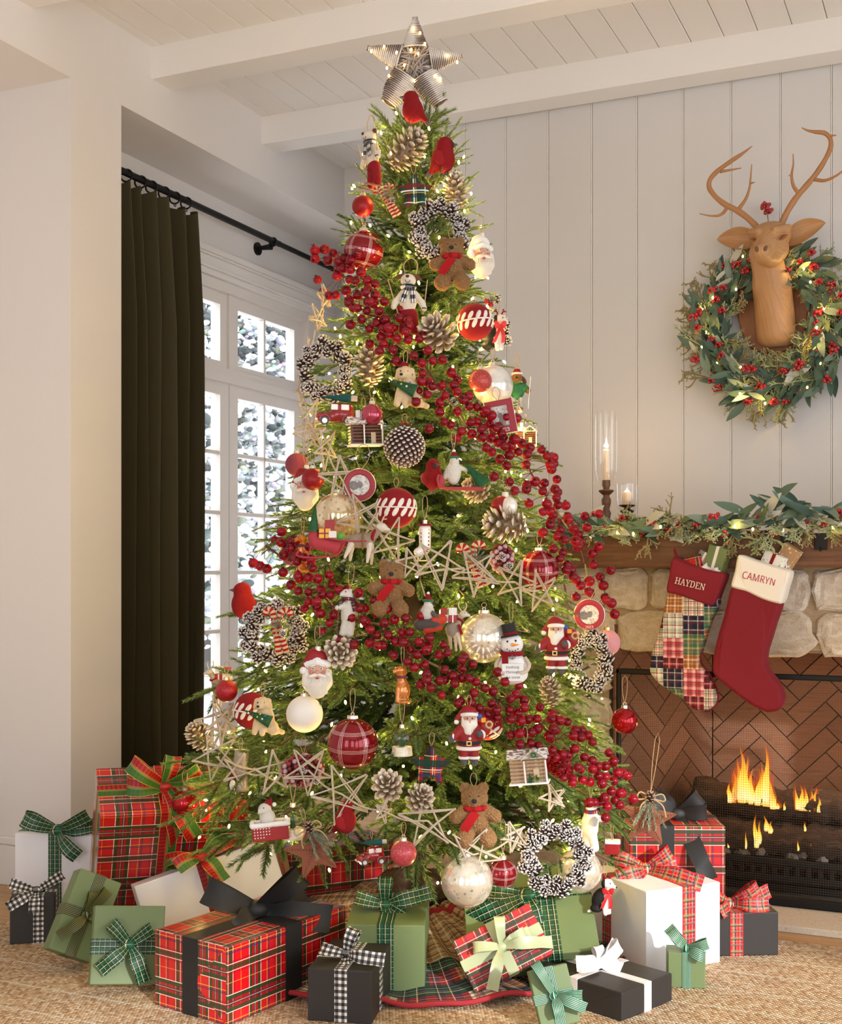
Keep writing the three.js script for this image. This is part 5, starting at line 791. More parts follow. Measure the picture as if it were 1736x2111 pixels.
// ---------- figures ----------
const santaRed = mat([.29, .005, .009], .6), whiteGlass = mat([.84, .8, .72], .22, .1, { clearcoat: .8, clearcoatRoughness: .1 }), skinM = mat([.62, .34, .24], .4), beardM = mat([.82, .77, .68], .3, 0, { clearcoat: .5, clearcoatRoughness: .2 }), snowM2 = mat([.86, .85, .84], .9), eyeM = mat([.06, .12, .22], .2), lipM = mat([.5, .03, .05], .4), bootM = mat([.07, .07, .08], .5), silverCap = capM;
const put = (t, n, g, m, x = 0, y = 0, z = 0, l) => { const o = part(t, n, g, m, l); o.position.set(x, y, z); return o; };
function santaHead(label, px, py, size, o = {}) {
  const t = orn('santa_head_ornament', label, 'ornament', 'glass santa head ornaments'); hang(t, px, py, o); t.scale.multiplyScalar(size / 100);
  put(t, 'face', ell(21, 20, 18, 20, 14), o.skin ?? skinM, 0, 8, 0); put(t, 'nose', ell(4.5, 4, 5), o.skin ?? skinM, 0, 3, 19);
  part(t, 'beard', blob([E(0, -20, 2, 27, 24, 18), C([-20, 2, 2], 9, [-22, -18, 2], 9), C([20, 2, 2], 9, [22, -18, 2], 9), E(0, -40, 4, 15, 10, 11)], { cell: 1.8, k: 6 }), beardM);
  const cur = []; for (let i = 0; i < 15; i++) { const x = -22 + i * 3.2; cur.push(tube([[x, -3 - Math.abs(x) * .1, 17 - x * x * .012], [x + 3, -14, 21 - x * x * .014], [x * .9 - 3, -26, 21 - x * x * .014], [x * .75 + 2, -38, 17 - x * x * .01], [x * .6, -46 + Math.abs(x) * .25, 12]], 1.7, 14, 5)); } part(t, 'beard_curls', merge(cur), beardM).userData.kind = 'stuff';
  put(t, 'moustache', merge([at(ell(11, 4.2, 5), -8, -3, 19, 0, 0, .25), at(ell(11, 4.2, 5), 8, -3, 19, 0, 0, -.25)]), beardM); put(t, 'mouth', ell(4, 1.8, 2), lipM, 0, -8, 21);
  for (const s of [-1, 1]) { put(t, 'eye', ell(3.4, 2.8, 2), whiteGlass, s * 8, 11, 17); put(t, 'pupil', sph(1.7, 8, 6), eyeM, s * 8, 11, 18.6); put(t, 'eyebrow', ell(6, 2, 2).rotateZ(-s * .25), beardM, s * 9, 16.5, 17); put(t, 'cheek', ell(4.5, 3.5, 2.5), mat([.6, .2, .17], .4), s * 12, 3, 15); }
  part(t, 'hat', blob([E(0, 30, -2, 20, 17, 16), C([-8, 36, -2], 13, [-24, 14, 2], 7)], { cell: 1.8, k: 5 }), o.hat ?? santaRed); put(t, 'hat_brim', blob([C([-20, 18, 4], 7, [0, 24, 10], 8.5), C([0, 24, 10], 8.5, [20, 18, 4], 7)], { cell: 1.6, k: 3, fur: 1.2 }), snowM2); put(t, 'pompom', sph(8, 12, 10), snowM2, -27, 6, 6);
  put(t, 'cap', cyl(5.5, 6, 9, 14), whiteGlass, 2, 49, 0); loop(t, 54, 40, 5); return t;
}
santaHead('white bearded santa head near the top right of the upper teddy bear', 992, 530, 92, { hat: snowM2, yaw: .3, off: .01 });
santaHead('santa head half covered by a matte red ball at the window side', 630, 1008, 92, { hat: santaRed, off: .02, yaw: -.2 });
santaHead('santa head with a red hat and curled beard under the flat pinecone', 654, 1388, 104, { off: .06 });
{ const t = orn('santa_hat_ornament', 'red and white glass santa hat top among the berries and pinecone', 'ornament'); hang(t, 1042, 1042, { off: .03 }); put(t, 'hat', ell(24, 20, 18, 20, 14), santaRed, -6, 0, 0); put(t, 'hat_brim', ell(17, 20, 15, 18, 12), whiteGlass, 8, -2, 9); put(t, 'cap', cyl(7, 8, 11, 14), whiteGlass, 0, 22, 0); loop(t, 28, 40, 5); }
function santa(label, px, py, size, o = {}) {
  const t = orn('santa_figure', label, 'santa figure', 'standing santa ornaments'); hang(t, px, py, o); t.scale.multiplyScalar(size / 110);
  part(t, 'coat', blob([E(0, -2, 0, 22, 26, 18), E(0, -14, 0, 24, 14, 19), C([-14, 14, 4], 10, [-32, -2, 12], 8), C([14, 14, 4], 10, [24, 2, 18], 9)], { cell: 1.7, k: 5 }), santaRed);
  part(t, 'trousers', blob([C([-9, -26, 0], 11, [-10, -40, 2], 9), C([9, -26, 0], 11, [10, -40, 2], 9)], { cell: 1.7, k: 3 }), santaRed);
  put(t, 'coat_trim', tor(21, 4, 30, 8).rotateX(PI / 2).scale(1.02, 1, .85), snowM2, 0, -24, 0); put(t, 'belt', tor(21.5, 3, 30, 6).rotateX(PI / 2).scale(1.02, 1.3, .86), blackFelt, 0, -13, 0); put(t, 'buckle', merge([at(box(9, 1.8, 2), 0, 3.6, 0), at(box(9, 1.8, 2), 0, -3.6, 0), at(box(1.8, 9, 2), 4, 0, 0), at(box(1.8, 9, 2), -4, 0, 0)]), goldM, -2, -13, 20);
  for (const s of [-1, 1]) { put(t, 'boot', blob([C([s * 10, -48, 0], 8, [s * 11, -52, 9], 6.5)], { cell: 1.7, k: 2 }), bootM); put(t, 'boot_cuff', tor(8.5, 3.2, 18, 6).rotateX(PI / 2), snowM2, s * 10, -43, 2); }
  put(t, 'mitten', ell(7, 8, 6), bootM, -35, -4, 15); put(t, 'cuff', tor(7, 2.6, 16, 6).rotateY(1.1), snowM2, -30, -2, 12); put(t, 'mitten', ell(7, 7, 6), bootM, 18, 6, 23); put(t, 'cuff', tor(7, 2.6, 16, 6).rotateY(-.9), snowM2, 23, 4, 20);
  part(t, 'head', blob([E(0, 32, 4, 14, 14, 13), E(0, 27, 16, 3, 3, 3)], { cell: 1.5, k: 2 }), skinM); part(t, 'beard', blob([E(0, 22, 10, 15, 14, 9), E(-2, 10, 13, 9, 10, 6), C([-12, 34, 6], 4, [-11, 22, 8], 5), C([12, 34, 6], 4, [11, 22, 8], 5)], { cell: 1.5, k: 4 }), beardM);
  for (const s of [-1, 1]) put(t, 'eye', sph(1.5, 8, 6), blackFelt, s * 5, 35, 16.5); for (const y of [6, -4]) put(t, 'button', sph(3, 10, 8), snowM2, 0, y, 18);
  part(t, 'hat', blob([E(0, 46, 2, 15, 11, 13), C([-4, 50, 0], 10, [-24, 32, 2], 5)], { cell: 1.6, k: 4 }), santaRed); put(t, 'hat_brim', tor(14.5, 4, 24, 8).rotateX(PI / 2 - .2), snowM2, 0, 40, 3); put(t, 'pompom', sph(5, 10, 8), snowM2, -25, 27, 4);
  part(t, 'toy_sack', blob([E(30, 16, -4, 14, 20, 12), E(24, 30, 2, 10, 8, 8)], { cell: 1.8, k: 4 }), redPaint); put(t, 'toy', rbox(9, 9, 9, 1), mat([.8, .35, .02], .5), 27, 31, 9); put(t, 'toy', sph(5.5, 10, 8), mat([.03, .1, .4], .4), 20, 38, 6); put(t, 'toy', tor(6, 2.2, 16, 6), mat([.6, .38, .16], .6), 38, 22, 10); loop(t, 56, 22, 4); return t;
}
santa('santa figure with a toy sack between the snowman and the round photo frame', 1147, 1332, 112, { off: .05, yaw: -.05 });
santa('santa figure with a toy sack in front of a red felt ball over the berries', 967, 1516, 116, { off: .06, yaw: .1 });
{ // snowman
  const t = orn('snowman_ornament', 'white snowman in a black top hat holding a small banner', 'snowman'); hang(t, 1056, 1348, { off: .07, roll: .03 });
  part(t, 'body', blob([E(0, -28, 0, 30, 32, 22), E(0, -44, 0, 30, 18, 22)], { cell: 2, k: 8, fur: .8 }), snowM2); part(t, 'head', blob([E(0, 20, 2, 23, 22, 20)], { cell: 2, fur: .8 }), snowM2);
  put(t, 'hat_brim', at(cyl(21, 21, 3, 24), 0, 0, 0, 0, 0, .15), blackFelt, -2, 38, 2); put(t, 'hat_crown', at(cyl(14, 13, 24, 20), 0, 0, 0, 0, 0, .15), blackFelt, -5, 51, 2); put(t, 'hat_band', at(cyl(13.9, 14.2, 5, 20), 0, 0, 0, 0, 0, .15), redFelt, -3, 42.5, 2);
  put(t, 'carrot_nose', at(cone(4, 17, 10), 6, 0, 4, 0, .5, -PI / 2), mat([.8, .3, .03], .7), 2, 20, 20); for (const [x, y] of [[-9, 27], [8, 28]]) put(t, 'eye', sph(2.2, 8, 6), blackFelt, x, y, 20); for (const [x, y] of [[-10, 11], [-5, 8], [1, 7], [7, 8], [12, 11]]) put(t, 'coal', sph(1.3, 6, 5), blackFelt, x, y, 20);
  put(t, 'scarf', tor(20, 5, 28, 8).rotateX(PI / 2), redFelt, 0, 1, 2); put(t, 'scarf_tail', rbox(13, 28, 4, 1.5), redFelt, -15, -14, 20); put(t, 'banner', rbox(44, 36, 2.4, 1), snowM2, 0, -36, 24);
  const ink = mat([.03, .03, .03], .9); for (const [s, y] of [['Dashing', -26], ['Through', -36], ['the snow', -46]]) put(t, 'lettering', letters(s, 5, .3, fontSerif), ink, 0, y, 25.2);
  for (const s of [-1, 1]) put(t, 'twig_arm', tube([[s * 26, -8, 4], [s * 34, -22, 14], [s * 28, -34, 24], [s * 16, -38, 27]], 4, 14, 7), mat([.62, .52, .40], .95)); for (let i = 0; i < 3; i++) { const s = put(t, 'pine_tuft', frost[i], needleM, 0, -10, 24); s.scale.setScalar(150); s.rotation.order = 'ZXY'; s.rotation.set(-.6, 0, -.8 + i * .8); }
  loop(t, 62, 46, 4);
}
// skiing reindeer dolls
const ginghamS = mat('#ffffff', .95, 0, { map: gingham }), linen = mat([.74, .66, .54], .95);
function skier(label, px, py, size, o = {}) {
  const t = orn('reindeer_doll', label, 'doll', 'linen reindeer dolls with ski poles'); hang(t, px, py, o); t.scale.multiplyScalar(size / 130);
  part(t, 'body', blob([E(0, 0, 0, 17, 28, 13), C([-12, 16, 0], 8, [-27, -4, 6], 6), C([-27, -4, 6], 6, [-30, -14, 8], 6), C([12, 16, 0], 8, [29, -2, 6], 6), C([29, -2, 6], 6, [34, -14, 8], 6)], { cell: 1.8, k: 5 }), linen); part(t, 'head', blob([E(-3, 44, 2, 16, 14, 14), E(-5, 47, 14, 7, 5, 5)], { cell: 1.6, k: 4 }), linen);
  put(t, 'nose', ell(4, 3.2, 3), mat([.09, .035, .02], .8), -5, 49, 19); put(t, 'mouth', tor(5, .6, 12, 4, PI).rotateZ(PI), blackFelt, -4, 42, 16); for (const s of [-1, 1]) put(t, 'ear', ell(11, 5, 3).rotateZ(s * -.5), mat([.15, .06, .03], .9), -3 + s * 18, 52, 0);
  part(t, 'trousers', blob([E(3, -26, 0, 18, 14, 13), C([-6, -34, 0], 10, [-8, -62, 2], 9), C([12, -34, 0], 10, [17, -62, 2], 9)], { cell: 1.8, k: 4 }), redFelt); put(t, 'scarf', tor(12, 5, 22, 8).rotateX(PI / 2), ginghamS, -2, 30, 2); for (const [x, r] of [[-8, -.3], [8, .12]]) put(t, 'scarf_tail', rbox(11, 34, 3, 1).rotateZ(r), ginghamS, x, 12, 14);
  put(t, 'ski_pole', cyl(1.2, 1.2, 72, 6).rotateZ(.35), woodStick, -33, 8, 8); put(t, 'ski_pole', cyl(1.2, 1.2, 72, 6).rotateZ(-.06), woodStick, 35, 10, 10); put(t, 'pole_basket', tor(4.5, 1.2, 14, 5).rotateX(PI / 2), blackFelt, 34, -14, 10); for (const s of [-1, 1]) put(t, 'ski', rbox(7, 3, 44, 1.2), mat([.2, .09, .06], .6), 4 + s * 13, -73, 10); part(t, 'hanging_loop', tube([[-10, 56, 0], [-14, 78, 0], [2, 92, 0], [14, 80, 0], [12, 56, 0]], 1, 16, 5), twineM); return t;
}
skier('linen reindeer doll in red trousers with ski poles under the pinecone wreath', 842, 622, 128, { off: .05, roll: -.06 });
skier('linen reindeer doll in red trousers turned away at the upper window side', 768, 322, 122, { off: .02, yaw: -1.0, roll: .1 });
{ // dachshund skier
  const t = orn('dog_skier_ornament', 'brown felt dog in a green sweater with ski poles at the tree edge', 'dog ornament'); hang(t, 1066, 808, { d: 4.3 }); const br = mat([.26, .10, .035], .95);
  part(t, 'sweater', blob([E(0, 2, 0, 15, 18, 12), C([-12, 12, 0], 7, [-20, -2, 6], 6), C([12, 12, 0], 7, [22, 2, 6], 6)], { cell: 1.6, k: 4, fur: 1.2 }), greenPaint); part(t, 'head', blob([E(0, 27, 3, 11, 11, 11), E(-1, 25, 14, 5, 5, 6)], { cell: 1.4, k: 3 }), br); for (const s of [-1, 1]) { put(t, 'ear', ell(4, 9, 3).rotateZ(s * .5), mat([.14, .05, .02], .95), s * 14, 24, 1); put(t, 'paw', sph(5, 10, 8), br, s * 23, s > 0 ? 0 : -5, 9); put(t, 'leg', cyl(6, 6, 22, 12), mat([.42, .42, .42], .95), s * 7, -23, 0); put(t, 'foot', ell(6, 4, 8), br, s * 7, -36, 4); put(t, 'ski', rbox(8, 2, 40, 1), mat([.6, .6, .62], .4), s * 7, -41, 6); }
  put(t, 'nose', sph(2.6, 8, 6), blackFelt, -1, 27, 20); put(t, 'knit_hat', cyl(6, 10, 11, 16), redFelt, 0, 41, 2); put(t, 'hat_band', tor(9.5, 2.4, 18, 6).rotateX(PI / 2), whiteFelt, 0, 37, 2); put(t, 'ski_pole', cyl(1.1, 1.1, 66, 6).rotateZ(-.08), capM, 25, -4, 13); put(t, 'ski_pole', cyl(1.1, 1.1, 52, 6).rotateZ(.65), capM, -4, -22, 14); loop(t, 47, 34, 3);
}
// sitting dogs
const creamFur = mat([.72, .54, .32], 1, 0, { sheen: .4, sheenRoughness: .6 }), creamGeo = blob([E(4, -10, 0, 20, 26, 17), E(16, -26, 2, 16, 12, 16), C([-10, -14, 8], 8, [-16, -36, 12], 6), C([2, -14, 10], 8, [0, -38, 14], 6), E(24, -36, 8, 11, 6, 9), C([28, -34, -4], 6, [40, -38, -2], 5)], { cell: 1.8, k: 5, fur: 1.3 }), creamHead = blob([E(0, 22, 4, 14, 14, 13), E(-6, 17, 14, 8, 7, 8), C([-12, 28, 2], 5, [-15, 14, 2], 5), C([12, 28, 2], 5, [15, 14, 2], 5)], { cell: 1.6, k: 3, fur: .8 }), brushTree = coneBrush(15, 50, 260);
function coneBrush(r, L, n, s = 3) { const q = rng(s), pos = [], idx = [], col = []; for (let i = 0; i < n * 4; i++) { const t = q(), a = q() * 6.283, e = r * (1 - t) * (.8 + .3 * q()) + 1, k = pos.length / 3, dx = Math.cos(a), dz = Math.sin(a), y = t * L, w = .55; pos.push(-dz * w, y, dx * w, dz * w, y, -dx * w, dx * e, y + e * .25, dz * e); idx.push(k, k + 1, k + 2); const g = .6 + .7 * q(); for (let j = 0; j < 3; j++) col.push(.03 * g, .19 * g, .06 * g); } return merge([geo(pos, idx, null, col), tint(at(cone(r * .72, L, 10), 0, L / 2, 0), '#1c5a30')]); }
function yellowDog(label, px, py, size, o = {}) { const t = orn('dog_ornament', label, 'dog ornament', 'cream dogs holding little trees'); hang(t, px, py, o); t.scale.multiplyScalar(size / 84); part(t, 'body', creamGeo, creamFur); part(t, 'head', creamHead, creamFur); put(t, 'nose', ell(3.2, 2.6, 2.4), blackFelt, -8, 18, 22); for (const x of [-9, 4]) put(t, 'eye', sph(1.6, 8, 6), blackFelt, x, 25, 15); const b = put(t, 'little_tree', brushTree, needleM, 18, -14, 22); b.rotation.set(0, 0, 1.15); b.scale.setScalar(1.25); for (const [x, y, c] of [[-18, 2, 0], [-8, -2, 1], [2, -6, 2], [-2, 4, 1], [10, -12, 0], [-26, 6, 2], [8, 0, 3]]) put(t, 'bauble', sph(2.1, 8, 6), [redPaint, goldM, snowM2, mat([.03, .12, .4], .4)][c], x, y, 34); loop(t, 36, 30, 4); return t; }
yellowDog('cream dog with a decorated little tree in the upper middle of the tree', 836, 795, 92, { off: .06 });
yellowDog('cream dog with a decorated little tree over a red felt ball', 542, 1472, 84, { off: .07, yaw: -.1 });
const amber = mat([.62, .2, .025], .08, .35, { clearcoat: 1, clearcoatRoughness: .03 }), amberGeo = blob([E(0, -16, 0, 16, 24, 14), C([-2, 6, 0], 10, [-4, 20, 2], 9), E(-6, 27, 4, 11, 9, 10), C([-10, 27, 8], 6, [-18, 24, 12], 4), C([-8, -10, 8], 6, [-10, -36, 10], 5), C([4, 30, 0], 4, [6, 20, -2], 4), E(2, -38, 2, 19, 5, 15)], { cell: 1.6, k: 3 });
for (const [l, x, y, o] of [['amber glass dog with a dark collar beside the red berries at left', 624, 1138, { off: .03, yaw: .2 }], ['amber glass dog with a dark collar under the big berry garland', 830, 1408, { off: .05 }]]) { const t = orn('glass_dog_ornament', l, 'dog ornament', 'amber glass dogs'); hang(t, x, y, o); part(t, 'body', amberGeo, amber); put(t, 'collar', tor(10.5, 3, 20, 6).rotateX(PI / 2 - .1), mat([.12, .02, .06], .5), -2, 12, 1); put(t, 'nose', sph(2, 8, 6), blackFelt, -21, 24, 14); put(t, 'eye', sph(1.4, 8, 6), blackFelt, -11, 30, 13); loop(t, 36, 40, 3); }
// black and white dogs
const collieGeo = blob([{ ...E(-10, -8, 0, 19, 26, 15, '#0d0c0c', -.5) }, E(4, -6, 8, 9, 22, 9, '#e6dfd6'), C([6, -16, 8], 6, [8, -36, 12], 5, '#e6dfd6'), C([-2, -16, 12], 6, [0, -38, 16], 5, '#e6dfd6'), E(-20, -30, 4, 14, 9, 12, '#0d0c0c'), C([-28, -34, 0], 4, [-38, -38, 2], 3, '#e6dfd6'), E(6, 26, 2, 12, 12, 11, '#e6dfd6'), C([12, 24, 4], 7, [21, 20, 6], 4, '#e6dfd6'), E(-3, 27, 4, 6, 10, 8, '#0d0c0c')], { cell: 1.6, k: 3, fur: .9 });
for (const [l, x, y, z, o] of [['black and white felt dog with a red satin bow on the fireplace side', 1026, 685, 80, { off: .0 }], ['small black and white felt dog hanging against the big white box', 1248, 1845, 76, { d: 3.82 }]]) { const t = orn('dog_ornament', l, 'dog ornament', 'black and white dogs with red bows'); hang(t, x, y, o); t.scale.multiplyScalar(z / 84); part(t, 'body', collieGeo, VC); put(t, 'nose', sph(2.4, 8, 6), blackFelt, 24, 20, 7); put(t, 'eye', sph(1.7, 8, 6), blackFelt, 11, 29, 11); const rs = mat([.55, .02, .025], .35, 0, { sheen: .5 }); put(t, 'bow_knot', ell(3.4, 3.4, 3), rs, 6, 10, 16); for (const s of [-1, 1]) part(t, 'bow_loop', strip([[6, 10, 16], [6 + s * 7, 17, 20], [6 + s * 13, 15, 18], [6 + s * 9, 9, 17], [6, 10, 16]], 8, V(0, 1, .3), () => 1, 14), rs); for (const s of [-1, 1]) part(t, 'bow_tail', strip([[6, 9, 17], [6 + s * 6, -6, 20], [6 + s * 10 - 4, -26, 19]], 8, V(1, .2, 0), () => 1, 10, .05), rs); put(t, 'antlers', merge([tube([[0, 36, 2], [-2, 44, 2], [-8, 46, 2]], 1.8, 8, 6), tube([[8, 37, 2], [12, 44, 2], [18, 44, 2]], 1.8, 8, 6), at(sph(2), -4, 48, 2), at(sph(2), 12, 48, 2)]), redFelt); loop(t, 40, 34, 4); }
// penguin on a sled with a tree, sleigh with reindeer, penguin sled, polar bears
const fuzzW = mat([.66, .63, .57], 1);
{ const t = orn('penguin_sled_ornament', 'white penguin with a knit hat pulling a green tree on a red sled', 'ornament'); hang(t, 935, 975, { off: .06 }); const pen = blob([E(0, 0, 0, 15, 24, 14, '#d8d2c6'), E(2, 24, 2, 10, 10, 10, '#d8d2c6'), C([9, 25, 4], 3.4, [18, 23, 6], 1.6, '#2a2622'), C([-12, 8, 4], 5, [-17, -10, 8], 4, '#b9b2a6'), C([10, 12, 0], 5, [26, 6, -2], 4, '#d8d2c6')], { cell: 1.6, k: 3, fur: 1.2 }); part(t, 'penguin_body', pen, VC); put(t, 'knit_hat', cyl(4, 9, 12, 16), redFelt, 1, 37, 2); put(t, 'hat_band', tor(9, 2.6, 18, 6).rotateX(PI / 2), greenPaint, 1, 32, 2); put(t, 'hat_pompom', sph(3.6, 10, 8), snowM2, 1, 45, 2); put(t, 'eye', sph(1.5, 8, 6), blackFelt, 6, 28, 10); const b = put(t, 'little_tree', coneBrush(24, 66, 420, 8), needleM, 64, -26, 0); b.rotation.z = .72; part(t, 'sled', merge([tube([[-30, -4, 12], [-33, -16, 12], [-24, -30, 12], [0, -33, 12], [62, -34, 12]], 2.4, 24, 7), tube([[-30, -4, -8], [-33, -16, -8], [-24, -30, -8], [0, -33, -8], [62, -34, -8]], 2.4, 24, 7), at(rbox(90, 3, 24, 1), 16, -31, 2), at(ell(9, 14, 12), -25, -18, 2)]), mat([.42, .05, .06], .8)); loop(t, 48, 40, 4); }
const deerFur = mat('#ffffff', 1, 0, { vertexColors: true }), deerGeo = (col) => blob([E(0, 0, 0, 30, 17, 14, col), C([22, 6, 0], 11, [38, 22, 2], 8, col), E(46, 30, 3, 12, 9, 8, '#d8cdbd'), C([50, 28, 3], 6, [61, 24, 4], 4, '#d8cdbd'), C([20, -10, 6], 6, [14, -48, 8], 3, '#d8cdbd'), C([24, -10, -6], 6, [24, -52, -6], 3, '#cabda8'), C([-22, -8, 6], 7, [-36, -38, 8], 3, '#d8cdbd'), C([-20, -8, -6], 7, [-24, -44, -6], 3, '#cabda8'), C([-28, 8, 0], 4, [-33, 2, 0], 3, col)], { cell: 1.7, k: 4, fur: 1.2 }), antler = merge([tube([[42, 38, 0], [36, 50, 0], [38, 62, -2]], 1.7, 10, 6), tube([[38, 48, 0], [30, 52, 2]], 1.4, 6, 5), tube([[46, 38, 4], [50, 50, 6], [56, 58, 6]], 1.7, 10, 6), tube([[49, 47, 5], [58, 48, 6]], 1.4, 6, 5)]);
{ const t = orn('sleigh_ornament', 'red sleigh full of presents drawn by a grey felt reindeer', 'sleigh ornament'); hang(t, 716, 1112, { off: .10 }); const red = mat([.42, .04, .055], .85);
  const d = part(t, 'reindeer', deerGeo('#9a8672'), deerFur); d.position.set(28, -2, 4); d.scale.setScalar(.92); const an = part(t, 'antlers', antler, mat([.6, .48, .34], .9)); an.position.copy(d.position); an.scale.setScalar(.92); put(t, 'collar', tor(11, 3.6, 18, 8).rotateY(1.2).rotateZ(-.3), redFelt, 56, 8, 5); put(t, 'harness', tor(16.5, 2, 24, 6).rotateY(PI / 2), mat([.25, .11, .05], .7), 32, -2, 4); put(t, 'eye', sph(1.6, 8, 6), blackFelt, 72, 29, 11);
  part(t, 'sleigh_body', blob([C([-66, -6, 0], 14, [-24, -16, 0], 14), C([-70, 6, 0], 11, [-66, 22, 0], 8), C([-24, -16, 0], 12, [-8, -8, 0], 8)], { cell: 1.8, k: 6 }), red); for (const z of [13, -13]) part(t, 'runner', tube([[-100, -24, z], [-104, -32, z], [-94, -36, z], [-40, -36, z], [-18, -30, z], [-6, -8, z]], 2, 26, 6), red); part(t, 'strut', merge([tube([[-74, -14, 13], [-80, -35, 13]], 1.6, 4, 6), tube([[-44, -18, 13], [-44, -36, 13]], 1.6, 4, 6)]), red); part(t, 'shaft', tube([[-40, 2, 14], [0, -4, 18], [40, -4, 18]], 1.7, 12, 6), red);
  const tr = put(t, 'little_tree', coneBrush(17, 58, 340, 5), needleM, -70, 16, 0); tr.rotation.z = -.08; put(t, 'present', rbox(24, 20, 18, 1), mat([.8, .45, .06], .6), -46, 12, 5); put(t, 'present', rbox(20, 20, 16, 1), redPaint, -36, 30, -2); put(t, 'present', rbox(16, 14, 14, 1), mat([.8, .76, .7], .6), -30, 10, 9); put(t, 'present', sph(7.5, 12, 10), mat([.08, .4, .06], .6), -14, 6, 8); put(t, 'present_ribbon', merge([at(box(3, 20.6, 18.6), -46, 12, 5), at(box(24.6, 3, 18.6), -46, 12, 5)]), redPaint); part(t, 'hanging_loop', tube([[26, 14, 4], [24, 60, 2]], .8, 6, 5), twineM); }
{ const t = orn('penguin_sled_ornament', 'penguin in a green and red hat riding an orange sled by the berries', 'ornament'); hang(t, 888, 1270, { off: .06 }); part(t, 'penguin_body', blob([E(-6, 6, 0, 14, 18, 12, '#c9c4bc'), E(-4, 24, 4, 10, 9, 9, '#d8d2c6'), C([4, 26, 8], 3, [12, 26, 12], 1.4, '#2a2622'), C([4, 6, 8], 5, [16, -4, 12], 4, '#5a5450'), E(-14, 6, -6, 8, 18, 9, '#3a3634')], { cell: 1.6, k: 3, fur: .9 }), VC); put(t, 'hat_band', tor(8.5, 3, 18, 6).rotateX(PI / 2), greenPaint, -5, 32, 3); put(t, 'knit_hat', cyl(4, 8, 12, 14), redFelt, -5, 39, 3); put(t, 'hat_pompom', sph(3.4, 8, 6), snowM2, -5, 47, 3); put(t, 'eye', sph(1.5, 8, 6), blackFelt, 1, 27, 11); part(t, 'sled', blob([C([-24, -18, 4], 11, [10, -16, 6], 12, '#4a403c'), C([10, -10, 6], 11, [24, -6, 6], 10, '#c03a1c'), C([-10, -30, 10], 5, [20, -24, 12], 5, '#b8301a')], { cell: 1.7, k: 4, fur: .8 }), VC); part(t, 'hanging_loop', tube([[-10, 40, 0], [-22, 74, 0], [-12, 40, 2]], .9, 10, 5), twineM); }
for (const [l, x, y, z, o] of [['grey reindeer carrying stacked presents beside the penguin sled', 937, 1292, 100, { off: .05 }], ['pale reindeer carrying presents behind the red glitter ball by the window', 448, 1412, 96, { off: -.01, yaw: PI - .3 }]]) { const t = orn('reindeer_ornament', l, 'reindeer', 'felt reindeer carrying presents'); hang(t, x, y, o); t.scale.multiplyScalar(z / 120); part(t, 'body', blob([E(-4, -6, 0, 18, 20, 14, '#8f8272'), C([6, 6, 2], 9, [16, 26, 4], 7, '#a8997f'), E(22, 32, 5, 9, 8, 7, '#cfc3b2'), C([26, 31, 6], 5, [36, 28, 8], 3.4, '#d8cdbd'), C([2, -20, 4], 5, [4, -58, 6], 2.8, '#cfbfa4'), C([8, -18, 8], 5, [16, -56, 10], 2.8, '#cfbfa4'), C([-12, -18, 0], 6, [-8, -54, 0], 2.8, '#b8a88e')], { cell: 1.7, k: 4, fur: 1.2 }), VC); put(t, 'antlers', merge([tube([[18, 38, 2], [10, 52, 0], [12, 62, 0]], 1.6, 8, 6), tube([[24, 38, 8], [30, 50, 10], [28, 60, 10]], 1.6, 8, 6)]), mat([.6, .48, .34], .9)); put(t, 'eye', sph(1.5, 8, 6), blackFelt, 25, 34, 11); put(t, 'collar', tor(9, 3.2, 18, 6).rotateX(1.2).rotateZ(-.4), redFelt, 11, 16, 4); put(t, 'scarf_tail', rbox(7, 26, 3, 1).rotateZ(.3), redFelt, 14, -6, 15); put(t, 'present', rbox(22, 20, 16, 1), mat([.72, .7, .68], .5), -26, 20, 2); put(t, 'present', rbox(18, 16, 14, 1), redPaint, -26, 38, 2); put(t, 'present', rbox(20, 18, 16, 1), redPaint, -4, 20, 6); put(t, 'present', rbox(20, 18, 16, 1), mat([.76, .73, .7], .5), -4, 38, 6); put(t, 'present_ribbon', merge([at(box(3, 18.6, 16.6), -4, 38, 6), at(box(3, 18.6, 16.6), -4, 20, 6), at(box(3, 20.6, 16.6), -26, 20, 2)]), snowM2); }
const polarGeo = blob([E(2, -10, 0, 18, 30, 15), C([0, 14, 0], 13, [-2, 30, 3], 10), E(-6, 36, 6, 12, 10, 10), C([-12, 35, 8], 6, [-20, 33, 12], 4), E(2, 44, 2, 4, 4, 3), C([-10, 6, 6], 7, [-26, 2, 16], 5), C([-4, -34, 2], 9, [-8, -56, 4], 8), C([10, -34, 0], 9, [8, -56, 4], 8)], { cell: 1.7, k: 4, fur: 1.1 });
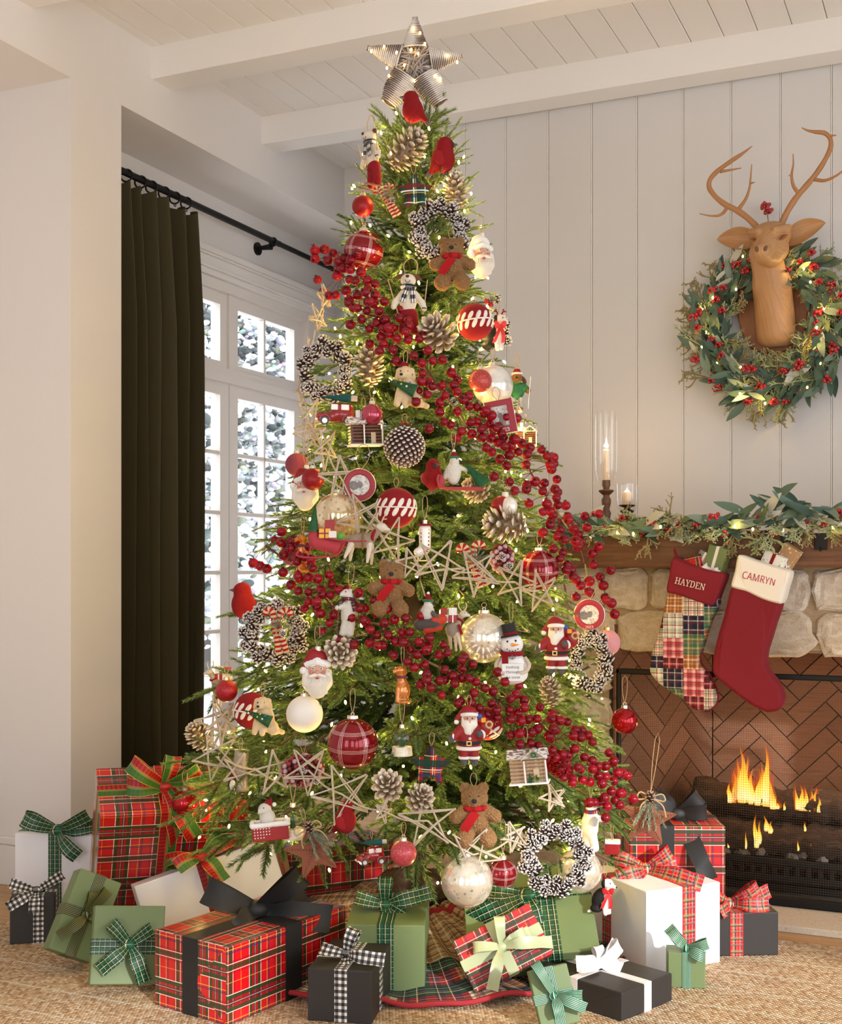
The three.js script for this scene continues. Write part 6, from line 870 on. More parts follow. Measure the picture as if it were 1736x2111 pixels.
for (const [l, x, y, z, o] of [['white polar bear with a scarf on brown skis beside the berries', 718, 1256, 100, { off: .06, roll: -.08 }], ['cream polar bear with a plaid scarf and skis over the big white box', 1218, 1692, 112, { off: .0, yaw: 2.6 }]]) { const t = orn('polar_bear_ornament', l, 'polar bear', 'polar bears on skis'); hang(t, x, y, o); t.scale.multiplyScalar(z / 112); part(t, 'body', polarGeo, fuzzW); put(t, 'nose', sph(2.6, 8, 6), blackFelt, -23, 34, 14); put(t, 'eye', sph(1.6, 8, 6), blackFelt, -9, 40, 15); put(t, 'scarf', tor(13, 4.4, 22, 8).rotateX(PI / 2 - .2), mat('#ffffff', .95, 0, { map: starT }), -1, 22, 2); put(t, 'scarf_tail', rbox(9, 24, 4, 1).rotateZ(.3), mat('#ffffff', .95, 0, { map: starT }), 12, 8, 13); put(t, 'ski_pole', cyl(1.2, 1.2, 74, 6), mat([.12, .06, .04], .6), -22, -22, 18); const sk = rbox(90, 3, 9, 1.2); for (const s of [-1, 1]) { const m = put(t, 'ski', sk, mat([.16, .08, .06], .55), 4, -66, 4 + s * 8); m.rotation.z = .28; } loop(t, 46, 60, 6); }
{ const t = orn('bear_box_ornament', 'polar bear in a santa hat sitting in a red box with white fur', 'ornament'); hang(t, 556, 1692, { off: .06, roll: .08 }); part(t, 'bear', blob([E(-4, 6, 0, 16, 18, 13), E(-8, 26, 4, 13, 12, 11), C([-14, 25, 10], 6, [-20, 23, 14], 4), E(2, 36, 0, 4, 4, 3)], { cell: 1.6, k: 4, fur: 1.1 }), fuzzW); put(t, 'santa_hat', cone(10, 18, 14).rotateZ(-.6), redFelt, 3, 40, 0); put(t, 'hat_pompom', sph(4.4, 10, 8), snowM2, 12, 33, 3); put(t, 'nose', sph(2.6, 8, 6), blackFelt, -22, 24, 15); put(t, 'eye', sph(1.6, 8, 6), blackFelt, -10, 30, 14); put(t, 'box', rbox(74, 32, 34, 2), redPaint, 0, -22, 0); put(t, 'fur_trim', blob([C([-36, -5, 16], 5, [36, -5, 16], 5), C([-36, -5, -16], 5, [36, -5, -16], 5), C([-36, -5, 16], 5, [-36, -5, -16], 5), C([36, -5, 16], 5, [36, -5, -16], 5)], { cell: 2, k: 2, fur: 1.4 }), snowM2); const dots = []; for (let i = 0; i < 22; i++) dots.push(at(sph(1.5, 6, 5), -32 + (i % 6) * 6, -12 - Math.floor(i / 6) * 6, 17)); part(t, 'beads', merge(dots), snowM2).userData.kind = 'stuff'; }
// log cabins, cars, frames, skate, globes, stump
const logT = woodTex(128, 64, '#5a3420', ['#2a150b', '#8a5a38'], 120, 0, 61), logWhite = woodTex(128, 64, '#a88a68', ['#6a4a30', '#f4ede4', '#fff8f0'], 200, 0, 62);
function cabin(label, px, py, size, map, o = {}) {
  const t = orn('log_cabin_ornament', label, 'cabin ornament', 'glass log cabins'); hang(t, px, py, o); t.scale.multiplyScalar(size / 84); const lm = mat('#ffffff', .35, .1, { map, clearcoat: .5, clearcoatRoughness: .2 });
  for (let i = 0; i < 6; i++) { put(t, 'log', cyl(4.2, 4.2, 70, 10).rotateZ(PI / 2), lm, 0, -24 + i * 7.4, 13); if (i < 6) put(t, 'log', cyl(4.2, 4.2, 32, 10).rotateX(PI / 2), lm, -32, -24 + i * 7.4, 0); } put(t, 'wall', box(62, 44, 26), lm, 0, -5, 0);
  const gable = new THREE.ExtrudeGeometry(new THREE.Shape([new THREE.Vector2(-26, 0), new THREE.Vector2(26, 0), new THREE.Vector2(0, 20)]), { depth: 4, bevelEnabled: false }); put(t, 'gable', gable, lm, 14, 18, 16);
  const roof = []; for (const s of [-1, 1]) roof.push(at(rbox(80, 3, 27, 1), 0, 28, s * 10.5, s * .62, 0, 0)); for (const s of [-1, 1]) roof.push(at(rbox(3, 32, 24, 1), 14 + s * 13, 28, 13, 0, 0, s * .9)); part(t, 'roof', merge(roof), mat('#ffffff', .7, 0, { map: snowRoof })); put(t, 'chimney', rbox(10, 18, 10, 1), snowM2, -14, 42, 0); put(t, 'door', rbox(11, 26, 2, .6), mat([.6, .45, .3], .6), 16, -14, 18); for (const x of [-6, 36]) put(t, 'porch_post', cyl(1.8, 1.8, 44, 8), snowM2, x, -6, 24); put(t, 'base', rbox(78, 4, 44, 1.5), snowM2, 0, -29, 4); put(t, 'wreath', tor(4, 1.8, 16, 6), greenPaint, 14, 26, 21); const tr = put(t, 'little_tree', coneBrush(6, 20, 120, 9), needleM, 3, -28, 20); void tr; loop(t, 50, 30, 4); return t;
}
const snowRoof = tex(128, 128, (g, w, h) => { g.fillStyle = '#f2efec'; g.fillRect(0, 0, w, h); speckle(g, w, h, 70, 3, 9, ['#4a3a34', '#5f4c42'], .5, .9); });
cabin('brown log cabin ornament with a snowy roof below the magenta ball', 752, 892, 76, logT, { off: .03, roll: .04, yaw: .2 });
cabin('whitewashed log cabin ornament with a snowy roof among the lower berries', 1090, 1582, 88, logWhite, { off: .06, roll: .1, yaw: -.1 });
cabin('tiny snowy cabin behind the berries at the fireplace side', 1084, 902, 50, logT, { off: -.02 });
function car(label, px, py, size, o = {}) { const t = orn('car_ornament', label, 'car ornament', 'red cars carrying trees'); hang(t, px, py, o); t.scale.multiplyScalar(size / 76); const rm = mat([.3, .008, .016], .22, .2, { clearcoat: 1, clearcoatRoughness: .08 }); part(t, 'body', blob([C([-28, -12, 0], 9, [24, -11, 0], 10), E(-30, -10, 0, 9, 9, 13), E(10, -6, 0, 24, 12, 14), C([-2, 6, 0], 10, [22, 6, 0], 10)], { cell: 1.6, k: 4 }), rm); put(t, 'window', rbox(13, 11, 2, 1), whiteGlass, -4, 7, 10.6); put(t, 'window', rbox(15, 11, 2, 1), whiteGlass, 16, 7, 10.6); for (const x of [-22, 22]) { put(t, 'wheel', cyl(8.5, 8.5, 5, 20).rotateX(PI / 2), bootM, x, -20, 12); put(t, 'hubcap', cyl(5, 5, 2, 16).rotateX(PI / 2), capM, x, -20, 15); put(t, 'fender', tor(10, 2.6, 16, 6, PI), rm, x, -19, 12); } put(t, 'bumper', rbox(6, 5, 24, 1.5), capM, -38, -17, 0); const tr = put(t, 'roof_tree', coneBrush(13, 60, 380, 13), mat([.7, .95, 3], .8, 0, { vertexColors: true }), 26, 26, 0); tr.rotation.z = PI / 2; put(t, 'tree_trunk', cyl(5.5, 5.5, 12, 12).rotateZ(PI / 2), mat([.6, .5, .42], .8), 33, 26, 0); loop(t, 36, 20, 3); }
car('red vintage car carrying a blue green tree beside the pinecone wreath', 694, 848, 82, { off: .05, roll: -.03 });
car('red vintage car carrying a tree low down beside the pink glitter ball', 766, 1758, 62, { off: .03, yaw: .3 });
const photoT = (s) => tex(128, 128, (g, w, h) => { g.fillStyle = '#d6d3cf'; g.fillRect(0, 0, w, h); speckle(g, w, h, 200, 4, 16, ['#e6e3df', '#c4c1bd'], .2, .5, rng(s)); g.fillStyle = '#77736f'; g.beginPath(); g.ellipse(62, 62, 20, 18, 0, 0, 7); g.fill(); g.beginPath(); g.ellipse(70, 98, 26, 30, .2, 0, 7); g.fill(); speckle(g, w, h, 120, 3, 8, ['#5c5855', '#989490'], .15, .35, rng(s + 1)); });
{ const t = orn('photo_frame_ornament', 'red rectangular photo frame with a grey dog picture on the fireplace side', 'photo frame'); hang(t, 1032, 858, { off: .05, roll: .19 }); const f = new THREE.Shape([[-28, -36], [28, -36], [28, 32], [-28, 32]].map((p) => new THREE.Vector2(...p))); f.holes.push(new THREE.Path([[-17, -22], [-17, 22], [17, 22], [17, -22]].map((p) => new THREE.Vector2(...p)))); part(t, 'frame', new THREE.ExtrudeGeometry(f, { depth: 4, bevelSize: .8, bevelThickness: .8, bevelSegments: 2 }), mat([.3, .008, .02], .4)); put(t, 'edge', rbox(60, 72, 3, 1), capM, 0, -2, -1.5); put(t, 'picture', rbox(36, 46, 1.5, .3), mat('#ffffff', .4, 0, { map: photoT(3) }), 0, 0, 1); put(t, 'lettering', letters('2023', 7.5, .5, fontSerif), mat([.8, .7, .55], .4, .5), 2, -29.5, 4.9); loop(t, 34, 26, 8); }
for (const [l, x, y, r, o, s, txt] of [['round red rimmed photo frame beside the twig star on the left', 741, 1000, 33, { off: .03, roll: -.1 }, 7, 0], ['round red rimmed photo frame hanging by the stone fireplace', 1215, 1267, 31, { d: 4.15 }, 9, 1]]) { const t = orn('photo_frame_ornament', l, 'photo frame'); hang(t, x, y, o); part(t, 'rim', lathe([[r * .64, 2], [r * .68, 4.6], [r * .95, 4.6], [r, 3], [r, -2], [r * .6, -2]], 40).rotateX(PI / 2), mat([.3, .008, .02], .4)); part(t, 'edge', tor(r, 1.6, 40, 6), capM); put(t, 'picture', cyl(r * .68, r * .68, 2, 36).rotateX(PI / 2), mat('#ffffff', .4, 0, { map: photoT(s) }), 0, 0, 1); if (txt) put(t, 'lettering', letters('2023', 5.5, .5, fontSerif), mat([.8, .7, .55], .4, .5), 0, -r * .82, 4.8); loop(t, r, 50, 14); }
{ const t = orn('ice_skate_ornament', 'white ice skate with red laces in the middle of the tree', 'ice skate ornament'); hang(t, 876, 1118, { off: .06 }); part(t, 'boot', blob([C([0, 26, 0], 13, [0, -8, 0], 12), C([0, -14, 0], 11, [-14, -20, 4], 9)], { cell: 1.6, k: 4 }), whiteGlass); const lc = []; for (let i = 0; i < 6; i++) { const y = 26 - i * 8; lc.push(tube([[-9, y, 10], [9, y - 7, 10]], .9, 3, 5), tube([[9, y, 10], [-9, y - 7, 10]], .9, 3, 5)); } part(t, 'lace', merge(lc), redPaint).userData.kind = 'stuff'; put(t, 'cuff', tor(12.5, 2.4, 20, 6).rotateX(PI / 2), redFelt, 0, 36, 0); part(t, 'blade', merge([at(rbox(34, 2.4, 2, .6), -6, -38, 2), at(rbox(3, 12, 2, .6), 4, -32, 2), at(rbox(3, 12, 2, .6), -14, -32, 2)]), goldM); put(t, 'cap', cyl(5, 5, 7, 12), capM, 0, 42, 0); loop(t, 46, 50, 5); }
for (const [l, x, y, k, o] of [['clear snow globe with a small frosted tree beside the tartan star', 829, 1522, 1, { off: .03 }], ['clear snow globe behind the rattan star and jute bow', 604, 1688, 1.15, { off: .0 }]]) { const t = orn('snow_globe_ornament', l, 'snow globe'); hang(t, x, y, o); t.scale.multiplyScalar(k); part(t, 'globe', sph(23, 24, 18), mat('#ffffff', .03, 0, { transmission: 1, thickness: 0, ior: 1.4 })); put(t, 'frosted_tree', coneBrush(8, 26, 160, 15), mat('#d8f0e8', .8, 0, { vertexColors: true }), 0, -16, 0); put(t, 'base', cyl(20, 22, 18, 24), mat('#ffffff', .5, .3, { map: mercT }), 0, -26, 0); put(t, 'cap', cyl(5, 6, 7, 12), capM, 0, 25, 0); loop(t, 29, 60, 5); }
{ const t = orn('stump_ornament', 'silver glass tree stump with a small penguin behind the twig stars', 'ornament'); hang(t, 496, 1584, { off: .01 }); part(t, 'stump', taper([[2, -46, 0], [0, 0, 0], [3, 38, 0]], 16, 15, 12, 14), mat('#ffffff', .3, .4, { map: woodTex(64, 64, '#a89c88', ['#5c5040', '#e8e0d0'], 120, 0, 81) })); part(t, 'penguin', blob([E(-16, -32, 10, 9, 14, 8, '#22201f'), E(-16, -32, 15, 6, 11, 5, '#e6e0d8'), E(-16, -16, 12, 6, 6, 6, '#22201f')], { cell: 1.5, k: 2 }), VC); put(t, 'knit_hat', cone(6, 10, 12), redFelt, -16, -7, 12); loop(t, 38, 24, 4); }
// berries and a tuft tied on the tree near the black and white dog
{ const t = orn('berry_pick', 'small pick of red berries, pinecone and pine above the black and white dog', 'ornament'); hang(t, 1012, 622, { off: .0 }); part(t, 'berry', sph(6, 12, 8), redPaint).position.set(-8, 0, 6); part(t, 'berry', sph(5.5, 12, 8), redPaint).position.set(0, -8, 8); const c = put(t, 'pinecone', miniCone[1], coneVC, 12, 2, 4); c.scale.setScalar(.8); for (let i = 0; i < 4; i++) { const s = part(t, 'pine_tuft', frost[i % 3], needleM); s.scale.setScalar(260); s.rotation.order = 'ZXY'; s.rotation.set(-.2, .2, -1 + i * .6); } }
{ const t = orn('gift_ornament', 'small red glass present with snow by the lower bough over the white box', 'ornament'); hang(t, 1262, 1748, { d: 4.05 }); put(t, 'box', rbox(30, 24, 24, 2), redPaint); put(t, 'snow_top', rbox(34, 7, 27, 3), snowM2, 0, 13, 0); loop(t, 16, 34, 3); }
// ---------- red berry sprays wound across the tree ----------
{
  const berryM = mat('#ffffff', .13, 0, { vertexColors: true, specularIntensity: .65 }), stemM = mat([.10, .02, .02], .8), vineM = mat([.22, .17, .06], .8);
  const crown = []; for (let i = 0; i < 5; i++) { const a = i / 5 * PI * 2; crown.push(at(cone(1.3, 4.2, 4), Math.cos(a) * 2.2, 10.2, Math.sin(a) * 2.2, Math.sin(a) * .5, 0, -Math.cos(a) * .5)); }
  const bg = merge([tint(sph(9.6, 16, 12).scale(1, .94, 1), new THREE.Color().setRGB(.19, .003, .010)), tint(merge(crown), new THREE.Color().setRGB(.05, .006, .006))]), bg2 = merge([tint(sph(9.6, 16, 12).scale(1, .94, 1), new THREE.Color().setRGB(.27, .004, .014)), tint(merge(crown), new THREE.Color().setRGB(.05, .006, .006))]);
  const paths = [
    [[700, 520], [690, 560], [735, 585], [745, 640], [790, 660], [810, 700], [868, 745], [905, 800], [945, 850], [985, 905], [1035, 905], [1075, 935], [1100, 985], [1135, 1035], [1168, 1085], [1195, 1125], [1212, 1190], [1222, 1260]],
    [[548, 1125], [585, 1150], [640, 1175], [665, 1225], [710, 1270], [770, 1285], [825, 1300], [862, 1350], [905, 1375], [960, 1395], [1010, 1425], [1048, 1470], [1100, 1480], [1130, 1510], [1165, 1540], [1205, 1560], [1230, 1600], [1262, 1625], [1270, 1660]],
  ];
  const where = ['near the treetop beside the plaid ball', 'over the window side just under the plaid ball', 'left of the ski reindeer doll', 'under the ski reindeer doll', 'below the red trousers of the doll', 'right of the dog with a tree', 'beside the pinecone ball', 'left of the photo frame', 'just under the photo frame', 'at the fireplace edge over the penguin sled', 'above the mantel end', 'hanging down past the mantel end'];
  const where2 = ['before the window at the outer left', 'beside the amber glass dog', 'over the polar bear on skis', 'under the middle teddy bear', 'across the penguin sled', 'below the snowman', 'above the santa with a sack', 'over the white log cabin', 'beside the whitewashed cabin roof', 'beside the red glass pinecone', 'above the cream polar bear', 'lowest at the fireplace side'];
  const q = rng(123);
  paths.forEach((path, pi) => {
    const c = new THREE.CatmullRomCurve3(path.map(([x, y]) => V(x, y, 0))), N = 12; let all = [];
    for (let k = 0; k < N; k++) {
      const t = thing('berry_spray', 'spray of glossy dark red berries ' + (pi ? where2 : where)[k], 'berries', 'red berry sprays on the tree'), stem = [], pts = [];
      for (let i = 0; i <= 3; i++) { const p = c.getPoint(Math.min(1, (k + i / 3) / N)); pts.push(onTree(p.x, p.y, .02)); }
      part(t, 'vine', tube(pts, .0035, 10, 6), k % 2 ? vineM : stemM); const n = 16;
      for (let i = 0; i < n; i++) {
        const u = (k + (i + .5) / n) / N, p = c.getPoint(u), tg = c.getTangent(u), s = (q() - .5), w = 96, x = p.x - tg.y * s * w + (q() - .5) * 12, y = p.y + tg.x * s * w + (q() - .5) * 12; let off = .045 + .035 * q() * (1 - Math.abs(s)); let b = onTree(x, y, off), tries = 0;
        while (tries++ < 12 && all.some((e) => e.distanceTo(b) < .027)) { b = onTree(x + (q() - .5) * 44, y + (q() - .5) * 44, off += .004); }
        all.push(b); const m = part(t, 'berry', q() < .6 ? bg : bg2, berryM), sc = depthOf(b) / F * (.95 + .2 * q()); m.position.copy(b); m.scale.setScalar(sc); m.rotation.set(q() * 2.4 - .2, q() * 6, q() * 1.6 - .8);
        const near = pts[Math.min(3, Math.floor(i / n * 4))]; stem.push(tube([near, near.clone().lerp(b, .5).add(V(0, .006, 0)), b], .0011, 5, 4));
      }
      stuff(part(t, 'stems', merge(stem), stemM));
    }
  });
}
// ---------- greenery: leaves, seeded sprigs, berries ----------
function leafGeo(L, W, curl, seed) { const q = rng(seed), pos = [], uv = [], idx = [], n = 7; for (let i = 0; i <= n; i++) { const t = i / n, w = W * Math.pow(Math.sin(PI * Math.pow(t, .85) * .985 + .012), .8) * .5, y = -curl * L * t * t + .03 * L * Math.sin(t * 5 + seed); for (const s of [-1, 0, 1]) { pos.push(s * w, y + Math.abs(s) * w * .32, L * t); uv.push(s * .5 + .5, t); } } void q; for (let i = 0; i < n; i++) for (let j = 0; j < 2; j++) { const a = i * 3 + j, b = a + 3; idx.push(a, a + 1, b, a + 1, b + 1, b); } return geo(pos, idx, uv); }
const leafSet = [leafGeo(1, .29, .12, 1), leafGeo(1, .23, -.15, 2), leafGeo(1, .33, .25, 3)], leafMs = [[.06, .115, .078], [.095, .16, .11], [.045, .09, .066], [.18, .24, .18], [.56, .56, .48], [.14, .19, .085]].map((c) => mat(c, .6));
function lacyGeo(seed) { const q = rng(seed), g = []; const grow = (p, d, l, k) => { const e = p.clone().addScaledVector(d, l); g.push(new THREE.TubeGeometry(new THREE.LineCurve3(p, e), 1, .0011 + .0006 * k, 3)); if (k === 0) { g.push(at(new THREE.OctahedronGeometry(.0028, 0), e.x, e.y, e.z)); return; } for (let i = 0; i < 3; i++) { const t = .35 + .3 * i; grow(p.clone().lerp(e, t), d.clone().add(V((q() - .5) * 1.6, (q() - .5) * .9, (q() - .5) * 1.6)).normalize(), l * .55, k - 1); } }; for (let i = 0; i < 2; i++) grow(V(0, 0, 0), V((q() - .5) * .5, (q() - .5) * .3, 1).normalize(), .055, 3); return merge(g.map((x) => x)); }
const lacy = [lacyGeo(1), lacyGeo(2), lacyGeo(3)], lacyMs = [mat([.30, .35, .16], .85), mat([.34, .28, .13], .85), mat([.42, .46, .27], .85)];
const clusterGeo = (() => { const q = rng(8), l = []; for (let i = 0; i < 8; i++) l.push(at(sph(.0068, 9, 7), (q() - .5) * .026, (q() - .5) * .02, (q() - .5) * .026)); return merge(l); })(), clusterM = mat([.42, .008, .014], .25, 0, { clearcoat: .8 });
function lay(t, name, g, m, p, dir, up, s) { const o = part(t, name, g, m), z = dir.clone().normalize(), x = up.clone().cross(z).normalize(), y = z.clone().cross(x); o.quaternion.setFromRotationMatrix(new THREE.Matrix4().makeBasis(x, y, z)); o.position.copy(p); o.scale.setScalar(s); return o; }

// ---------- wreath on the boards ----------
const WC = onZ(1592, 678, -5.49);
{
  const t = thing('leaf_wreath', 'large green leaf wreath with red berries and lights hung around the deer head', 'wreath'), q = rng(41), r0 = .265; t.position.copy(WC);
  part(t, 'vine_ring', tor(r0, .03, 60, 8), mat([.06, .04, .02], .95)); const tw = []; for (let i = 0; i < 14; i++) { const a = q() * 6.28, pts = []; for (let k = 0; k < 6; k++) { const b = a + k * .28; pts.push(V(Math.cos(b) * (r0 + (q() - .5) * .08), Math.sin(b) * (r0 + (q() - .5) * .08), (q() - .3) * .05)); } tw.push(tube(pts, .003, 14, 4)); } part(t, 'twigs', merge(tw), mat([.07, .045, .025], .95)).userData.kind = 'stuff';
  for (let i = 0; i < 300; i++) {
    const a = i * 2.39996, rad = V(Math.cos(a), Math.sin(a), 0), tan = V(-Math.sin(a), Math.cos(a), 0), k = q(), dir = tan.clone().multiplyScalar(-.75 + .3 * q()).addScaledVector(rad, (q() - .32) * 1.7).add(V(0, -.08, .15 + .5 * q())), p = rad.clone().multiplyScalar(r0 + (q() - .5) * .15).add(V(0, 0, .015 + .06 * q()));
    lay(t, 'leaf', leafSet[i % 3], leafMs[k < .3 ? 0 : k < .55 ? 1 : k < .78 ? 2 : k < .9 ? 3 : k < .96 ? 4 : 5], p, dir, V(q() - .5, q() - .5, 1.2), .066 + .055 * q());
  }
  for (let i = 0; i < 130; i++) { const a = i * 2.39996 + .7, rad = V(Math.cos(a), Math.sin(a), 0), tan = V(-Math.sin(a), Math.cos(a), 0); stuff(lay(t, 'seeded_sprig', lacy[i % 3], lacyMs[i % 3], rad.clone().multiplyScalar(r0 + (q() - .5) * .16).add(V(0, 0, .04)), tan.multiplyScalar(-.6).addScaledVector(rad, (q() - .45) * 2.2).add(V(0, 0, .3 * q())), V(0, .3, 1), .95 + .45 * q())); }
  for (let i = 0; i < 34; i++) { const a = -PI * .98 + (i / 33) * PI * .96 + (q() - .5) * .2, rad = V(Math.cos(a), Math.sin(a), 0), p = rad.clone().multiplyScalar(r0 - .05).add(V(0, 0, .03)); if (i % 2) stuff(lay(t, 'seeded_sprig', lacy[i % 3], lacyMs[i % 3], p, rad.clone().multiplyScalar(-1).add(V((q() - .5) * .9, (q() - .5) * .9, .35)), V(0, .3, 1), 1.05 + .3 * q())); else lay(t, 'leaf', leafSet[i % 3], leafMs[i % 4], p, rad.clone().multiplyScalar(-1).add(V((q() - .5) * 1.4, (q() - .5) * 1.4, .3)), V(q() - .5, q() - .5, 1.2), .07 + .03 * q()); }
  for (let i = 0; i < 46; i++) { const a = i * 2.39996 + .2, r = r0 + (q() - .5) * .16; lay(t, 'berry_cluster', clusterGeo, clusterM, V(Math.cos(a) * r, Math.sin(a) * r, .075 + .03 * q()), V(q() - .5, q() - .5, 1), V(0, 1, .1), .9 + .4 * q()); }
  lay(t, 'berry_cluster', clusterGeo, clusterM, V(-.025, .53, .03), V(0, 0, 1), V(0, 1, 0), 1.3); lay(t, 'berry_cluster', clusterGeo, clusterM, V(-.012, .505, .035), V(0, 0, 1), V(0, 1, 0), 1.2); part(t, 'twig', tube([[-.02, .52, .03], [-.01, .42, .03], [-.03, .3, .03]], .0022, 8, 5), mat([.2, .22, .08], .8));
  for (let i = 0; i < 20; i++) { const a = i * 2.39996 + 1, r = r0 + (q() - .5) * .15; const b = part(t, 'bulb', ell(.0042, .006, .0042, 8, 6), bulbM); b.position.set(Math.cos(a) * r, Math.sin(a) * r, .085 + .03 * q()); if (i % 2 === 0) { const l = new THREE.PointLight(new THREE.Color().setRGB(1, .64, .18), .02); l.position.copy(b.position).add(WC); l.castShadow = true; l.shadow.radius = .2; scene.add(l); } }
}
// ---------- carved deer head ----------
{
  const t = thing('deer_head', 'carved wooden deer head with antlers mounted on a wooden shield above the mantel', 'deer head'), p = onZ(1590, 600, -5.47), s = depthOf(p) / F; t.position.copy(p); t.position.z = -5.538; t.scale.setScalar(s);
  const grain = woodTex(512, 256, '#b88a5e', ['#7e5230', '#d2a878', '#94683e', '#e2bd90'], 420, 0, 91), grainR = grain.clone(), gm = mat('#ffffff', .5, 0, { map: grain }), gd = mat('#c9a78c', .5, 0, { map: grain });
  grainR.rotation = PI / 2; const hm = mat('#f4e6da', .55, 0, { map: grainR }), lenMap = (g, sc = 90) => { const P2 = g.attributes.position, uv = []; for (let i = 0; i < P2.count; i++) uv.push(P2.getY(i) / sc * .6, (P2.getX(i) + P2.getZ(i) * .7) / sc); g.setAttribute('uv', new THREE.Float32BufferAttribute(uv, 2)); return g; };
  const sh = new THREE.Shape(); sh.moveTo(-62, 88); sh.bezierCurveTo(-20, 112, 30, 112, 66, 88); sh.bezierCurveTo(78, 20, 74, -60, 50, -104); sh.bezierCurveTo(30, -128, -20, -128, -46, -104); sh.bezierCurveTo(-74, -60, -78, 20, -62, 88); part(t, 'shield', lenMap(new THREE.ExtrudeGeometry(sh, { depth: 12, bevelSize: 4, bevelThickness: 4, bevelSegments: 3 })), gd);
  const neck = blob([C([-8, -92, 26], 22, [-10, 10, 50], 24), C([28, -92, 26], 22, [20, 10, 50], 22), C([9, -84, 34], 31, [5, 10, 60], 33), C([5, 10, 60], 34, [-4, 66, 88], 31)], { cell: 3, k: 12 }); part(t, 'neck', lenMap(neck), gm);
  const head = blob([E(-6, 98, 96, 40, 27, 40), C([-8, 84, 120], 27, [-13, 52, 158], 17), E(-13, 50, 166, 17, 14, 11), E(-4, 70, 96, 33, 30, 32), C([-43, 106, 114], 6, [-24, 97, 142], 6), C([31, 106, 114], 6, [8, 97, 142], 6), E(-12, 38, 148, 15, 9, 17), C([-4, 50, 104], 20, [-9, 42, 138], 13)], { cell: 2.2, k: 7, cuts: [{ c: [-36, 86, 134], r: [15, 5, 14], rot: -.55 }, { c: [22, 86, 134], r: [15, 5, 14], rot: .55 }] }); lenMap(head); head.translate(15, 0, 0); part(t, 'head', head, gm);
  for (const x of [-21, -5]) part(t, 'nostril', ell(3.8, 6, 3, 12, 10).rotateZ(x < -12 ? .4 : -.4).translate(x + 15, 53, 176), mat([.16, .08, .035], .7)); part(t, 'mouth', tube([[-13, 42, 157], [-4, 38, 165], [8, 38, 165], [17, 42, 156]], 1.1, 14, 5), mat([.2, .1, .045], .7));
  for (const [ex, ey, ez] of [[-36, 85, 121], [22, 85, 121]]) part(t, 'eye', ell(9, 3.2, 6).rotateZ(ex < 0 ? -.5 : .5).translate(ex + 15, ey, ez), gd);
  const earGeo = (sx) => { const P3 = [], uv = [], id = [], n = 14, m = 10; for (const side of [1, -1]) { const b0 = P3.length / 3; for (let i = 0; i <= n; i++) { const u = i / n, w = 23 * Math.pow(Math.sin(PI * Math.min(1, Math.pow(u, .8) * .97 + .03)), .75) + .3; for (let j = 0; j <= m; j++) { const v = j / m * 2 - 1, cup = (v * v) * w * .55, edge = side > 0 ? 0 : -3.5 * (1 - v * v) - .3; P3.push(sx * (u * 82 - 4), v * w + u * (sx < 0 ? 8 : 26) * 1 - 6, cup + edge - 4 + u * 6); uv.push(u, v * .3); } } for (let i = 0; i < n; i++) for (let j = 0; j < m; j++) { const a = b0 + i * (m + 1) + j, b = a + m + 1; (side * sx > 0) ? id.push(a, b, a + 1, b, b + 1, a + 1) : id.push(a, a + 1, b, b, a + 1, b + 1); } } return geo(P3, id, uv); };
  part(t, 'ear', earGeo(-1), gm).position.set(-24, 104, 78); part(t, 'ear', earGeo(1), gm).position.set(34, 96, 78);
  const cp = ([x, y], z) => V(1400 + x / 4.59 - 1590 + z * .12, 600 - (270 + y / 4.59) - z * .16, z), run = (pts, z0, z1) => pts.map((a, i) => cp(a, z0 + (z1 - z0) * i / (pts.length - 1)));
  const horn = (side, beam, tines) => { const g = part(t, 'antler', taper(run(beam, 92, 120), 6.4, 1.8, 44, 10, (f) => 6.6 * (1 - .42 * f) * (f > .88 ? (1 - f) / .12 * .8 + .2 : 1) * (1 + .05 * Math.sin(f * 40))), hm); for (const [pts, z0, z1, r] of tines) part(g, 'tine', taper(run(pts, z0, z1), r, .9, 22, 8), hm); };
  horn('l', [[745, 915], [640, 800], [540, 720], [430, 650], [340, 560], [296, 480], [304, 420], [365, 355], [480, 285], [600, 222], [695, 165]], [[[[565, 720], [635, 630], [668, 540], [680, 440], [690, 330]], 97, 118, 4.2], [[[678, 500], [716, 498]], 112, 116, 2.6], [[[460, 690], [430, 738], [385, 765], [310, 762], [215, 735]], 99, 130, 4], [[[400, 352], [470, 345], [590, 333]], 108, 92, 3.6]]);
  horn('r', [[950, 905], [1000, 800], [1080, 680], [1180, 570], [1260, 480], [1335, 370], [1385, 260], [1380, 185], [1335, 132], [1250, 110], [1180, 88], [1133, 58]], [[[[1110, 640], [1062, 570], [1045, 470], [1060, 380], [1058, 284]], 98, 118, 4.2], [[[1050, 465], [1018, 478]], 112, 115, 2.4], [[[1245, 530], [1330, 556], [1420, 535], [1510, 480], [1600, 400]], 101, 128, 3.8], [[[1370, 160], [1432, 168]], 112, 116, 3]]);
}
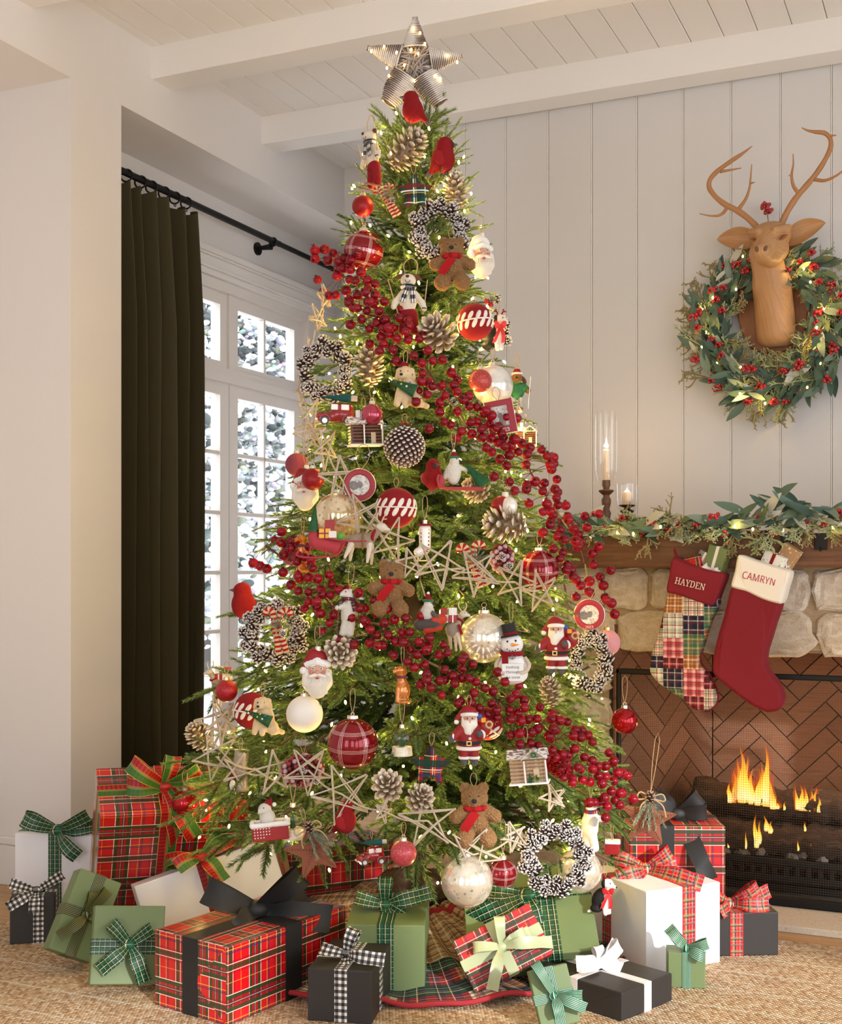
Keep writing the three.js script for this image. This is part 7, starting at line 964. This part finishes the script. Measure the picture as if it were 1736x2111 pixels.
// ---------- garland along the mantel ----------
{
  const t = thing('mantel_garland', 'green leaf garland with red berries and small lights lying along the mantel', 'garland'), q = rng(57), Z = -4.78, y0 = 1.445, cx = []; for (let i = 0; i <= 24; i++) cx.push(V(-1.75 + i * .098, y0 + .012 * Math.sin(i * 1.7), Z + .03 * Math.sin(i * 2.3)));
  part(t, 'stem', tube(cx, .006, 80, 6), mat([.16, .12, .06], .9));
  for (let i = 0; i < 235; i++) {
    const x = -1.5 + 1.95 * ((i * .61803) % 1), k = q(), big = Math.exp(-Math.pow((x + .62) / .16, 2)), up = (q() - .42), dir = V((q() < .6 ? 1 : -1) * (.5 + .7 * q()), up * (1.0 + .9 * big) , .3 + .9 * q() * (up < 0 ? 1.3 : .6)), p = V(x, y0 + (q() - .3) * .05 + big * .09 * q(), Z + .03 + .07 * q());
    if (up < 0) p.z = Math.max(p.z, -4.715);
    lay(t, 'leaf', leafSet[i % 3], leafMs[k < .22 ? 0 : k < .42 ? 1 : k < .54 ? 2 : k < .74 ? 3 : k < .94 ? 4 : 5], p, dir, V((q() - .5) * 1.5, .5, 1.1), .08 + .06 * q());
  }
  for (let i = 0; i < 78; i++) { const x = -1.5 + 1.95 * ((i * .61803 + .3) % 1), up = q() < .45, p = V(x, y0 + (q() - .4) * .04, up ? Z + .04 : -4.70); stuff(lay(t, 'seeded_sprig', lacy[i % 3], lacyMs[(i * 2) % 3], p, V((q() - .4) * 1.6, up ? .7 * q() : -.75 * q(), .35 + .5 * q()), V(0, 1, .3), .9 + .5 * q())); }
  for (let i = 0; i < 34; i++) { const x = -1.5 + 1.95 * ((i * .61803 + .77) % 1); lay(t, 'berry_cluster', clusterGeo, clusterM, V(x, y0 + (q() - .25) * .09, -4.69 + .03 * q()), V(q() - .5, q() - .5, 1), V(0, 1, 0), .85 + .4 * q()); }
  for (let i = 0; i < 16; i++) { const x = -1.45 + 1.9 * ((i * .61803 + .1) % 1), b = part(t, 'bulb', ell(.0042, .006, .0042, 8, 6), bulbM); b.position.set(x, y0 + (q() - .3) * .09, -4.665 + .02 * q()); if (i % 2 === 0) { const l = new THREE.PointLight(new THREE.Color().setRGB(1, .64, .18), .015); l.position.copy(b.position); l.castShadow = true; l.shadow.radius = .2; scene.add(l); } }
  for (const [l, px] of [['black iron stocking hook on the mantel above the red velvet stocking', 1622], ['black iron stocking hook on the mantel near the edge of the picture', 1692]]) { const p = onZ(px, 1118, -4.7), h = thing('stocking_hook', l, 'hook'); h.position.set(p.x, 1.30, -4.705); part(h, 'plate', at(rbox(.045, .06, .012, .003), 0, .095, 0), ironM); part(h, 'hook', tube([[0, .07, .004], [0, .06, .02], [0, .075, .03]], .003, 10, 6), ironM); }
}
// ---------- stockings ----------
{
  const Z = -4.665, S = (px, py) => { const p = onZ(px, py, Z); return [p.x, p.y]; };
  const body = (pts, th, m, bev = .018) => { const c = new THREE.CatmullRomCurve3(pts.map(([x, y]) => V(...S(x, y), 0)), true, 'catmullrom', .35), sp = c.getSpacedPoints(110).slice(0, -1).map((p) => new THREE.Vector2(p.x, p.y)); const g = new THREE.ExtrudeGeometry(new THREE.Shape(sp), { depth: th, bevelEnabled: true, bevelSize: bev, bevelOffset: -bev, bevelThickness: th * .55, bevelSegments: 7 }); g.translate(0, 0, Z - th * .5); const P2 = g.attributes.position, uv = []; for (let i = 0; i < P2.count; i++) { const x = P2.getX(i), y = P2.getY(i); uv.push(x / .46, y / .46); P2.setZ(i, P2.getZ(i) + .004 * Math.sin(y * 38 + x * 15)); } g.setAttribute('uv', new THREE.Float32BufferAttribute(uv, 2)); g.computeVertexNormals(); return g; };
  const patchT = tex(768, 768, (g, w) => { const q = rng(29), pal = [['#a3131e', '#2a0d12', '#1d2b4a', '#e9dcc0'], ['#ece2cc', '#7a6a50', '#2c2a33', '#b03030'], ['#1a2036', '#0d1020', '#e9e2d2', '#7a1a24'], ['#5f7f62', '#2f4f3c', '#c9b45a', '#8a2a2a'], ['#c08a52', '#7a3a24', '#e6d3ae', '#5a2a1a'], ['#c9c6b4', '#8a9a86', '#7a2030', '#f0ead8'], ['#c0434e', '#e8d8d0', '#8a1420', '#2a3b34']], n = 6, s = w / n;
    for (let i = 0; i < n; i++) { let y = 0, k = i * 3; while (y < w) { const h = s * (.8 + .7 * q()), p = pal[(k++ + i) % 7]; g.save(); g.beginPath(); g.rect(i * s, y, s, h); g.clip(); g.fillStyle = p[0]; g.fillRect(i * s, y, s, h); const u = 46 + 12 * q(); for (const [a, b, c, al] of [[.1, .3, 1, .5], [.5, .14, 2, .55], [.74, .05, 3, .85], [.86, .05, 3, .6]]) { g.fillStyle = p[c]; g.globalAlpha = al; for (let m = -1; m < 5; m++) { g.fillRect(i * s + (m + a) * u, y, b * u, h); g.fillRect(i * s, y + (m + a) * u, s, b * u); } } g.globalAlpha = 1; g.restore(); y += h; } } speckle(g, w, w, 6000, .5, 1.2, ['#fff', '#000'], .04, .14, rng(6)); });
  const patchM = mat('#ffffff', .95, 0, { map: patchT }), redV = mat([.2, .003, .012], .85, 0, { sheen: .25, sheenColor: '#ff4060', sheenRoughness: .4 }), cream = mat([.82, .76, .67], .9, 0, { sheen: .4, sheenRoughness: .5, bumpMap: noiseBump, bumpScale: .001 });
  const name = (t, s, size, font, px, py, rot, m) => { const o = part(t, 'embroidered_name', letters(s, size, .0022, font), m); const [x, y] = S(px, py); o.position.set(x, y, Z + .0628); o.rotation.z = rot; return o; };
  let t = thing('christmas_stocking', 'patchwork plaid stocking with a dark red cuff embroidered in pale letters', 'stocking', 'stockings hung from the mantel');
  part(t, 'leg', body([[1384, 1200], [1430, 1205], [1484, 1235], [1468, 1280], [1452, 1330], [1444, 1362], [1462, 1392], [1478, 1425], [1478, 1448], [1460, 1464], [1436, 1461], [1408, 1440], [1362, 1408], [1343, 1382], [1350, 1335], [1366, 1285], [1376, 1240]], .042, patchM), patchM);
  part(t, 'cuff', body([[1392, 1150], [1424, 1161], [1462, 1174], [1499, 1183], [1492, 1212], [1475, 1248], [1440, 1240], [1406, 1228], [1379, 1219], [1385, 1185]], .056, redV, .012), redV); part(t, 'piping', new THREE.TubeGeometry(new THREE.CatmullRomCurve3([[1471, 1246], [1460, 1290], [1448, 1340], [1446, 1362], [1464, 1390], [1480, 1424], [1480, 1448], [1462, 1466], [1440, 1463]].map(([x, y]) => V(...S(x, y), Z + .006))), 50, .0032, 6), redV); part(t, 'hanging_loop', tube([V(...S(1392, 1152), Z), V(...S(1388, 1130), Z - .02), V(...S(1396, 1150), Z - .01)], .003, 10, 6), redV);
  name(t, 'HAYDEN', .0245, fontSerif, 1430, 1203, -.235, mat([.75, .62, .5], .6)).scale.x = .8;
  t = thing('christmas_stocking', 'plain dark red velvet stocking with a cream cuff embroidered in red letters', 'stocking', 'stockings hung from the mantel');
  part(t, 'leg', body([[1516, 1205], [1570, 1215], [1614, 1240], [1600, 1290], [1584, 1345], [1586, 1378], [1608, 1408], [1619, 1438], [1610, 1462], [1584, 1467], [1548, 1450], [1500, 1412], [1474, 1386], [1474, 1350], [1488, 1295], [1502, 1245]], .046, redV), redV);
  part(t, 'cuff', body([[1528, 1144], [1562, 1154], [1600, 1166], [1634, 1178], [1626, 1212], [1614, 1244], [1578, 1236], [1544, 1220], [1512, 1209], [1519, 1176]], .06, cream, .012), cream); part(t, 'hanging_loop', tube([V(...S(1622, 1176), Z), V(...S(1618, 1140), Z - .02), V(...S(1628, 1176), Z - .01)], .003, 10, 6), cream);
  name(t, 'CAMRYN', .0262, fontSans, 1570, 1192, -.235, mat([.42, .03, .05], .6)).scale.x = .86;
  // small presents peeking out of the stockings
  const mini = (label, px, py, w, h, d, roll, m, bandM, o = {}) => { const g = thing('stocking_gift', label, 'gift box', 'small gifts in the stockings'), p = onZ(px, py, Z + (o.dz ?? 0)), s = depthOf(p) / F; g.position.copy(p); g.rotation.z = roll; g.rotation.y = o.yaw ?? -.3; part(g, 'wrapping', boxMap(rbox(w * s, h * s, d * s, .003), .14), m); if (bandM) part(g, 'ribbon_band', box(w * s * .16, h * s + .002, d * s + .002), bandM); return [g, s]; };
  { const [g, s] = mini('sage green gift with a white ribbon in the patchwork stocking', 1478, 1158, 42, 64, 24, -.3, sagePaper, RB.white, { dz: -.012 }); bow(g, [0, -22 * s, 14 * s], [0, 0, 0], 12 * s, RB.white, [[2.6, 20 * s, .4], [.5, 20 * s, .4]], [[-18 * s, -12 * s, 2 * s], [22 * s, 4 * s, 2 * s]]); }
  mini('red tartan gift tucked at the back of the patchwork stocking', 1433, 1166, 34, 44, 22, .2, tartanMatte, null, { dz: -.014 });
  mini('grey paper gift between the tartan and green gifts in the patchwork stocking', 1450, 1158, 30, 42, 18, -.55, mat([.3, .27, .22], .7), RB.white, { dz: -.026 });
  mini('white printed gift with a red cord in the cream cuffed stocking', 1593, 1163, 46, 46, 20, -.42, mat('#ffffff', .6, 0, { map: tex(128, 128, (g, w, h) => { g.fillStyle = '#efece6'; g.fillRect(0, 0, w, h); speckle(g, w, h, 60, 1, 5, ['#8a8a88', '#55565a'], .3, .7); }) }), redFelt, { dz: -.006 });
  mini('kraft paper gift with snowy print in the cream cuffed stocking', 1622, 1152, 38, 58, 20, -.62, mat('#ffffff', .7, 0, { map: tex(128, 128, (g, w, h) => { g.fillStyle = '#b08a62'; g.fillRect(0, 0, w, h); speckle(g, w, h, 60, 1, 6, ['#f4efe8'], .5, .9); }) }), null, { dz: -.026 });
  const cb = cane('striped candy cane with a pine tuft stuck into the cream cuffed stocking', 1560, 1132, 60, { d: 4.72, roll: -.15 }); void cb;
}
renderer.render(scene, camera);
